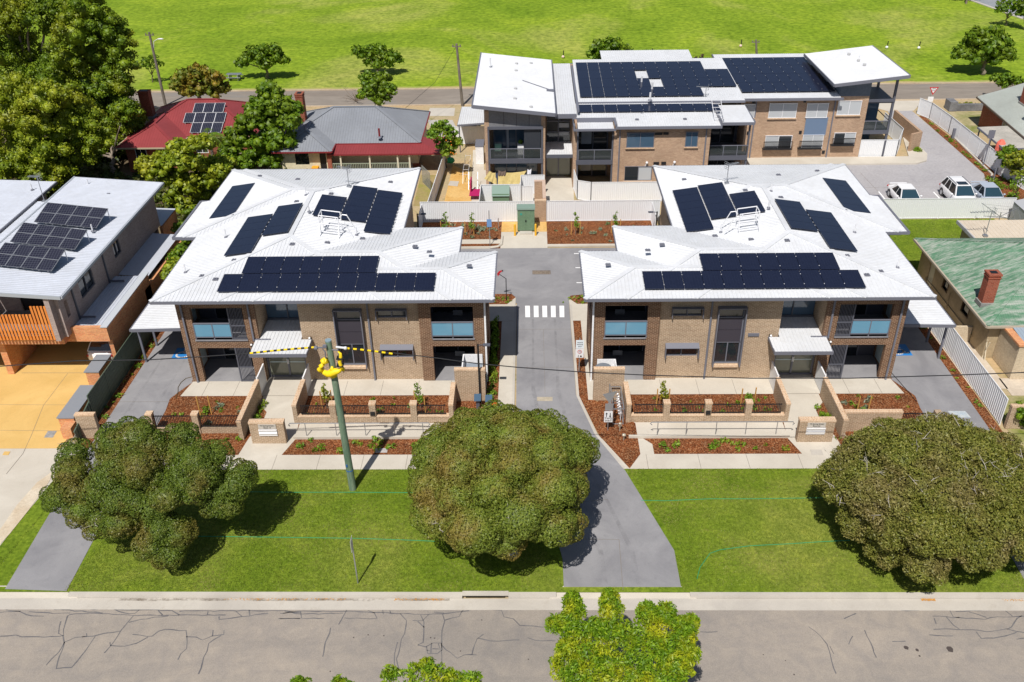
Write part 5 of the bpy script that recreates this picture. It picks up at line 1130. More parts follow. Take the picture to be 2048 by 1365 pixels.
# ---------------- east block
B=thing('apartment_building',(27,88,0),'tan brick block with second tilted white roof, above the kerbed pavement','apartment block','rear apartment blocks')
yE=83.3
simple(B,'wall',BRICK_T,(19.5,31.2,yE,yE+.25,0,5.95),(19.5,19.75,yE+.25,95,0,5.9),(31.0,31.2,yE+.25,95,0,6.4),(19.75,31,94.8,95,0,6.6))
mb=MB(); c=[(18.75,82.6,6.02),(28.4,82.6,6.02),(28.4,95.2,6.78),(18.75,95.2,6.78)]; mb.face(c); ribs(mb,c,(0,1)); mb.build('roof',ROOF_W,B)
simple(B,'fascia',CHAR2,(18.7,28.6,82.48,82.6,5.82,6.05)); mb=MB(); mb.beam((18.72,82.6,5.98),(18.72,95.2,6.74),.1,.2); mb.build('verge_trim',CHAR2,B)
mb=MB(); c=[(27.5,82.3,7.35),(34.05,82.3,8.08),(34.05,92.9,8.08),(27.5,92.9,7.35)]; mb.face(c); mb.face([(a,b,z-.2) for a,b,z in c][::-1]); ribs(mb,c,(1,0),.2,.03,.02); mb.build('roof',ROOF_W,B)
mb=MB(); mb.beam((27.5,82.26,7.24),(34.05,82.26,7.97),.1,.28); mb.beam((34.1,82.3,7.97),(34.1,92.9,7.97),.1,.28); mb.beam((27.46,82.3,7.24),(27.46,92.9,7.24),.08,.25); mb.build('fascia',CHAR2,B)
mb=MB(); mb.hexa([(28.5,yE-.02,5.95),(31.2,yE-.02,5.95),(31.2,yE+.2,5.95),(28.5,yE+.2,5.95)],[(28.5,yE-.02,7.2),(31.2,yE-.02,7.5),(31.2,yE+.2,7.5),(28.5,yE+.2,7.2)]); mb.box(28.42,28.5,yE-.02,92.8,5.95,7.15); mb.build('cladding_panel',surf('blue_cladding',(0.10,0.125,0.16),(0.13,0.155,0.19),.5,5),B)
k4=3.412
def v4(x,y): return (1400+x/k4,80+y/k4)
for a,b in (((478,435),(650,530)),((948,418),(1087,510)),((303,440),(368,530))): winpx(B,*v4(*a),*v4(*b),yE-.04,m=BLIND,frame=ALU,sill=BRICK_CAP,mull=1 if a[0]!=303 else 0)
for a,b in (((450,655),(615,745)),((920,635),(1047,722))):
    winpx(B,*v4(*a),*v4(*b),yE-.04,m=BLIND,frame=ALU); p=W(*v4(*a),yE-.04); q=W(*v4(*b),yE-.04); xm=(p.x+q.x)/2
    simple(B,'window',GLASS,((xm,q.x,yE-.09,yE-.075,q.z,p.z) if a[0]==450 else (p.x,xm,yE-.09,yE-.075,q.z,p.z)))
winpx(B,*v4(735,435),*v4(862,530),yE-.04,m=BLIND,frame=ALU); p=W(*v4(725,530),yE-.04); q=W(*v4(840,650),yE-.04); simple(B,'spandrel_panel',mat('blue_panel',(0.14,0.20,0.30),.3),(p.x,q.x+.2,yE-.07,yE-.02,q.z,p.z)); winpx(B,*v4(705,650),*v4(828,745),yE-.04,m=BLIND,frame=ALU)
for a,b in (((437,700),(627,748)),((680,695),(832,745)),((905,677),(1055,722))):
    p=W(*v4(*a),yE-.5); q=W(*v4(*b),yE-.5); mb=MB(); louvres(mb,p.x,q.x,yE-.5,q.z,p.z,.1,.03); mb.box(p.x,q.x,yE-.52,yE-.44,p.z,p.z+.05); mb.box(p.x,q.x,yE-.52,yE-.0,q.z-.05,q.z); mb.build('juliet_balcony',BLACK,B)
for a in ((367,422),(716,418),(329,637),(685,632),(842,767)): p=W(*v4(*a),yE-.04); simple(B,'wall_vent',BLACK,(p.x-.13,p.x+.13,yE-.05,yE-.01,p.z-.15,p.z+.15))
for x in (20.9,28.15): simple(B,'downpipe',CHAR2,(x-.05,x+.05,yE-.12,yE-.02,0,5.9))
simple(B,'balcony_slab',CHAR,(31.2,33.7,yE+.2,88,2.35,2.6)); simple(B,'ceiling',CHAR,(31.2,33.7,yE+.2,88,5.2,5.4)); simple(B,'balcony_frame',CHAR,(33.45,33.65,yE+.1,yE+.3,0,7.8),(31.2,33.65,yE+.05,yE+.2,5.35,5.6),(31.2,33.65,yE+.05,yE+.2,2.3,2.65),(33.45,33.65,87.8,88,0,7.8)); simple(B,'sliding_door',GLASSB,(31.3,32.6,yE+2.0,yE+2.1,.1,2.3),(31.3,33,yE+2.0,yE+2.1,2.7,5.1))
g=simple(B,'balustrade',MATS['grey_glass'],(31.25,33.5,yE+.12,yE+.14,2.7,3.5)); simple(g,'rail',CHAR2,(31.2,33.6,yE+.1,yE+.16,3.5,3.56),(33.5,33.56,yE+.2,88,3.5,3.56),(32.3,32.35,yE+.1,yE+.16,2.6,3.5))
VV=Vector((0,1,.76/12.6)).normalized()
for j,(dx,n) in enumerate(((0,8),(-.15,8),(-.3,8),(-.45,8))): solar(B,(19.7+dx-.1,83.9+j*2.42,6.12+j*.146),UU,VV,8 if j<3 else 8,1,1.07,2.42)
for px,py in ((1697,114),(1716,127),(1728,136)): q=P(px,py,7.6); mb=MB(); mb.cyl(q.x,q.y,7.55+(q.x-27.5)*.11-.15,7.55+(q.x-27.5)*.11+.0,.16,8); mb.build('roof_vent',MATS['vent_pale'],B)
q=P(1717,124,7.7); vent_stack(B,q.x,q.y,7.7,.6,.06)
# ---------------- grey roofed cottage
B=thing('cottage',(-17,86,0),'cream cottage under a grey hip roof with red verandah roof','house')
wall_=MB(); wall(wall_,'x',-23.2,-18.9,80.4,.25,2.45,.25,[(-21.9,-20.6,.9,2.1),(-19.6,-19.0,.2,2.2)]); wall(wall_,'y',80.65,90.6,-23.2,.25,2.45); wall(wall_,'y',82.55,90.6,-10.9,.25,2.45); wall(wall_,'x',-18.9,-10.65,82.3,.25,2.45,.25,[(-13.2,-12.2,1.3,2.1)]); wall(wall_,'x',-23,-10.9,90.4,.25,2.45); wall_.build('wall',CREAMP,B)
simple(B,'plinth',BRICK_R,(-23.25,-18.85,80.35,80.6,0,.25),(-18.9,-10.6,82.25,82.5,0,.25)); simple(B,'window',GLASS,(-21.9,-20.6,80.5,80.53,.9,2.1),(-13.2,-12.2,82.4,82.43,1.3,2.1)); simple(B,'door',BLACK,(-19.6,-19.0,80.5,80.54,.2,2.2)); simple(B,'brick_pier',BRICK_R,(-18.85,-18.45,80.1,80.5,0,2.2))
mb=MB(); hiproof(mb,-23.75,-10.3,81.9,91.2,2.42,.44,True,.25,.02,.3); hiproof(mb,-23.75,-18.3,79.75,88,2.414,.44,True,.25,.02,.3); mb.build('roof',ROOF_G,B)
mb=MB(); 
for a,b in (((-23.8,79.7),(-18.25,79.7)),((-18.25,79.7),(-18.25,81.85)),((-18.25,81.85),(-10.25,81.85)),((-10.25,81.85),(-10.25,91.25)),((-23.8,79.7),(-23.8,91.25))): mb.beam((*a,2.36),(*b,2.36),.1,.12)
mb.build('gutter',mat('red_trim',(0.20,0.02,0.025),.5),B)
mb=MB(); c=[(-18.7,80.0,2.05),(-8.2,80.0,2.05),(-10.3,82.2,2.4),(-18.2,82.2,2.4)]; mb.face(c); ribs(mb,c,(0,1),.25,.03,.02); c=[(-8.2,80.0,2.05),(-8.2,84.5,2.05),(-10.28,83.5,2.4),(-10.28,82.2,2.4)]; mb.face(c); mb.build('verandah_roof',ROOF_R,B)
simple(B,'verandah_fascia',MATS['red_trim'],(-18.75,-8.15,79.93,80.0,1.93,2.06)); simple(B,'verandah_floor',CONCK,(-18.4,-11.2,80.2,82.25,0,.25))
for x in (-17.6,-14.9,-12.3,-11.2): simple(B,'verandah_post',mat('cream_trim',(0.62,0.58,0.46),.6),(x-.07,x+.07,80.1,80.24,0,1.95))
mb=MB(); mb.box(-18.4,-11.2,80.14,80.2,1.05,1.12); mb.box(-18.4,-11.2,80.14,80.2,.3,.36); louvres(mb,-18.4,-11.2,80.14,.3,1.08,.16,.05); mb.build('verandah_railing',mat('sage_trim',(0.30,0.34,0.26),.6),B)
chimney(B,-22.2,86.4,2.8,5.9,.7,.9,BRICK_O if False else BRICK_R)
for px,py in ((577,281),(759,273)): q=P(px,py,3.0); vent_stack(B,q.x,q.y,2.95 if px<700 else 2.9,.85,.09,MATS['red_trim'])
mb=MB(); mb.box(-20.3,-19.7,79.6,80.2,0,.9); mb.build('orange_bin',mat('orange_plastic',(0.85,0.38,0.02),.5)); o=bpy.data.objects['orange_bin']; tag(o,'orange bin against the cream cottage wall','bin')
mb=MB(); mb.hexa([(-9.9,78.2,0),(-9.0,76.3,0),(-8.95,76.35,0),(-9.85,78.25,0)],[(-9.9,78.2,1.6),(-9.0,76.3,1.6),(-8.95,76.35,1.6),(-9.85,78.25,1.6)]); tag(mb.build('mesh_gate',mat('mesh_grey',(0.30,0.32,0.31),.5,0,None,lambda t,b: b.inputs['Alpha'].__setattr__('default_value',.45)),loc='auto'),'open wire mesh gate beside the cottage carport','gate')
# ---------------- red roofed house
B=thing('cottage',(-33,86,0),'red brick house under a red hip roof with a small grid of solar panels','house')
wl=MB(); wall(wl,'x',-38.0,-33.4,81.3,0,2.6,.25,[(-37.1,-36.1,1.0,2.3)]); wall(wl,'y',81.55,92,-38.0,0,2.6); wall(wl,'x',-33.4,-26.9,84.2,0,2.6,.25,[(-32.4,-31.3,.8,2.2)]); wall(wl,'y',81.3,84.2,-33.4,0,2.6); wl.build('wall',BRICK_R,B)
win(B,-37.1,-36.1,81.36,1.0,2.3,frame=WHITEP); win(B,-32.4,-31.3,84.26,.8,2.2,frame=WHITEP)
mb=MB(); hiproof(mb,-38.6,-26.3,83.6,93.1,2.62,.46,True,.25,.015,.25); hiproof(mb,-38.6,-32.8,80.7,90,2.614,.46,True,.25,.015,.25); mb.build('roof',ROOF_R,B)
mb=MB(); 
for a,b in (((-38.65,80.65),(-32.75,80.65)),((-32.75,80.65),(-32.75,83.55)),((-32.75,83.55),(-26.25,83.55)),((-38.65,80.65),(-38.65,93))): mb.beam((*a,2.56),(*b,2.56),.1,.12)
mb.build('gutter',mat('cream_gutter',(0.45,0.38,0.25),.6),B)
chimney(B,-37.6,87.4,3.3,6.0,1.0,.8)
VR=Vector((0,1,.46)).normalized(); n0=lambda y: 2.62+.46*(y-83.6)
for j,(x,n,y) in enumerate(((-32.6,3,83.95),(-33.55,4,85.2),(-32.9,3,86.45))): solar(B,(x,y,n0(y)),UU,VR,n,1,1.0,1.36,m=SOLAR2,clips=False,frame=ALU)
mb=MB(); 
for i in range(6): mb.box(-36.0,-34.9,80.7,80.95,.15+i*.2,.27+i*.2)
tag(mb.build('timber_stack',mat('pale_timber',(0.60,0.42,0.24),.7),loc='auto'),'stack of pale timber slats against the red house wall','timber')
# ---------------- pale townhouse at the left edge
BRICK_TSHADE=brickmat('shaded_tan_brick',(0.40,0.33,0.31),(0.33,0.27,0.255),(0.44,0.38,0.36))  # tan brick with the grey-lilac tone of its shade put into the colour
B=thing('townhouse',(-31,54,0),'modern townhouse with pale ribbed roof, tilted solar panels and orange slat balcony','townhouse')
wl=MB(); wall(wl,'y',46.5,62.6,-28.3,3.0,6.05,.25,[(47.05,47.45,4.0,5.1),(49.2,51.2,4.1,5.3),(54.6,55.7,4.2,5.2)]); wall(wl,'x',-34,-28.3,62.4,0,6.1); wall(wl,'y',49.5,62.4,-34,0,6.3); wall(wl,'x',-33.75,-28.3,49.5,3.0,6.1,.25,[(-32.2,-29.6,3.1,5.4)]); wl.box(-28.6,-28.3,46.0,46.5,3.0,5.95); wl.build('wall',BRICK_TSHADE,B)
for a,b,z0,z1 in ((49.2,51.2,4.1,5.3),(54.6,55.7,4.2,5.2)):
    w_=simple(B,'window',GLASS,(-28.2,-28.17,a,b,z0,z1)); simple(w_,'frame',CHAR,(-28.17,-28.10,a,a+.06,z0,z1),(-28.17,-28.10,b-.06,b,z0,z1),(-28.17,-28.10,(a+b)/2-.03,(a+b)/2+.03,z0,z1),(-28.17,-28.10,a,b,z0,z0+.06))
simple(B,'sliding_door',BLACK,(-32.2,-29.6,49.6,49.65,3.1,5.4)); simple(B,'balcony_floor',CONCG,(-60,-28.6,46.3,49.5,3.0,3.12))
for y in (48.2,52.9): simple(B,'downpipe',CHAR,(-28.05,-27.95,y-.05,y+.05,3.2,6.0),(-28.0,-27.0,y-.05,y+.05,3.35,3.45))
mb=MB(); c=[(-33.9,45.95,6.62),(-27.45,45.95,6.12),(-27.45,63.4,6.12),(-33.9,63.4,6.62)]; mb.face(c); ribs(mb,c,(1,0)); mb.face([(a,b,z-.06) for a,b,z in c][::-1]); c=[(-35.6,45.95,5.9),(-33.95,45.95,6.0),(-33.95,60.5,6.0),(-35.6,60.5,5.9)]; mb.face(c); ribs(mb,c,(1,0)); mb.build('roof',ROOF_L,B)
mb=MB(); mb.beam((-33.9,45.9,6.52),(-27.45,45.9,6.02),.1,.22); mb.beam((-27.4,45.9,6.03),(-27.4,63.4,6.03),.1,.16); mb.beam((-33.95,45.95,6.6),(-33.95,63.4,6.6),.12,.12); mb.build('gutter',mat('pale_gutter',(0.36,0.39,0.43),.5),B)
org=surf('orange_timber',(0.62,0.19,0.035),(0.74,0.27,0.06),1.2,7,.6,0,40,None,(3,3,.5))
mb=MB(); x=-40
while x<-28.66: 
    h_=4.85 if x<-29.65 else 5.4; mb.box(x,x+.13,46.0,46.05,3.08,h_); x+=.205
mb.build('slat_screen',org,B); simple(B,'slat_rail',mat('dark_timber',(0.18,0.06,0.02),.7),(-40,-28.7,46.06,46.1,3.2,3.3),(-40,-28.7,46.06,46.1,4.3,4.4))
o1=MB(); o1.box(-40,-25.85,46.95,47.2,2.38,3.05); o1.box(-28.2,-25.85,46.94,47.2,3.051,3.38); o1.box(-26.1,-25.85,47.2,54.0,.9,3.38); o1.box(-40,-28.3,46.3,46.95,2.6,3.0); o1.box(-32.9,-32.5,46.9,50,0,2.38); o1.box(-26.1,-25.85,53.0,61.3,0,2.6); o1.build('orange_wall',BRICK_O,B)
simple(B,'parapet_capping',mat('pale_cap',(0.50,0.53,0.57),.5),(-26.2,-25.78,46.9,54.05,3.38,3.44)); 
mb=MB(); c=[(-28.28,47.2,3.22),(-26.12,47.2,3.22),(-26.12,53.9,3.25),(-28.28,53.9,3.25)]; mb.face(c); ribs(mb,c,(0,1)); c=[(-28.28,54.4,3.1),(-26.05,54.4,2.95),(-26.05,61,2.95),(-28.28,61,3.1)]; mb.face(c); c=[(-30.2,62.7,3.1),(-27.9,62.5,3.0),(-27.9,65.7,3.0),(-30.2,65.7,3.1)]; mb.face(c); mb.build('lower_roof',ROOF_L,B)
simple(B,'orange_wall',BRICK_O,(-28.1,-27.9,62.5,65.6,0,2.9)); simple(B,'ground_wall',BRICK_O,(-34,-28.3,54,54.2,0,2.9))
# tilted panel rows, raised to the west on frames
kk=4.265
def v6(x,y): return (x/kk,330+y/kk)
for j,(a,b,c,n) in enumerate((((290,490),(820,545),(370,320),4),((85,660),(640,728),(165,490),4),((-90,850),(440,912),(0,660),4))):
    p0=P(*v6(*a),6.75); p1=P(*v6(*b),6.45); p2=P(*v6(*c),7.35)
    u=(p1-p0); v=(p2-p0); v=v-u*(u.dot(v)/u.dot(u)); 
    solar(B,p0,u,v,4,2,u.length/4,v.length/2,m=SOLAR2,lift=0.0,clips=False,frame=GALV)
    mb=MB(); 
    for f in (0.02,.33,.66,.98):
        q=p0+u*f+v*.98; mb.beam(q,(q.x,q.y,6.12+.5*(-27.45-q.x)/6.45),.04,.04)
    mb.build('panel_stand',ALU,B)
for px,py,h_ in ((755,175,.5),(790,563,.5)): q=P(*v6(px,py),6.4); vent_stack(B,q.x,q.y,6.35,h_)
for px,py in ((850,197),(925,253)): q=P(*v6(px,py),6.3); anchor(B,q.x,q.y,6.28)
# further roof at the left edge
B=thing('townhouse',(-45,54,0),'flat pale roofed townhouse cut off by the left edge of the picture','townhouse')
mb=MB(); c=[(-60,44,6.3),(-35.75,44,6.05),(-35.75,63.9,6.05),(-60,66,6.3)]; mb.face(c); ribs(mb,c,(1,0)); mb.build('roof',ROOF_L,B); mb=MB(); mb.beam((-35.7,44,5.98),(-35.7,63.9,5.98),.1,.16); mb.build('gutter',CHAR2,B); simple(B,'wall',BRICK_TSHADE,(-60,-36.3,47,63,0,5.9))
q=P(*v6(275,215),6.1); vent_stack(B,q.x,q.y,6.1,.5); q=P(*v6(378,308),6.0); yagi(None,q.x,q.y,6.0,1.9,None,par=B,heading=170,L=.7)
# planter, caps, carport car recess
t=thing('planter_wall',(-26.2,42.6,0),'orange brick planter wall with wide grey capping beside the yellow driveway','planter'); simple(t,'wall',BRICK_O,(-26.9,-26.0,41.05,44.2,0,.92)); simple(t,'capping',mat('blue_grey_cap',(0.24,0.26,0.29),.5),(-26.95,-25.95,41.0,44.25,.92,.99)); simple(t,'end_pier',BRICK_O,(-26.5,-25.9,40.3,41.0,0,.75))
t=thing('planter_wall',(-26.4,46.4,0),'low brick box with grey cap beside the white parked car','planter'); simple(t,'wall',BRICK_O,(-26.85,-26.05,45.0,46.85,0,1.4)); simple(t,'capping',MATS['blue_grey_cap'],(-26.92,-26.0,44.95,46.88,1.4,1.47))
# ---------------- green roofed house on the right
B=thing('cottage',(33,53,0),'old house under a weathered green corrugated roof with red brick chimney','house')
TAN=surf('tan_render',(0.36,0.28,0.17),(0.44,0.35,0.23),.5,6,.9)
wl=MB(); wall(wl,'y',48.6,59.6,28.25,0,2.5,.25,[(51.2,52.3,1.2,2.2),(54.6,55.5,1.2,2.1),(57,57.9,.1,2.2)]); wall(wl,'x',28.5,42,59.35,0,2.5); wall(wl,'x',28.25,42,48.35,0,2.5,.25,[(32,34,.8,2.2)]); wl.build('wall',TAN,B)
for a,b,z0,z1 in ((51.2,52.3,1.2,2.2),(54.6,55.5,1.2,2.1)): w_=simple(B,'window',GLASS,(28.33,28.36,a,b,z0,z1)); simple(w_,'frame',mat('brown_frame',(0.12,0.07,0.03),.6),(28.22,28.33,a,a+.07,z0,z1),(28.22,28.33,b-.07,b,z0,z1),(28.2,28.33,a,b,z0-.08,z0))
simple(B,'door',MATS['cream_trim'],(28.33,28.37,57,57.9,.1,2.2))
mb=MB(); mb.box(28.18,28.25,50,58,.5,.56); mb.tube([(28.15,54.0,.2),(28.15,54.0,1.5)],.04,6); mb.tube([(28.15,57.9,.5),(28.15,56.2,.2)],.03,6); mb.build('wall_pipe',TAN,B)
mb=MB(); hiproof(mb,27.75,42,47.85,60.1,2.6,.41,True,.15,.02,.22); mb.build('roof',ROOF_M,B)
mb=MB(); mb.beam((27.7,47.8,2.54),(27.7,60.1,2.54),.12,.14); mb.beam((27.7,47.8,2.54),(42,47.8,2.54),.12,.14); mb.build('gutter',mat('faded_gutter',(0.42,0.36,0.28),.7),B)
q=W(1976,590,51.3); chimney(B,28.5,50.2,2.8,W(1972,545,50.2).z,.72,.65,BRICK_R)
wl=MB(); wall(wl,'x',28.9,33,45.9,0,2.35,.25,[(29.9,31.6,.5,1.8)]); wall(wl,'y',46.15,48.3,28.9,0,2.35); wl.build('porch_wall',BRICK_C,B)
mb=MB()     # arch head inside the opening
n=10
for i in range(n):
    a0=math.pi*i/n; a1=math.pi*(i+1)/n; x0_=30.75-.85*math.cos(a0); x1_=30.75-.85*math.cos(a1); z0_=1.2+.6*math.sin(a0); z1_=1.2+.6*math.sin(a1)
    mb.hexa([(x0_,45.92,z0_),(x1_,45.92,z1_),(x1_,46.12,z1_),(x0_,46.12,z0_)],[(x0_,45.92,1.81),(x1_,45.92,1.81),(x1_,46.12,1.81),(x0_,46.12,1.81)])
mb.build('arch_head',BRICK_C,B); simple(B,'porch_capping',BRICK_O,(28.8,33,45.82,46.2,2.35,2.47),(28.8,29.25,46.2,48.2,2.35,2.47)); simple(B,'porch_floor',BRICK_O,(29.15,33,46.2,48.3,0,.45)); mb=MB(); c=[(29.25,46.2,2.42),(34,46.2,2.42),(34,47.9,2.55),(29.25,47.9,2.55)]; mb.face(c); ribs(mb,c,(0,1)); mb.build('porch_roof',mat('blue_sheet',(0.30,0.36,0.42),.5),B)
t=thing('brick_wall',(28,50,0),'low cream brick wall with lattice gate between white fence and green roofed house','wall'); simple(t,'wall',BRICK_C,(26.7,28.2,50.2,50.4,0,1.1)); mb=MB()
for i in range(7): mb.beam((28.3,48.0+i*.3,0),(28.3,48.4+i*.3,1.3),.05); mb.beam((28.3,48.4+i*.3,0),(28.3,48.0+i*.3,1.3),.05)
mb.build('lattice_gate',mat('white_lattice',(0.62,0.55,0.42),.6),t)
t=thing('lean_to',(35,60.7,0),'low outbuilding with cream ribbed roof behind the green roof','outbuilding'); mb=MB(); c=[(32.1,59.9,2.45),(44,59.9,2.45),(44,63.2,2.6),(32.1,63.2,2.6)]; mb.face(c); ribs(mb,c,(0,1),.3); mb.build('roof',ROOF_C,t); simple(t,'wall',TAN,(32.4,44,60.3,62.9,0,2.4)); simple(t,'fascia',mat('faded_gutter2',(0.40,0.40,0.42),.7),(32.0,32.1,59.85,63.25,2.35,2.6))
t=thing('garden_shed',(40.4,67.2,0),'small grey metal garden shed at the end of the white fence','shed'); mb=MB(); mb.hexa([(38.9,66.2,0),(41.8,66.2,0),(41.8,68.6,0),(38.9,68.6,0)],[(38.9,66.2,1.75),(41.8,66.2,1.75),(41.8,68.6,1.75),(38.9,68.6,1.75)]); mb.build('wall',mat('shed_grey',(0.30,0.31,0.33),.6),t); mb=MB(); mb.face([(38.85,66.1,1.76),(40.35,66.1,2.1),(40.35,68.7,2.1),(38.85,68.7,1.76)]); mb.face([(40.35,66.1,2.1),(41.9,66.1,1.76),(41.9,68.7,1.76),(40.35,68.7,2.1)]); mb.face([(38.9,66.2,1.75),(41.8,66.2,1.75),(40.35,66.2,2.08)]); mb.build('roof',mat('shed_roof',(0.42,0.43,0.45),.5),t); simple(t,'door',mat('shed_door',(0.22,0.23,0.25),.6),(40,41.2,66.15,66.2,0,1.6))
t=thing('clothes_hoist',(37,66.6,0),'rotary clothes hoist with four long arms on the green lawn','clothes line'); mb=MB(); mb.cyl(37,66.6,0,1.7,.035,8); mb.build('mast',GALV,t); mb=MB()
for a in (25,115,205,295): mb.beam((37,66.6,1.35),(37+1.9*math.cos(R(a)),66.6+1.9*math.sin(R(a)),1.75),.035); 
for r_ in (.7,1.3,1.8):
    q=[(37+r_*math.cos(R(a)),66.6+r_*math.sin(R(a)),1.35+.4*r_/1.9) for a in (25,115,205,295)]
    for i in range(4): mb.beam(q[i],q[(i+1)%4],.012)
mb.build('arms',GALV,t)
yagi('roof_aerial',33.0,60.6,2.6,1.9,'tall thin television aerial on the cream outbuilding roof',heading=185,L=1.6)
# ---------------- top right house, its carport, planter
B=thing('cottage',(49,88,0),'red brick house with pale grey roof and satellite dish at the right edge','house')
mb=MB(); c=[(45.2,80.0,2.6),(52,80.0,4.6),(52,93.2,4.6),(45.9,93.2,2.7)]; mb.face(c); ribs(mb,c,(1,0),.25,.03,.015); c=[(52,80,4.6),(62,80,1.8),(62,93.2,1.8),(52,93.2,4.6)]; mb.face(c); mb.build('roof',ROOF_K,B); mb=MB(); mb.beam((45.15,80,2.54),(45.85,93.2,2.64),.1,.14); mb.beam((45.9,93.25,2.62),(52,93.25,4.52),.1,.16); mb.build('gutter',mat('brown_gutter',(0.12,0.09,0.07),.6),B)
mb=MB(); mb.box(46.3,62,80.5,92.3,0,2.5); mb.build('wall',BRICK_R,B); chimney(B,48.6,88.3,3.3,6.0,1.2,1.1,BRICK_O if False else BRICK_R)
for y in (83.2,86.2): simple(B,'window',GLASS,(46.22,46.3,y,y+1.2,1.0,2.2)); simple(B,'window_frame',WHITEP,(46.2,46.28,y-.08,y,1.0,2.2),(46.2,46.28,y+.56,y+.64,1.0,2.2),(46.2,46.28,y+1.2,y+1.28,1.0,2.2))
mb=MB(); q=P(2034,230,3.6); mb.tube([(47.2,84.6,3.2),(47.1,84.5,3.9)],.03,6); cc=Vector((46.95,84.3,4.0)); nn=Vector((-.5,-.75,.45)).normalized(); u=nn.cross(Vector((0,0,1))).normalized(); v=u.cross(nn); ring=[cc+(u*math.cos(R(a))+v*math.sin(R(a)))*.55 for a in range(0,360,24)]; mb.face(ring); mb.face([p-nn*.03 for p in ring][::-1]); mb.tube([cc-v*.4,cc+nn*.5],.02,5); mb.build('satellite_dish',mat('dish_grey',(0.20,0.24,0.30),.5),B)
t=thing('carport',(44,82,0),'flat grey carport roof leaning on the red brick house','carport'); mb=MB(); c=[(42.5,79.0,2.35),(46.1,79.0,2.45),(45.6,84.9,2.45),(42.6,84.9,2.35)]; mb.face(c); mb.face([(a,b,z-.12) for a,b,z in c][::-1]); mb.build('roof',surf('old_grey_roof',(0.36,0.34,0.30),(0.46,0.43,0.38),.6,5),t); mb=MB(); mb.beam((42.5,79,2.28),(42.6,84.9,2.28),.08,.16); mb.beam((42.5,79,2.28),(46.1,79,2.36),.08,.16); mb.build('fascia',CHAR2,t)
for y in (79.6,82,84.5): simple(t,'post',CHAR,(42.62,42.72,y,y+.1,0,2.25))
t=thing('garden_wall',(47.5,97.4,0),'low grey stone garden wall holding yellow green shrubs near the far road','wall'); simple(t,'wall',surf('dark_stone',(0.13,0.13,0.14),(0.22,0.22,0.23),1,6),(45.4,49.3,97.0,97.4,0,.7),(45.1,45.9,96.9,98.3,0,1.0),(49.0,49.6,96.9,98.3,0,1.2))
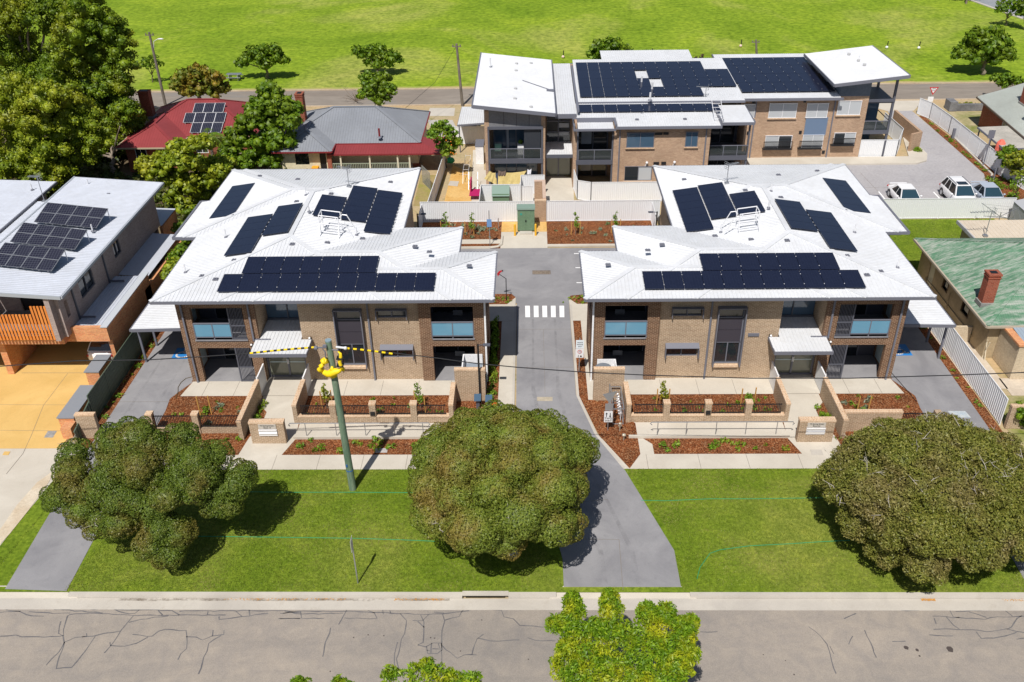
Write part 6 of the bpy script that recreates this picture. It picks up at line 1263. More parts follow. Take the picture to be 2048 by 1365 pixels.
# ================================================================ vehicles
def car(paint,label,kind='sedan',L=4.6,Wd=1.8,H=1.43,group=None,loc=(0,0,0),rz=0):
    t=thing('parked_car',loc,label,'car',group,rz); hw=Wd/2; ROOTLOC[t.name]=Vector((0,0,0))
    suv=kind=='suv'; belt=.98 if suv else .88; hood=.98 if suv else .84; yf=-L/2; yb=L/2
    # body loft, nose toward -Y
    st=[(yf,.62,.45,.62),(yf+.12,.86,.30,.72),(yf+.5,.97,.25,hood-.05),(yf+1.25,1.0,.24,hood),(yf+1.6,1.0,.24,belt),(0,1.0,.24,belt+.02),(yb-1.15,1.0,.24,belt+.04),(yb-.45,.98,.25,belt+(.04 if not suv else .02)),(yb-.1,.92,.30,belt-.03),(yb,.80,.42,belt-.15)]
    mb=MB(); n=0; rows=[]
    for y,wf,zb,zt in st:
        w_=hw*wf; half=[(w_*.80,zb-.02),(w_*.97,zb+.10),(w_,zb+.32),(w_*.985,zt-.16),(w_*.90,zt-.03),(w_*.55,zt+.015),(0,zt+.025)]
        rows.append([(x,y,z) for x,z in half]+[(-x,y,z) for x,z in half[-2::-1]])
    vs=[p for r in rows for p in r]; m=len(rows[0]); fs=[(i*m+k,(i+1)*m+k,(i+1)*m+k+1,i*m+k+1) for i in range(len(rows)-1) for k in range(m-1)]
    fs.append(tuple(range(m))); fs.append(tuple(range((len(rows)-1)*m+m-1,(len(rows)-1)*m-1,-1))); mb.add(vs,fs); 
    body=mb.build('body',paint,t,smooth=True)
    ca=yf+1.35; cb=yf+2.05; cc=(yb-1.5) if not suv else yb-.55; cdd=(yb-.72) if not suv else yb-.2; b=belt+.0
    base=[(-hw*.90,ca,b-.02),(hw*.90,ca,b-.02),(hw*.92,cdd,b),(-hw*.92,cdd,b)]; top=[(-hw*.66,cb,H-.02),(hw*.66,cb,H-.02),(hw*.68,cc,H-.01),(-hw*.68,cc,H-.01)]
    mb=MB(); mb.hexa(base,top); mid=[(-hw*.6,(cb+cc)/2-.6,H+.03),(hw*.6,(cb+cc)/2-.6,H+.03),(hw*.6,(cb+cc)/2+.6,H+.03),(-hw*.6,(cb+cc)/2+.6,H+.03)]; mb.hexa([(x,y,H-.015) for x,y,z in top],mid); mb.build('cabin',paint,t)
    def lerp(a,b_,f): return Vector(a)+(Vector(b_)-Vector(a))*f
    def pane(a,b_,c,d,name,ins=.08,off=.012,mm=GLASS):
        a,b_,c,d=map(Vector,(a,b_,c,d)); nn=(b_-a).cross(d-a).normalized(); ce=(a+b_+c+d)/4; 
        if nn.dot(ce-Vector((0,0,.6)))<0: nn=-nn
        q=[p+(ce-p)*ins+nn*off for p in (a,b_,c,d)]; mb=MB(); mb.face(q); mb.build(name,mm,t)
    wg=mat('windscreen_glass',(0.02,0.05,0.07),.05,0,.9)
    pane(base[0],base[1],top[1],top[0],'windscreen',.07,.012,wg); pane(base[3],base[2],top[2],top[3],'rear_window')
    for s_ in (0,1):
        A0,A1,B0,B1=(base[1],base[2],top[1],top[2]) if s_ else (base[0],base[3],top[0],top[3])
        for f0,f1 in ((.05,.45),(.47,.84 if not suv else .74)) + (((.76,.97),) if suv else ()):
            pane(lerp(A0,A1,f0),lerp(A0,A1,f1),lerp(B0,B1,f1*.96+.0),lerp(B0,B1,f0),'side_window',.035)
    for sx in (-1,1):
        for y in (yf+.85,yb-.85):
            mb=MB(); x=sx*(hw-.11); mb.tube([(x-.11,y,.33),(x+.11,y,.33)],.33,18); w_=mb.build('wheel',mat('tyre',(0.02,0.02,0.02),.8),t); mb=MB(); mb.tube([(sx*(hw+.002),y,.33),(sx*(hw+.015),y,.33)],.2,14); mb.build('rim',GALV,w_)
            mb=MB(); mb.tube([(sx*(hw-.06),y,.35),(sx*(hw+.001),y,.35)],.38,18); mb.build('wheel_arch',BLACK,t)
        mb=MB(); mb.ball((sx*(hw*.72),yf+.2,.64 if not suv else .74),(.2,.14,.08),8,6); mb.build('headlight',mat('lamp_glass',(0.6,0.65,0.7),.1),t)
        mb=MB(); mb.ball((sx*(hw*.82),yb-.08,.74),(.14,.08,.1),8,6); mb.build('tail_light',mat('tail_red',(0.35,0.01,0.01),.3),t)
        mb=MB(); mb.ball((sx*(hw+.08),ca+.35,b+.06),(.11,.07,.08),8,6); mb.build('mirror',paint,t)
    mb=MB(); mb.box(-.5,.5,yf-.01,yf+.02,.42,.56); mb.build('grille',BLACK,t); mb=MB(); mb.box(-.19,.19,yf-.025,yf-.012,.30,.41); mb.build('number_plate',WHITEP,t); mb=MB(); mb.box(-.19,.19,yb+.002,yb+.015,.6,.71); mb.build('number_plate',WHITEP,t)
    if suv:
        mb=MB(); 
        for sx in (-1,1): mb.tube([(sx*hw*.62,cb+.15,H+.02),(sx*hw*.62,cb+.25,H+.07),(sx*hw*.62,cc-.3,H+.07),(sx*hw*.62,cc-.2,H+.02)],.022,6)
        mb.build('roof_rail',CHAR,t); mb=MB(); mb.box(-.42,.42,cb+.12,cb+.75,H+.035,H+.045); mb.build('sunroof',GLASS,t)
    else:
        mb=MB(); mb.beam((-hw*.8,yb-.18,belt+.12),(hw*.8,yb-.18,belt+.12),.16,.035); mb.build('boot_lip',paint,t)
    return t
def paint(n,c): return mat(n,c,.22,0,.6)
PW=paint('white_car_paint',(0.80,0.80,0.81)); PS=paint('silver_car_paint',(0.42,0.47,0.55)); PBL=paint('dark_blue_car_paint',(0.02,0.035,0.07))
p=P(1821,389,1.15); car(PW,'white sedan nosed up to the long white fence, leftmost of the parked cars','sedan',4.65,1.82,1.42,'cars in the car park',(p.x,p.y+.75,-.01))
p=P(1932,383,1.35); car(PW,'white station wagon with roof rails and sunroof, middle of the parked cars','suv',4.7,1.86,1.66,'cars in the car park',(p.x,p.y+.85,-.01))
p=P(1988,386,1.15); car(PS,'silver blue sedan beside the white wagon, nearest the boundary garden','sedan',4.6,1.82,1.42,'cars in the car park',(p.x,p.y+.75,-.01))
car(PW,'white hatchback tail under the brick carport beside the yellow driveway','suv',4.2,1.75,1.5,None,(-27.3,49.9,0.015),R(180))
car(PBL,'dark blue car under the white carport behind the citrus tree','suv',4.4,1.8,1.6,None,(-6.3,91.5,0))
# ================================================================ trees and plants
NR=np.random.default_rng(11)
def leafcloud(name,m,parent,clumps,dens,leaf,core=0.0,down=-0.6,shape=1.6,droop=0.0,shell=(.80,1.06),fill=0.15,tilt=.75,disp=0.0,dfreq=5.0):
    """clumps: (cx,cy,cz,rx,ry,rz); leaf-sized quads over every clump's shell, plus a rough inner mass"""
    C=[];Nn=[];S=[]
    for cx,cy,cz,rx,ry,rz in clumps:
        area=4*math.pi*((rx*ry+ry*rz+rx*rz)/3); n=max(6,int(area*dens))
        d=NR.normal(size=(n*2,3)); d/=np.linalg.norm(d,axis=1)[:,None]; d=d[d[:,2]>down][:n]
        r=NR.uniform(shell[0],shell[1],size=len(d)); k=NR.random(len(d))<fill; r[k]=NR.uniform(.3,1.0,size=k.sum())
        if disp:
            q=d*np.array([rx,ry,rz])*dfreq+np.array([cx,cy,cz])*1.7; b_=np.zeros(len(d)); gr=np.zeros((len(d),3))
            for ax,f_ in (((.8,.5,.33),1.0),((-.45,.75,.48),1.13),((.2,-.6,.77),.93),((.9,-.4,.1),2.1),((.1,.8,-.6),2.3)): w_=(1 if f_<2 else .35); ph_=q@np.array(ax)*f_; sn=np.sin(ph_); b_+=np.abs(sn)*w_; gr+=(np.sign(sn)*np.cos(ph_)*f_*w_*dfreq)[:,None]*np.array(ax)
            r*=1+disp*(b_-2.3)
        p=np.array([cx,cy,cz])+d*np.array([rx,ry,rz])*r[:,None]
        C.append(p); nn=d/np.array([rx,ry,rz]); nn/=np.linalg.norm(nn,axis=1)[:,None]
        if disp: gt=gr-(gr*nn).sum(1)[:,None]*nn; nn=nn-gt*disp*rx*.8; nn/=np.linalg.norm(nn,axis=1)[:,None]
        Nn.append(nn)
    C=np.concatenate(C); Nn=np.concatenate(Nn); n=len(C)
    Nn=Nn+NR.normal(size=(n,3))*tilt; Nn/=np.linalg.norm(Nn,axis=1)[:,None]
    t=NR.normal(size=(n,3)); t[:,2]-=droop; a=np.cross(Nn,t); a/=np.linalg.norm(a,axis=1)[:,None]+1e-9; b=np.cross(Nn,a)
    s=leaf*NR.uniform(.6,1.35,size=n)[:,None]; L=b*s*shape*.5; Wd=a*s*.5
    V=np.stack([C-L,C+Wd,C+L,C-Wd],axis=1).reshape(-1,3)
    nq=n; mb=MB()
    if core>0:
        for c in clumps:
            mb.ball(c[:3],(c[3]*core,c[4]*core,c[5]*core),9,6,jit=.12)
    V2=np.array(mb.v,dtype=float).reshape(-1,3); F2=np.array(mb.f,dtype=np.int64).reshape(-1,4)+len(V)
    F=np.concatenate([np.arange(nq*4).reshape(-1,4),F2]) if len(F2) else np.arange(nq*4).reshape(-1,4)
    VV=np.concatenate([V,V2]) if len(V2) else V
    L0=ROOTLOC.get(parent.name,Vector((0,0,0))) if parent is not None else Vector((0,0,0)); VV=VV-np.array(L0)
    me=bpy.data.meshes.new(name); me.vertices.add(len(VV)); me.vertices.foreach_set('co',VV.astype(np.float32).ravel())
    me.loops.add(F.size); me.loops.foreach_set('vertex_index',F.astype(np.int32).ravel()); me.polygons.add(len(F))
    me.polygons.foreach_set('loop_start',np.arange(0,F.size,4,dtype=np.int32)); me.polygons.foreach_set('loop_total',np.full(len(F),4,dtype=np.int32))
    me.materials.append(m); me.update(calc_edges=True); me.validate()
    o=bpy.data.objects.new(name,me); COL.objects.link(o)
    if parent is not None: o.parent=parent
    return o
def bumpy(name,m,parent,lobes,nsub,rs,k,dens,leaf,shape=1.5,tilt=.5,core=.86,shell=(.94,1.04),flat=.9,low=-.75,blend=.55):
    """crown of rounded lobes, each covered with shallow overlapping bumps; leaves only on the outer surface"""
    lob=np.array(lobes); C=[];Nn=[]
    for li,c in enumerate(lob):
        R_=c[3:6]; ns_=max(12,int(nsub*(k*c[3]/rs)**2)); i=np.arange(ns_); z=1-2*(i+.5)/ns_; ph=i*2.39996+c[0]*3; q=np.sqrt(1-z*z); d=np.stack([q*np.cos(ph),q*np.sin(ph),z],1)+NR.normal(size=(ns_,3))*.07; d=d[d[:,2]>low]
        sc=c[:3]+d*R_*k; sr=rs*NR.uniform(.8,1.2,len(sc))
        for j in range(len(sc)):
            n=int(4*math.pi*sr[j]**2*dens); u=NR.normal(size=(n,3)); u/=np.linalg.norm(u,axis=1)[:,None]; u=u[(u*d[j]).sum(1)>-.1]; p=sc[j]+u*sr[j]*np.array([1,1,flat])*NR.uniform(shell[0],shell[1],len(u))[:,None]
            dd=np.linalg.norm((p[:,None,:]-sc[None])/np.array([1,1,flat]),axis=2)/sr[None]; dd[:,j]=9; keep=dd.min(1)>.90
            ol=np.linalg.norm((p[:,None,:]-lob[None,:,:3])/lob[None,:,3:6],axis=2); ol[:,li]=9; keep&=ol.min(1)>.80
            p=p[keep]; u=u[keep]; C.append(p); ln=(p-c[:3])/R_; ln/=np.linalg.norm(ln,axis=1)[:,None]+1e-9; Nn.append(u*(1-blend)+ln*blend)
    C=np.concatenate(C); Nn=np.concatenate(Nn); n=len(C); Nn=Nn/np.linalg.norm(Nn,axis=1)[:,None]+NR.normal(size=(n,3))*tilt; Nn/=np.linalg.norm(Nn,axis=1)[:,None]
    t=NR.normal(size=(n,3)); a=np.cross(Nn,t); a/=np.linalg.norm(a,axis=1)[:,None]+1e-9; b=np.cross(Nn,a); s=leaf*NR.uniform(.6,1.35,size=n)[:,None]; L=b*s*shape*.5; Wd=a*s*.5
    V=np.stack([C-L,C+Wd,C+L,C-Wd],axis=1).reshape(-1,3)-np.array(ROOTLOC.get(parent.name,Vector((0,0,0))))
    me=bpy.data.meshes.new(name); me.vertices.add(len(V)); me.vertices.foreach_set('co',V.astype(np.float32).ravel()); me.loops.add(4*n); me.loops.foreach_set('vertex_index',np.arange(4*n,dtype=np.int32)); me.polygons.add(n); me.polygons.foreach_set('loop_start',np.arange(0,4*n,4,dtype=np.int32)); me.polygons.foreach_set('loop_total',np.full(n,4,dtype=np.int32)); me.materials.append(m); me.update(calc_edges=True)
    o=bpy.data.objects.new(name,me); COL.objects.link(o); o.parent=parent
    mb=MB()
    for c in lobes: mb.ball(c[:3],(c[3]*core,c[4]*core,c[5]*core),12,8,jit=.05)
    mb.build('inner_foliage',m,parent); print(name,n); return o
def sub(clumps,n,r,flat=.85,low=-.35,k=.82):
    out=[]
    for c in clumps:
        j=0; tries=0
        m_=max(4,int(n))
        for i in range(m_):
            z=1-2*(i+.5)/m_; ph=i*2.39996+c[0]; q=math.sqrt(1-z*z)
            if z<low: continue
            s=r*rnd.uniform(.75,1.25); kk=k*rnd.uniform(.92,1.06)
            out.append((c[0]+c[3]*kk*q*math.cos(ph),c[1]+c[4]*kk*q*math.sin(ph),c[2]+c[5]*kk*z,s,s,s*flat))
    return out
def branches(mb,base,top,targets,r0,seg=4,wob=.15):
    b=Vector(base); t=Vector(top); pts=[b+(t-b)*i/seg+Vector((rnd.uniform(-wob,wob),rnd.uniform(-wob,wob),0))*(1 if 0<i<seg else 0) for i in range(seg+1)]
    mb.tube(pts,[r0*(1-.45*i/seg) for i in range(seg+1)],9)
    for g in targets:
        g=Vector(g); m1=t+(g-t)*.35+Vector((rnd.uniform(-wob,wob),rnd.uniform(-wob,wob),.1)); m2=t+(g-t)*.7+Vector((rnd.uniform(-wob,wob),rnd.uniform(-wob,wob),.15))
        mb.tube([t-Vector((0,0,.1)),m1,m2,g],[r0*.5,r0*.36,r0*.22,r0*.08],6)
def twigs(mb,origin,n,L,r=.02,up=.6):
    for i in range(n):
        d=Vector((rnd.gauss(0,1),rnd.gauss(0,1),abs(rnd.gauss(0,1))*up+.2)).normalized(); o=Vector(origin); a=o+d*L*.5+Vector((rnd.uniform(-.1,.1),rnd.uniform(-.1,.1),rnd.uniform(-.05,.1))); e=o+d*L*rnd.uniform(.8,1.2)
        mb.tube([o,a,e],[r,r*.7,r*.25],5)
        for j in range(2):
            q=a+(e-a)*rnd.uniform(0,.7); mb.tube([q,q+Vector((rnd.gauss(0,1),rnd.gauss(0,1),rnd.gauss(.2,.6))).normalized()*L*.3],[r*.5,r*.15],4)
def tree(name,label,cat,base,lobes,m,dens,leaf,subn=14,subr=.45,core=.78,trunk_r=.16,fork=None,barkm=None,group=None,low=-.4,shape=1.6,nb=6,fill=.15,subk=.82,tilt=.75,tw=0,twl=.8,down=-.6,droop=0.,disp=0.,dfreq=5.,shell=(.80,1.06),bump=None):
    t=thing(name,tuple(base),label,cat,group)
    if bump: bumpy('crown',m,t,lobes,leaf=leaf,dens=dens,shape=shape,tilt=tilt,core=core,**bump)
    cl=[] if bump else (sub(lobes,subn,subr,low=low,k=subk) if subn else lobes)
    if core>0 and subn:
        cl2=cl
    if not bump: leafcloud('crown',m,t,cl,dens,leaf,core,shape=shape,fill=fill,tilt=tilt,down=down,droop=droop,disp=disp,dfreq=dfreq,shell=shell)
    if core>0 and subn and not bump:
        # inner mass of every lobe: leaves on a smaller shell so gaps look into foliage, not through the tree
        leafcloud('inner_foliage',m,t,[(a,b,c,d*.78,e*.78,f*.78) for a,b,c,d,e,f in lobes],dens*.35,leaf*1.3,core*.95,shape=shape,tilt=tilt)
    zc=sum(l[2] for l in lobes)/len(lobes); xc=sum(l[0] for l in lobes)/len(lobes); yc=sum(l[1] for l in lobes)/len(lobes)
    fk=fork or ((base[0]*.6+xc*.4),(base[1]*.6+yc*.4),base[2]+max(.4,(zc-base[2])*.45))
    mb=MB(); tg=sorted(lobes,key=lambda q:rnd.random())[:nb]; branches(mb,base,fk,[(l[0],l[1],l[2]) for l in tg],trunk_r); mb.build('trunk',barkm or BARK,t,smooth=True)
    if tw:
        for i in range(tw):
            mb=MB()
            l=rnd.choice(lobes); a=rnd.uniform(0,6.28); e=rnd.uniform(-.2,1.2); d=Vector((math.cos(a)*math.cos(e),math.sin(a)*math.cos(e),math.sin(e)))
            twigs(mb,(l[0]+d.x*l[3]*.75,l[1]+d.y*l[4]*.75,l[2]+d.z*l[5]*.75),3,twl,.020)
            mb.build('dead_twig',BARKP,t)
    return t
def Zd(p): return CZ[1]*p.y-CZ[2]*0+0.5286*(CAMH-p.z)
def pl(L,Y,jy=0,flat=.85,ox=0,oy=0,k=1.0,z=None,zmin=.3):
    """lobes picked on the photograph, placed at a real depth (vertical plane Y) or level (z)"""
    out=[]
    for a in L:
        x,y,r=a[:3]
        p=P(ox+x/k,oy+y/k,a[3]) if len(a)>3 else (P(ox+x/k,oy+y/k,z) if z is not None else W(ox+x/k,oy+y/k,Y+rnd.uniform(-jy,jy)))
        R_=r/k*(0.8487*p.y+0.5286*(CAMH-p.z))/FPX
        out.append((p.x,p.y,max(p.z,R_*flat*.6+zmin*0),R_,R_,R_*flat))
    return out
L_MEL=leafmat('melaleuca_leaf',[(0.124, 0.171, 0.02), (0.187, 0.231, 0.026), (0.265, 0.289, 0.055), (0.225, 0.156, 0.037)],.55,.12)
L_MEL1=leafmat('dark_melaleuca_leaf',[(0.081, 0.125, 0.013), (0.124, 0.179, 0.018), (0.201, 0.242, 0.033), (0.171, 0.134, 0.028)],.6,.12)
L_MEL3=leafmat('bottlebrush_leaf',[(0.15, 0.168, 0.025), (0.22, 0.218, 0.038), (0.316, 0.29, 0.07), (0.212, 0.168, 0.063)],.6,.12)
L_ELM=leafmat('bright_ash_leaf',[(0.138, 0.26, 0.01), (0.237, 0.39, 0.014), (0.4, 0.52, 0.02), (0.522, 0.506, 0.015)],1.3,.35)
L_DK=leafmat('deep_green_leaf',[(0.096, 0.165, 0.007), (0.164, 0.248, 0.009), (0.269, 0.353, 0.017), (0.282, 0.295, 0.014)],.25,.2)
L_OL=leafmat('olive_yellow_leaf',[(0.155, 0.22, 0.01), (0.268, 0.33, 0.016), (0.432, 0.473, 0.029), (0.335, 0.323, 0.019)],.3,.22)
L_MID=leafmat('mid_green_leaf',[(0.085, 0.164, 0.007), (0.149, 0.238, 0.01), (0.234, 0.33, 0.018), (0.129, 0.183, 0.009)],.4,.2)
L_AUT=leafmat('autumn_leaf',[(0.135, 0.18, 0.018), (0.21, 0.195, 0.022), (0.33, 0.255, 0.03), (0.279, 0.165, 0.018)],.5,.2)
L_CIT=leafmat('citrus_leaf',[(0.115, 0.218, 0.014), (0.196, 0.333, 0.021), (0.322, 0.46, 0.034), (0.253, 0.299, 0.023)],.7,.25)
L_YEL=leafmat('yellow_shrub_leaf',[(0.16,0.20,0.010),(0.30,0.32,0.015),(0.46,0.42,0.02),(0.22,0.24,0.02)],.9,.25)
L_SIL=leafmat('silver_grass_leaf',[(0.20,0.24,0.16),(0.28,0.33,0.24),(0.40,0.42,0.30),(0.16,0.22,0.08)],.9,.2)
# --- big round tree over the driveway
lob=[]; cx,cy,cz=-1.45,32.3,4.0
for i in range(32):
    z=1-1.45*(i+.5)/32; ph=i*2.39996+.4; q=math.sqrt(max(0,1-z*z)); r=rnd.uniform(.82,1.3); k_=rnd.uniform(.86,1.06)
    sq=1+.10*abs(math.sin(2*ph)); lob.append((cx+3.4*sq*k_*q*math.cos(ph),cy+3.3*sq*k_*q*math.sin(ph),max(1.95,cz+2.25*k_*z),r,r,r*.8))
lob+=[(cx,cy,cz+.1,3.0,2.9,1.9),(cx,cy,cz-1.2,2.6,2.5,1.2)]
tree('round_tree','big round clumpy olive green tree beside the centre driveway','tree',(-0.95,31.4,0),lob,L_MEL,420,.05,0,.27,.84,.34,barkm=BARKP,shape=1.5,tw=10,twl=.6,nb=8,tilt=.5,bump=dict(nsub=8,rs=.40,k=.74))
# --- left spreading tree
o3=(60,800); k3=3.593
L=[(320,390,105,4.2),(300,520,125,3.8),(230,690,110,3.0),(330,640,110,3.2),(620,310,150,5.6),(760,260,150,5.9),(870,330,120,5.5),(640,450,150,5.0),(790,470,150,5.2),(560,560,110,4.6),(880,560,100,4.5),(1090,270,115,5.2),(1050,390,110,5.0),(1190,430,130,5.2),(1320,400,110,5.0),(1110,540,130,4.5),(1270,540,100,4.6),(500,640,110,4.0),(640,690,130,3.8),(770,720,110,3.6),(380,800,110,2.9),(500,880,110,2.5),(650,880,120,2.6),(1520,520,80,4.2),(1470,620,95,3.9),(1370,640,100,3.7),(1430,760,75,3.1),(1330,740,85,3.1),(940,920,120,2.5),(1060,960,110,2.2),(880,1040,120,1.8),(1000,1100,110,1.4),(980,700,110,4.2),(1180,640,105,4.2),(900,780,95,3.4),(1240,520,100,4.9)]
tree('spreading_tree','dark spreading tree with separate clumps leaning left beside the far left driveway','tree',(-18.35,33.0,0),[(a,b,c,d*1.04,e*1.04,f*1.0) for a,b,c,d,e,f in pl(L,0,ox=o3[0],oy=o3[1],k=k3)],L_MEL1,420,.05,0,.25,.82,.28,(-18.1,33.3,1.6),shape=1.5,tw=12,nb=14,tilt=.55,bump=dict(nsub=8,rs=.36,k=.74),twl=.6)
# --- right bushy tree
lob=[]; cx,cy,cz=18.35,32.1,3.25
for i in range(58):
    z=1-1.55*(i+.5)/58; ph=i*2.39996+1.4; q=math.sqrt(max(0,1-z*z)); r=rnd.uniform(.65,1.2); q*=rnd.uniform(.84,1.1)
    lob.append((cx+3.95*q*math.cos(ph)+rnd.uniform(-.3,.3),cy+3.3*q*math.sin(ph)+rnd.uniform(-.2,.3),max(.95,cz+2.35*z+rnd.uniform(-.35,.45)),r,r,r*.85))
lob+=[(cx,cy,cz,3.4,2.7,1.8)]
tree('bushy_tree','wide shaggy brownish olive tree with pale twigs at the right of the verge','tree',(17.45,31.0,0),lob,L_MEL3,330,.055,22,.31,.78,.3,barkm=BARKP,low=-.5,shape=2.2,tw=60,twl=1.0,tilt=1.0,nb=10,bump=dict(nsub=7,rs=.36,k=.84,shell=(.72,1.16),blend=.25))
# --- street trees at the bottom edge
L=[(430,330,140),(410,190,80),(880,320,150),(870,150,65),(870,210,85),(1350,430,170),(1330,320,90),(1560,330,85),(1560,420,110),(1800,620,130),(1880,480,60),(1730,500,110),(200,500,110),(330,480,130),(450,620,180),(700,560,140),(850,600,200),(1100,640,200),(1350,720,200),(1600,780,200),(1830,850,120),(330,800,130),(300,980,190),(600,900,220),(850,950,230),(1150,1000,230),(1450,1000,200),(1750,1000,170),(400,1150,220),(800,1200,240),(1200,1250,240),(1600,1250,240),(600,1400,300),(1100,1450,300),(1500,1450,300)]
tree('street_tree','bright yellow green leafy tree cut off by the bottom edge of the picture','tree',(3.3,21.3,-.15),[(a,b,c,d*.84,e*.84,f*.9) for a,b,c,d,e,f in pl(L,0,ox=1080,oy=1170,k=6.206,z=5.0)],L_ELM,165,.052,14,.24,0,.14,barkm=BARKP,shape=2.9,low=-.7,fill=.4,subk=.8,tilt=1.1,nb=9)
L=[(780,1352,16),(830,1350,22),(855,1335,14),(880,1352,22),(905,1358,16),(945,1362,18),(845,1402,40),(900,1405,40),(800,1410,40)]
tree('street_tree','bright leafy tree tips poking in at the bottom edge, left of the larger bright tree','tree',(-5,20.8,-.15),pl(L,0,z=4.6),L_ELM,115,.065,8,.2,0,.12,shape=2.9,low=-.7,fill=.4,tilt=1.1)
L=[(594,1366,9),(606,1372,16),(676,1364,8),(690,1376,18)]
tree('street_tree','two tiny leafy tips at the bottom edge, farthest left','tree',(-9,20.5,-.15),pl(L,0,z=4.4),L_ELM,115,.065,6,.16,0,.1,shape=2.9,low=-.7,fill=.4,tilt=1.1)
# --- tall trees at the upper left
def far(name,label,L,Y,base,m,dens=34,leaf=.13,jy=1.5,subn=15,subr=.62,core=.7,group=None,tr=.3,flat=.9,nb=7,**k):
    return tree(name,label,'tree',base,pl(L,Y,jy,flat),m,dens,leaf,subn,subr,core,tr,group=group,nb=nb,**k)
TG='tall trees at the upper left'
far('tall_tree','tallest dark green tree, its right side against the bright park grass',[(170,20,45),(205,55,42),(235,85,38),(150,70,45),(190,110,48),(240,130,34),(130,120,45),(175,165,48),(225,170,38),(240,190,25),(200,205,35),(150,210,40),(120,165,35)],84,P(165,310),L_DK,group=TG)
far('tall_tree','dark tree with bare grey limbs at the top left corner of the picture',[(20,15,45),(55,40,40),(100,10,35),(30,75,45),(10,115,45),(60,110,38),(40,150,42),(110,60,25),(5,50,40),(85,150,30),(130,25,30)],92,P(80,255),L_DK,core=.55,group=TG,tr=.45,nb=11)
far('tall_tree','broad olive yellow tree directly behind the pale townhouse roofs',[(30,190,45),(80,200,45),(130,200,42),(20,240,50),(70,250,50),(125,250,48),(170,240,42),(190,280,40),(30,300,48),(90,300,50),(150,310,45),(110,345,36),(60,340,40),(10,340,40),(112,370,18),(100,355,30)],76,P(80,395),L_OL,group=TG)
far('tall_tree','shaded dark tree between the olive tree and the red roof',[(215,240,35),(250,225,28),(265,250,22),(225,275,32),(200,310,36),(240,300,22),(180,345,30),(270,235,20)],84,P(225,350),L_DK,group=TG)
far('ornamental_tree','rusty orange tinted tree behind the red roof beside the far road',[(370,160,22),(395,148,22),(425,160,22),(445,175,14),(355,175,14),(400,175,24),(380,185,20),(430,185,16)],98.5,P(400,205),L_AUT,10,.24,.8,10,.5,.7)
far('garden_tree','dense dark green tree between the red roof and the grey roof',[(540,190,22),(520,215,26),(560,215,28),(500,245,28),(540,250,32),(580,245,20),(480,280,30),(520,290,34),(565,285,26),(460,310,22),(500,325,28),(545,320,26),(590,220,12)],81.5,P(530,345),L_MID,11,.22,1,11,.6,.75)
far('garden_tree','yellow green bushy tree filling the gap left of the white hip roof',[(400,290,22),(360,300,20),(330,325,24),(370,330,30),(410,335,30),(345,360,28),(385,370,32),(420,365,24),(360,395,26),(395,395,20),(310,345,20),(290,330,14),(440,345,16),(450,330,18),(375,415,18)],71.5,P(370,430),L_OL,13,.2,1.2,12,.5,.72,tr=.15)
far('garden_tree','round dark green tree in front of the far road, right of the first park trees',[(740,160,16),(765,160,18),(750,178,20),(778,182,14),(730,190,12),(760,197,18)],95.5,P(760,212),L_MID,11,.22,.6,10,.5,.75,tr=.14)
far('citrus_tree','bright citrus tree between cottage and orange sand path',[(885,255,16),(870,272,14),(900,270,16),(885,290,16),(905,292,14),(915,285,9),(872,258,10),(895,306,12)],79.3,P(893,335),L_CIT,24,.15,.5,10,.3,.6,tr=.08,shape=2)
t=bpy.data.objects.get('citrus_tree'); mb=MB()
for i in range(7): p=W(rnd.uniform(892,915),rnd.uniform(280,310),78.2); mb.ball(p,.06,7,5)
mb.build('fruit',mat('orange_fruit',(0.75,0.22,0.01),.5),t)
PG='park trees along the far road'
far('park_tree','umbrella shaped park tree, second from the left beyond the far road',[(500,118,20),(525,108,22),(550,118,20),(530,128,20),(565,122,10),(485,128,10),(510,104,14),(545,100,12)],112,P(537,157),L_MID,9,.26,.6,9,.55,.6,group=PG,tr=.22,flat=.7)
far('park_tree','flat topped park tree directly behind the round dark green tree',[(730,108,16),(755,105,20),(780,115,16),(745,125,18),(765,128,16),(793,120,8),(715,104,8)],113.5,P(757,158),L_MID,9,.26,.6,9,.55,.6,group=PG,tr=.2,flat=.7)
far('park_tree','thin small park tree beside the leaning street light pole',[(295,125,11),(308,120,10),(285,132,8),(318,130,7),(300,135,8)],111,P(305,165),L_MID,6,.24,.4,7,.4,0,group=PG,tr=.1)
far('park_tree','park tree rising behind the white roof strip of the middle block',[(1200,98,18),(1225,90,20),(1245,105,16),(1215,112,20),(1185,112,11),(1250,115,10)],117,P(1220,130),L_MID,9,.27,.6,9,.55,.7,group=PG,tr=.2)
far('park_tree','large dense park tree at the right, casting the widest shadow',[(1955,75,18),(1985,72,18),(1940,95,20),(1970,98,28),(2000,95,20),(1925,108,13),(2012,112,12),(1950,115,18),(1985,118,18)],111,P(1965,150),L_MID,9,.27,1,10,.65,.75,group=PG,tr=.3)
far('park_tree','slender park tree near the top right corner',[(2010,12,14),(2028,8,14),(2020,22,12),(2002,20,8),(2038,22,10)],135,P(2011,52),L_MID,6,.3,.6,8,.5,0,group=PG,tr=.14)
far('park_tree','park tree cut off by the right edge near the corner road',[(2044,12,12),(2048,28,12)],133,P(2050,60),L_MID,8,.3,.6,8,.5,.5,group=PG,tr=.14)
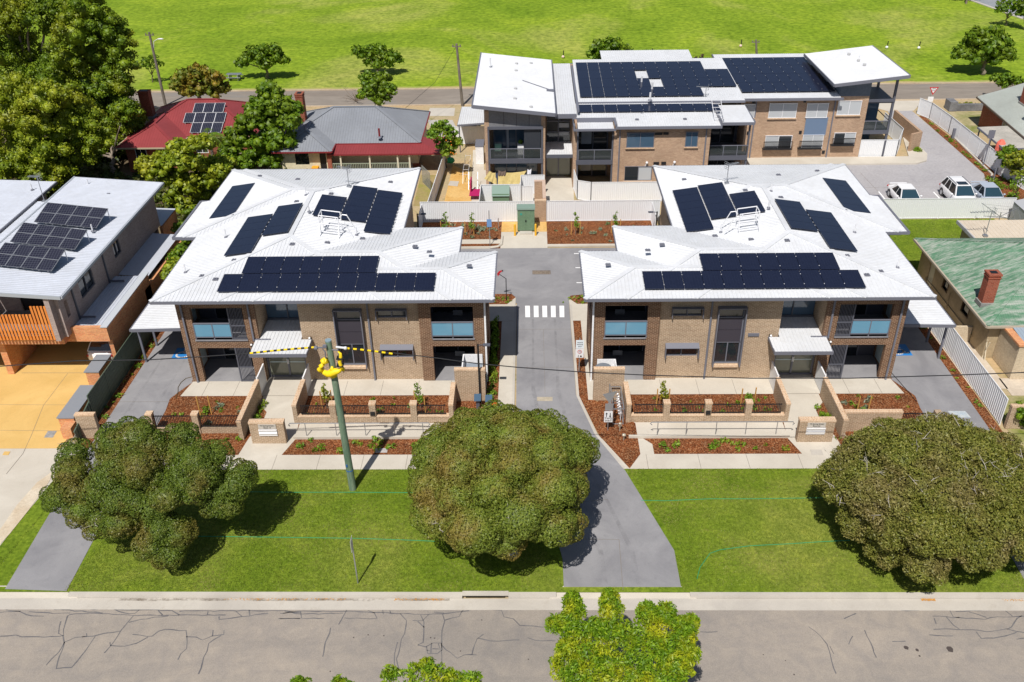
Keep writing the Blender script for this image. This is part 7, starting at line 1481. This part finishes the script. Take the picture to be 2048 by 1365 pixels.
t=thing('park_tree',tuple(P(1932,8)),'park tree of which only the trunk foot and shadow show at the top edge','tree',PG); mb=MB(); p=P(1932,8); mb.tube([p,p+Vector((0,0,3)),p+Vector((.3,0,5.5))],[.16,.13,.08],7); mb.build('trunk',BARK,t); leafcloud('crown',L_MID,t,[(p.x+dx,p.y+dy,p.z+6.2,1.8,1.8,1.2) for dx,dy in ((0,0),(1.8,.5),(-1.8,.2),(.4,1.6))],7,.3)
far('garden_tree','small dark tree between far road and red brick chimney at the right',[(1995,160,10),(2012,158,12),(2030,165,12),(2040,172,8),(2005,170,9)],101.5,P(2012,192),L_MID,12,.22,.4,8,.4,.5,tr=.09)
far('dark_shrub','reddish brown bare shrub behind the end of the black panel rows',[(1400,122,12),(1412,130,9),(1390,130,8)],104,P(1402,150),leafmat('bare_shrub_leaf',[(0.07,0.04,0.03),(0.10,0.06,0.04),(0.14,0.09,0.06),(0.08,0.05,0.04)],.5,.1),8,.22,.4,6,.35,.3,tr=.1)
far('yellow_shrub','bright yellow green shrub beyond the boundary fence at the right edge',[(2025,320,16),(2042,318,16),(2030,338,18),(2048,345,18)],76.5,P(2036,372),L_YEL,20,.16,.4,9,.35,.65,tr=.08)
far('green_shrub','mid green shrub beside the coral umbrella at the right fence',[(2008,312,13),(2018,300,9),(2005,325,12),(2016,325,12)],78.5,P(2010,350),L_MID,20,.16,.4,9,.32,.7,tr=.08)
far('small_tree','thin young tree between silver blue car and the right edge',[(2038,362,7),(2045,355,8),(2030,368,5),(2050,368,8)],71.5,P(2030,398),L_CIT,16,.13,.2,6,.22,0,tr=.05)
far('green_shrub','glossy green shrub beside the right brick entrance wall',[(2038,820,14),(2052,835,16),(2040,845,14)],41.0,P(2044,858),L_MID,90,.09,.2,9,.22,.75,tr=.05)
SG='shrubs in the dark gap beside the townhouse'
for lb,L,Y in (('grey green shrub behind the blue shaded shed roof',[(385,430,16),(375,450,12),(395,440,12)],65.6),('green shrub below the white eave step beside the townhouse',[(365,500,12),(378,490,10),(352,515,12),(372,478,8)],57.0),('olive shrub lowest in the gap beside the left carport',[(345,535,11),(335,550,10),(352,525,8)],53.3),('leafy shrub behind the shed wall at the white hip roof',[(360,455,12),(368,468,9),(395,470,8)],62.5)):
    far('side_shrub',lb,L,Y,P(L[0][0],L[0][1]+18),L_OL if 'olive' in lb else L_MID,22,.16,.5,9,.3,.7,tr=.06,group=SG)
# hedge clumps in the garden wall
far('low_hedge','yellow green shrubs planted inside the dark stone garden wall',[(1920,213,7),(1935,211,7),(1950,214,7),(1912,216,5)],98.0,P(1935,222),L_YEL,16,.2,.1,6,.25,.5,tr=.05,flat=.7)
# bare shrub by the far road
t=thing('bare_shrub',tuple(P(712,203)),'leafless grey shrub in front of the round dark tree','shrub'); mb=MB(); twigs(mb,P(712,203),14,2.0,.04,.9); mb.build('branches',BARK,t)
# palm
t=thing('palm',tuple(P(430,345)),'feathery palm behind the yellow green bushes','palm'); pb=P(430,345); pt=pb+Vector((0,0,3.6)); mb=MB(); mb.tube([pb,pb+Vector((.1,0,2)),pt],[.2,.16,.14],8); mb.build('trunk',BARK,t)
for i in range(15):
    a=i*2.4; el=rnd.uniform(.1,1.1); mb=MB(); d=Vector((math.cos(a),math.sin(a),0)); q=[pt+d*(2.3*s*math.cos(el*.5))+Vector((0,0,2.0*s*math.sin(el)-1.9*s*s)) for s in (0,.25,.5,.75,1.0)]; mb.tube(q,[.03,.025,.02,.015,.008],4)
    n=Vector((-d.y,d.x,0))
    for j in range(22):
        s=.12+.88*j/22; k=min(3,int(s*4)); f=s*4-k; p=q[k]+(q[k+1]-q[k])*f; ln=.75*(1-.6*abs(s-.45)); 
        for sg in (-1,1): e=p+n*sg*ln*.75+d*ln*.45-Vector((0,0,ln*.4)); mb.face([p-d*.03,p+d*.03,e])
    mb.build('frond',L_MID,t)
# --- saplings with stakes
def sapling(x,y,h,label,m=L_CIT,stakes=((-.35,0),(.35,0)),sh=1.2,dens=60,lean=0,w=.26,group='staked saplings'):
    t=thing('sapling',(x,y,0),label,'sapling',group); mb=MB(); mb.tube([(x,y,0),(x+lean*.5,y,h*.5),(x+lean,y,h)],[.025,.02,.008],5); mb.build('stem',BARK,t)
    cl=[(x+lean*f+rnd.uniform(-.12,.12),y+rnd.uniform(-.12,.12),h*f,w*(1.25-f*.8),w*(1.25-f*.8),w*(1.1-f*.5)) for f in (.35,.45,.55,.65,.75,.85,.95)]
    leafcloud('foliage',m,t,cl,dens,.085,0,fill=.7,shape=1.6,tilt=1.2)
    for dx,dy in stakes:
        mb=MB(); mb.box(x+dx-.03,x+dx+.03,y+dy-.03,y+dy+.03,0,sh); mb.build('stake',mat('stake_timber',(0.50,0.27,0.07),.8),t)
sapling(-6.9,66.9,2.0,'staked sapling in the rear garden bed, farthest left',lean=.05); sapling(-4.95,66.8,1.9,'slanting staked sapling in the rear garden bed beside the blue sign',lean=.3)
sapling(3.6,66.7,2.0,'staked sapling in the rear garden bed, right of the tall green cabinet'); sapling(6.85,67.0,1.8,'staked sapling in the rear garden bed, nearest the right light pole',lean=-.05)
sapling(-12.05,43.2,1.7,'yellowing staked sapling half behind the green pole',L_YEL,((-.3,0),(.3,.1))); sapling(-6.5,43.1,1.9,'leafy staked sapling behind the left picket fence near the wing wall',L_CIT,((-.35,.1),(.3,-.5)),lean=-.15)
sapling(7.65,43.2,1.9,'leafy staked sapling behind the right picket fence near the wing wall',L_YEL,((-.35,.1),(.35,.1))); sapling(12.6,43.1,.9,'low staked sapling behind the right picket fence near the entry wall',L_CIT,((-.4,.2),(.4,.3)),w=.35)
for x,y,l in ((-19.05,42.6,'left court bed near the outer entry wall'),(18.95,42.3,'right court bed behind the solid brick wall')):
    sapling(x,y,.5,'two bare stakes with tiny plant, '+l,L_CIT,((-.35,0),(.3,.05)),1.3,50,0,.2)
# --- tufts and ground plants: small individual clumps too many to tell apart
cl=[]; cy_=[]; cs=[]
def scat(lst,x0,x1,y0,y1,n,r=(.08,.18)):
    for i in range(n): s=rnd.uniform(*r); lst.append((rnd.uniform(x0,x1),rnd.uniform(y0,y1),s*.5,s,s,s*.8))
for mx in (0,1):
    f=(lambda a:a) if not mx else (lambda a:.9-a)
    def sc(lst,x0,x1,*a,**k): 
        q=sorted((f(x0),f(x1))); scat(lst,q[0],q[1],*a,**k)
    sc(cl,-13.0,-6.0,39.05,40.1,20,r=(.12,.24)); sc(cl,-18,-15.8,39.1,40.5,6); sc(cl,-13.2,-4.9,42.3,44.3,20); sc(cl,-21,-16.6,41.3,44.2,12); sc(cs,-19,-16.8,41.6,44,5); sc(cl,-25.2,-24.85,42,60,22,r=(.08,.2)); sc(cl,-16.1,-15.6,41,43.6,9,r=(.14,.28)); sc(cl,-3.0,-1.2,55.5,56.4,8)
scat(cs,-8.8,-2.7,66.0,68.8,34,r=(.12,.2)); scat(cs,1.6,9.8,65.0,68.8,22,r=(.1,.18)); scat(cl,40.6,44,70,78,50,r=(.15,.4)); scat(cl,41.5,41.9,79,95,26,r=(.08,.2)); scat(cl,37.1,37.4,84,85,4,r=(.3,.4))
for i in range(26): y=42.8+i*.42; s=rnd.uniform(.18,.3); cl.append((-2.42+rnd.uniform(-.12,.12),y,s*.6,s,s,s))
o=leafcloud('low_planting',L_CIT,None,cl,70,.075,0,fill=.5,tilt=1.2,shape=2.4); o['kind']='stuff'
o=leafcloud('silver_planting',L_SIL,None,cs,60,.09,0,fill=.5,tilt=1.2,shape=3); o['kind']='stuff'
# litter around the dark side yard
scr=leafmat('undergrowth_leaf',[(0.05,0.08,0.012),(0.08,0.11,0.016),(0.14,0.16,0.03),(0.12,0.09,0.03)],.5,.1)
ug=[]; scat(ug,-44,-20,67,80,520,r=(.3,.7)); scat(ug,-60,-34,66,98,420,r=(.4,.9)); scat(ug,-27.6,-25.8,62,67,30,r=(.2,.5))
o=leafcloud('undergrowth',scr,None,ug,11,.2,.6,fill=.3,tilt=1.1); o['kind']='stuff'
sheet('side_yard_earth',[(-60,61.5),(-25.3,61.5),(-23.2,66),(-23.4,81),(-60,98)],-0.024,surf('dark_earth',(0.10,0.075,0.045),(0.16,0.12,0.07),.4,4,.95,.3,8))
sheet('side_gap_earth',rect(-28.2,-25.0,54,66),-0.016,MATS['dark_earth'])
# ---------------------------------------------------------------- rear yard odds and ends
timber=surf('grey_pole_timber',(0.14,0.12,0.10),(0.22,0.19,0.16),.8,6,.9)
def woodpole(base,top,label,lampside=None):
    t=thing('timber_pole',tuple(base),label,'power pole','far timber poles'); mb=MB(); mb.tube([base,top],[.17,.12],9); mb.build('pole',timber,t)
    mb=MB(); mb.beam(top-Vector((.5,0,.3)),top+Vector((.5,0,-.3)),.1,.1)
    for s in (-.4,.0,.4): mb.ball(top+Vector((s,0,-.15)),.08,6,5)
    mb.build('crossarm',timber,t)
    if lampside: mb=MB(); a=base+(top-base)*.72; mb.tube([a,a+Vector((.3,0,1.3)),a+Vector((.9,0,1.6))],.04,6); mb.ball(a+Vector((1.1,0,1.55)),(.35,.14,.09),8,5); mb.build('street_lamp',ALU,t)
def poleat(bx,by,tx,ty): b=P(bx,by); return b,W(tx,ty,b.y)
woodpole(*poleat(331,211,298,65),'tall leaning timber pole with street lamp behind the red roof',1); woodpole(*poleat(925,212,913,88),'tall plain timber pole left of the skillion block'); woodpole(*poleat(1514,128,1512,80),'short looking timber pole behind the east panel roof')
for i,(x,y) in enumerate(((1126,117),(1303,113),(1481,95),(1773,98),(1837,99))):
    p=P(x,y); t=thing('ground_marker',(p.x,p.y,0),('white marker with black top on the park grass, '+('first from the left','second from the left','just above the east panel roof','fourth from the left','farthest right')[i]),'marker','white markers in the park'); mb=MB(); mb.ball((p.x,p.y,.2),(.2,.2,.18),8,6); mb.build('base',WHITEP if i not in (0,1,2) else mat('red_white',(0.75,0.55,0.50),.6),t); mb=MB(); mb.cyl(p.x+.05,p.y,.4,1.0,.06,6); mb.build('stake',BLACK,t)
# picnic table near the orange tree
p=P(470,160); t=thing('picnic_table',(p.x,p.y,0),'small pale picnic table on bare earth at the park edge','table'); simple(t,'top',GALV,(p.x-.9,p.x+.9,p.y-.35,p.y+.35,.7,.76)); simple(t,'bench',GALV,(p.x-.9,p.x+.9,p.y-.8,p.y-.5,.4,.45)); simple(t,'bench',GALV,(p.x-.9,p.x+.9,p.y+.5,p.y+.8,.4,.45)); simple(t,'leg',GALV,(p.x-.6,p.x-.5,p.y-.6,p.y+.6,0,.7)); simple(t,'leg',GALV,(p.x+.5,p.x+.6,p.y-.6,p.y+.6,0,.7))
# washing and airers
def cloth(name,pts,m,label,cat='laundry',nu=10,nv=6,amp=.05,group=None):
    a,b,c,d=map(Vector,pts); mb=MB(); vs=[]; 
    for j in range(nv+1):
        for i in range(nu+1):
            u=i/nu; v=j/nv; p=(a*(1-u)+b*u)*(1-v)+(d*(1-u)+c*u)*v; nn=(b-a).cross(d-a).normalized(); vs.append(p+nn*amp*math.sin(u*17+v*2)*(.3+v)-Vector((0,0,math.sin(math.pi*u)*.12*(1-v))))
    mb.add(vs,[(j*(nu+1)+i,j*(nu+1)+i+1,(j+1)*(nu+1)+i+1,(j+1)*(nu+1)+i) for j in range(nv) for i in range(nu)])
    mod=mb.build(name,m,loc='auto'); tag(mod,label,cat,group); return mod
kz=5.458
def vz(x,y,Y): return W(860+x/kz,230+y/kz,Y)
khaki=surf('khaki_sheet',(0.44,0.34,0.13),(0.52,0.42,0.18),1,5,.8)
cloth('hanging_sheet',[vz(650,610,76.3),vz(720,630,76.3),vz(730,765,75.4),vz(590,700,75.6)],khaki,'khaki sheet draped in folds at the left end of the clothes line'); cloth('hanging_sheet',[vz(745,625,76.3),vz(1055,610,76.3),vz(965,765,75.3),vz(740,765,75.4)],khaki,'wide khaki sheet hanging in front of the lower balcony')
cloth('towel',[vz(745,605,76.15),vz(828,607,76.15),vz(822,668,76.0),vz(745,665,76.0)],mat('brown_towel',(0.14,0.10,0.08),.9),'brown towel hanging over the khaki sheets'); cloth('towel',[vz(714,625,76.2),vz(742,627,76.2),vz(740,765,75.5),vz(718,760,75.5)],mat('navy_cloth',(0.04,0.05,0.09),.9),'narrow navy garment hanging between the khaki sheets',nu=4); cloth('towel',[vz(1065,592,76.1),vz(1108,588,76.1),vz(1100,650,76.0),vz(1058,650,76.0)],mat('white_cloth',(0.7,0.7,0.75),.9),'small white cloth at the right end of the clothes line',nu=4)
p=[P(860+x/kz,230+y/kz,.55) for x,y in ((440,700),(470,800),(545,800),(545,890),(465,892),(440,800))]
t=thing('clothes_airer',tuple(P(945,383)),'folding clothes airer with magenta cloths beside the orange sand','clothes airer'); mg=mat('magenta_cloth',(0.40,0.005,0.10),.9)
q=P(952,384,.45); simple(t,'magenta_cloth',mg,(q.x-.55,q.x+.45,q.y-.9,q.y+.6,.42,.47)); q=P(943,370,.9); simple(t,'magenta_cloth',mg,(q.x-.1,q.x+.0,q.y-.6,q.y+.9,.35,1.3)); mb=MB(); q=P(945,372,0)
for dx in (-.3,.5): mb.beam((q.x+dx,q.y-.9,0),(q.x+dx,q.y+.3,1.2),.03); mb.beam((q.x+dx,q.y+.3,0),(q.x+dx,q.y-.9,1.2),.03)
mb.build('frame',GALV,t)
q=P(934,350); t=thing('clothes_airer',(q.x,q.y,0),'long empty clothes airer and rail along the pale path','clothes airer'); mb=MB()
for dy in (-2.2,-1,.2,1.4,2.6): mb.beam((q.x-.25,q.y+dy,.9),(q.x+.25,q.y+dy,.9),.025)
for dx in (-.25,.25): mb.beam((q.x+dx,q.y-2.4,.9),(q.x+dx,q.y+2.8,.9),.025); mb.beam((q.x+dx,q.y-2.2,0),(q.x+dx,q.y-1.2,.9),.025); mb.beam((q.x+dx,q.y+2.6,0),(q.x+dx,q.y+1.6,.9),.025)
mb.build('frame',ALU,t)
t=thing('slim_cupboard',tuple(P(964,320)),'white outdoor cupboard against the left side of the skillion block','cupboard'); q=P(964,325); simple(t,'body',WHITEP,(q.x-.55,q.x+.2,q.y-.5,q.y+1.5,0,1.7)); simple(t,'lid',CHAR2,(q.x-.6,q.x+.22,q.y-.52,q.y+1.52,1.7,1.76))
mb=MB(); q=P(900,321,.6); mb.ball(q,(.5,.35,.3),9,6,jit=.1); tag(mb.build('green_tub',mat('green_plastic',(0.01,0.30,0.12),.5),loc='auto'),'green plastic tub under the citrus tree','tub')
# balcony things
t=thing('patio_chair',(-2.9,78.2,2.58),'green framed chair on the upper balcony of the skillion block','chair'); simple(t,'seat',mat('sage_plastic',(0.20,0.32,0.27),.5),(-3.2,-2.6,77.9,78.4,2.98,3.03)); simple(t,'backrest',mat('sage_plastic',(0.20,0.32,0.27),.5),(-3.2,-2.6,78.38,78.43,3.03,3.5))
for dx,dy in ((-.27,-.25),(.27,-.25),(-.27,.2),(.27,.2)): simple(t,'leg',CHAR,(-2.9+dx-.02,-2.9+dx+.02,78.15+dy-.02,78.15+dy+.02,2.58,2.98))
t=thing('balcony_stand',(-.85,78.4,2.58),'white plant stand with pot on the upper balcony of the skillion block','stand'); simple(t,'stand',WHITEP,(-1.15,-.6,78.1,78.6,2.58,3.5)); mb=MB(); mb.ball((-.87,78.35,3.66),(.22,.2,.2),8,6,jit=.15); mb.build('plant',L_CIT,t)
# umbrella, grey posts near the right fence, flag near the crossing
q=P(1998,304,1.6); t=thing('garden_umbrella',(q.x,q.y,0),'closed coral red umbrella behind the right boundary fence','umbrella'); mb=MB(); mb.ball((q.x,q.y,2.0),(.42,.42,.75),10,7,jit=.08); mb.build('canopy',mat('coral_fabric',(0.80,0.16,0.11),.7),t); mb=MB(); mb.cyl(q.x,q.y,0,2.6,.03,6); mb.build('pole',GALV,t)
for bx,by,h,lb in ((1966,332,3.4,'tall grey street lamp seen from behind against the boundary fence'),(1985,366,2.2,'grey sign on a post behind the silver blue car')):
    q=P(bx,by); t=thing('grey_post',(q.x,q.y,0),lb,'post'); mb=MB(); mb.cyl(q.x,q.y,0,h,.06,8); mb.build('post',CHAR2,t); mb=MB(); mb.box(q.x-.28,q.x+.28,q.y-.05,q.y+.02,h-.75,h); mb.build('panel',CHAR2,t)
q=P(1905,277); t=thing('grey_post',(q.x,q.y,0),'short square bollard light in the kerb garden of the car park','bollard light'); simple(t,'post',CHAR2,(q.x-.12,q.x+.12,q.y-.1,q.y+.1,0,1.0))
B0=Vector((-1.75,56.0,0)); t=thing('feather_flag',tuple(B0),'small curved red flag with dark tip just past the corner of the left white roof','flag'); mb=MB(); top=W(1001,545,56.0); mb.tube([B0,(B0.x,56.0,top.z-.5),(top.x-.15,56,top.z-.1),(top.x,56,top.z)],.03,6); mb.build('pole',BLACK,t)
mb=MB(); e=[W(996,553,56),W(994,548,56),W(998,543,56),W(1003,541,56),W(1005,543,56),W(1001,545,56),W(999,549,56)]; mb.hexa([(p.x,55.98,p.z) for p in e],[(p.x,56.02,p.z) for p in e]); mb.build('flag',red,t)
q=W(1005,542,56); mb=MB(); mb.ball(q,.06,6,5); mb.build('tip',BLACK,t)
# number plate of a small sign and short posts beside the path in the rear garden
q=P(997,458); mb=MB(); mb.cyl(q.x,q.y,0,.95,.04,6); tag(mb.build('short_post',GALV,loc='auto'),'short grey post at the edge of the rear garden bed','post')
# sloping stay beside the far pole
# service wire from the cottage roof to the far pole
cable('service_wire',[W(752,268,84.5),W(870,165,97),W(913,92,101)],.02,'thin service wire climbing from the grey cottage roof to the plain timber pole')

# short grass blades over the verge
def blades(name,m,x0,x1,y0,y1,n,size,avoid=None,z=0.0):
    X=NR.uniform(x0,x1,n); Y=NR.uniform(y0,y1,n)
    if avoid is not None:
        k=np.ones(n,bool)
        for (ax,ay,bx,by,wl,wr) in avoid:   # strip between two points, widths left/right
            t=(Y-ay)/(by-ay); cxx=ax+(bx-ax)*t; k&=~((X>cxx-wl)&(X<cxx+wr)&(t>-.05)&(t<1.05))
        X=X[k]; Y=Y[k]; n=len(X)
    C=np.stack([X,Y,np.full(n,z+size*.3)],1); a=NR.uniform(0,6.28,n); Wd=np.stack([np.cos(a),np.sin(a),np.zeros(n)],1)*size*.28*NR.uniform(.6,1.3,n)[:,None]
    up=np.stack([NR.normal(0,.55,n),NR.normal(0,.55,n),np.ones(n)],1); up/=np.linalg.norm(up,axis=1)[:,None]; L=up*size*NR.uniform(.4,1.2,n)[:,None]
    V=np.stack([C-Wd-L*.3,C+Wd-L*.3,C+Wd*.4+L*.8,C-Wd*.4+L*.8],1).reshape(-1,3).astype(np.float32)
    me=bpy.data.meshes.new(name); me.vertices.add(len(V)); me.vertices.foreach_set('co',V.ravel()); me.loops.add(len(V)); me.loops.foreach_set('vertex_index',np.arange(len(V),dtype=np.int32)); me.polygons.add(n); me.polygons.foreach_set('loop_start',np.arange(0,4*n,4,dtype=np.int32)); me.polygons.foreach_set('loop_total',np.full(n,4,dtype=np.int32)); me.materials.append(m); me.update(calc_edges=True)
    o=bpy.data.objects.new(name,me); COL.objects.link(o); o['kind']='stuff'; return o
L_GR=leafmat('lawn_blade',[(0.141, 0.198, 0.015), (0.202, 0.256, 0.027), (0.31, 0.328, 0.069), (0.337, 0.295, 0.098)],.35,.2)
av=[(-24.3,29,-23.3,37.7,1.15,2.75),(4.1,29,4.0,31.6,2.75,2.7),(3.9,31.6,1.7,37.7,3.2,3.2),(24.7,29,24.2,37.7,1.6,3.4),(-26.2,31.5,-25.3,38,60,.9)]
blades('lawn_blades',L_GR,-29,27,29.02,37.6,330000,.044,av)
blades('back_lawn_blades',L_GR,24,38,52,69,50000,.045)
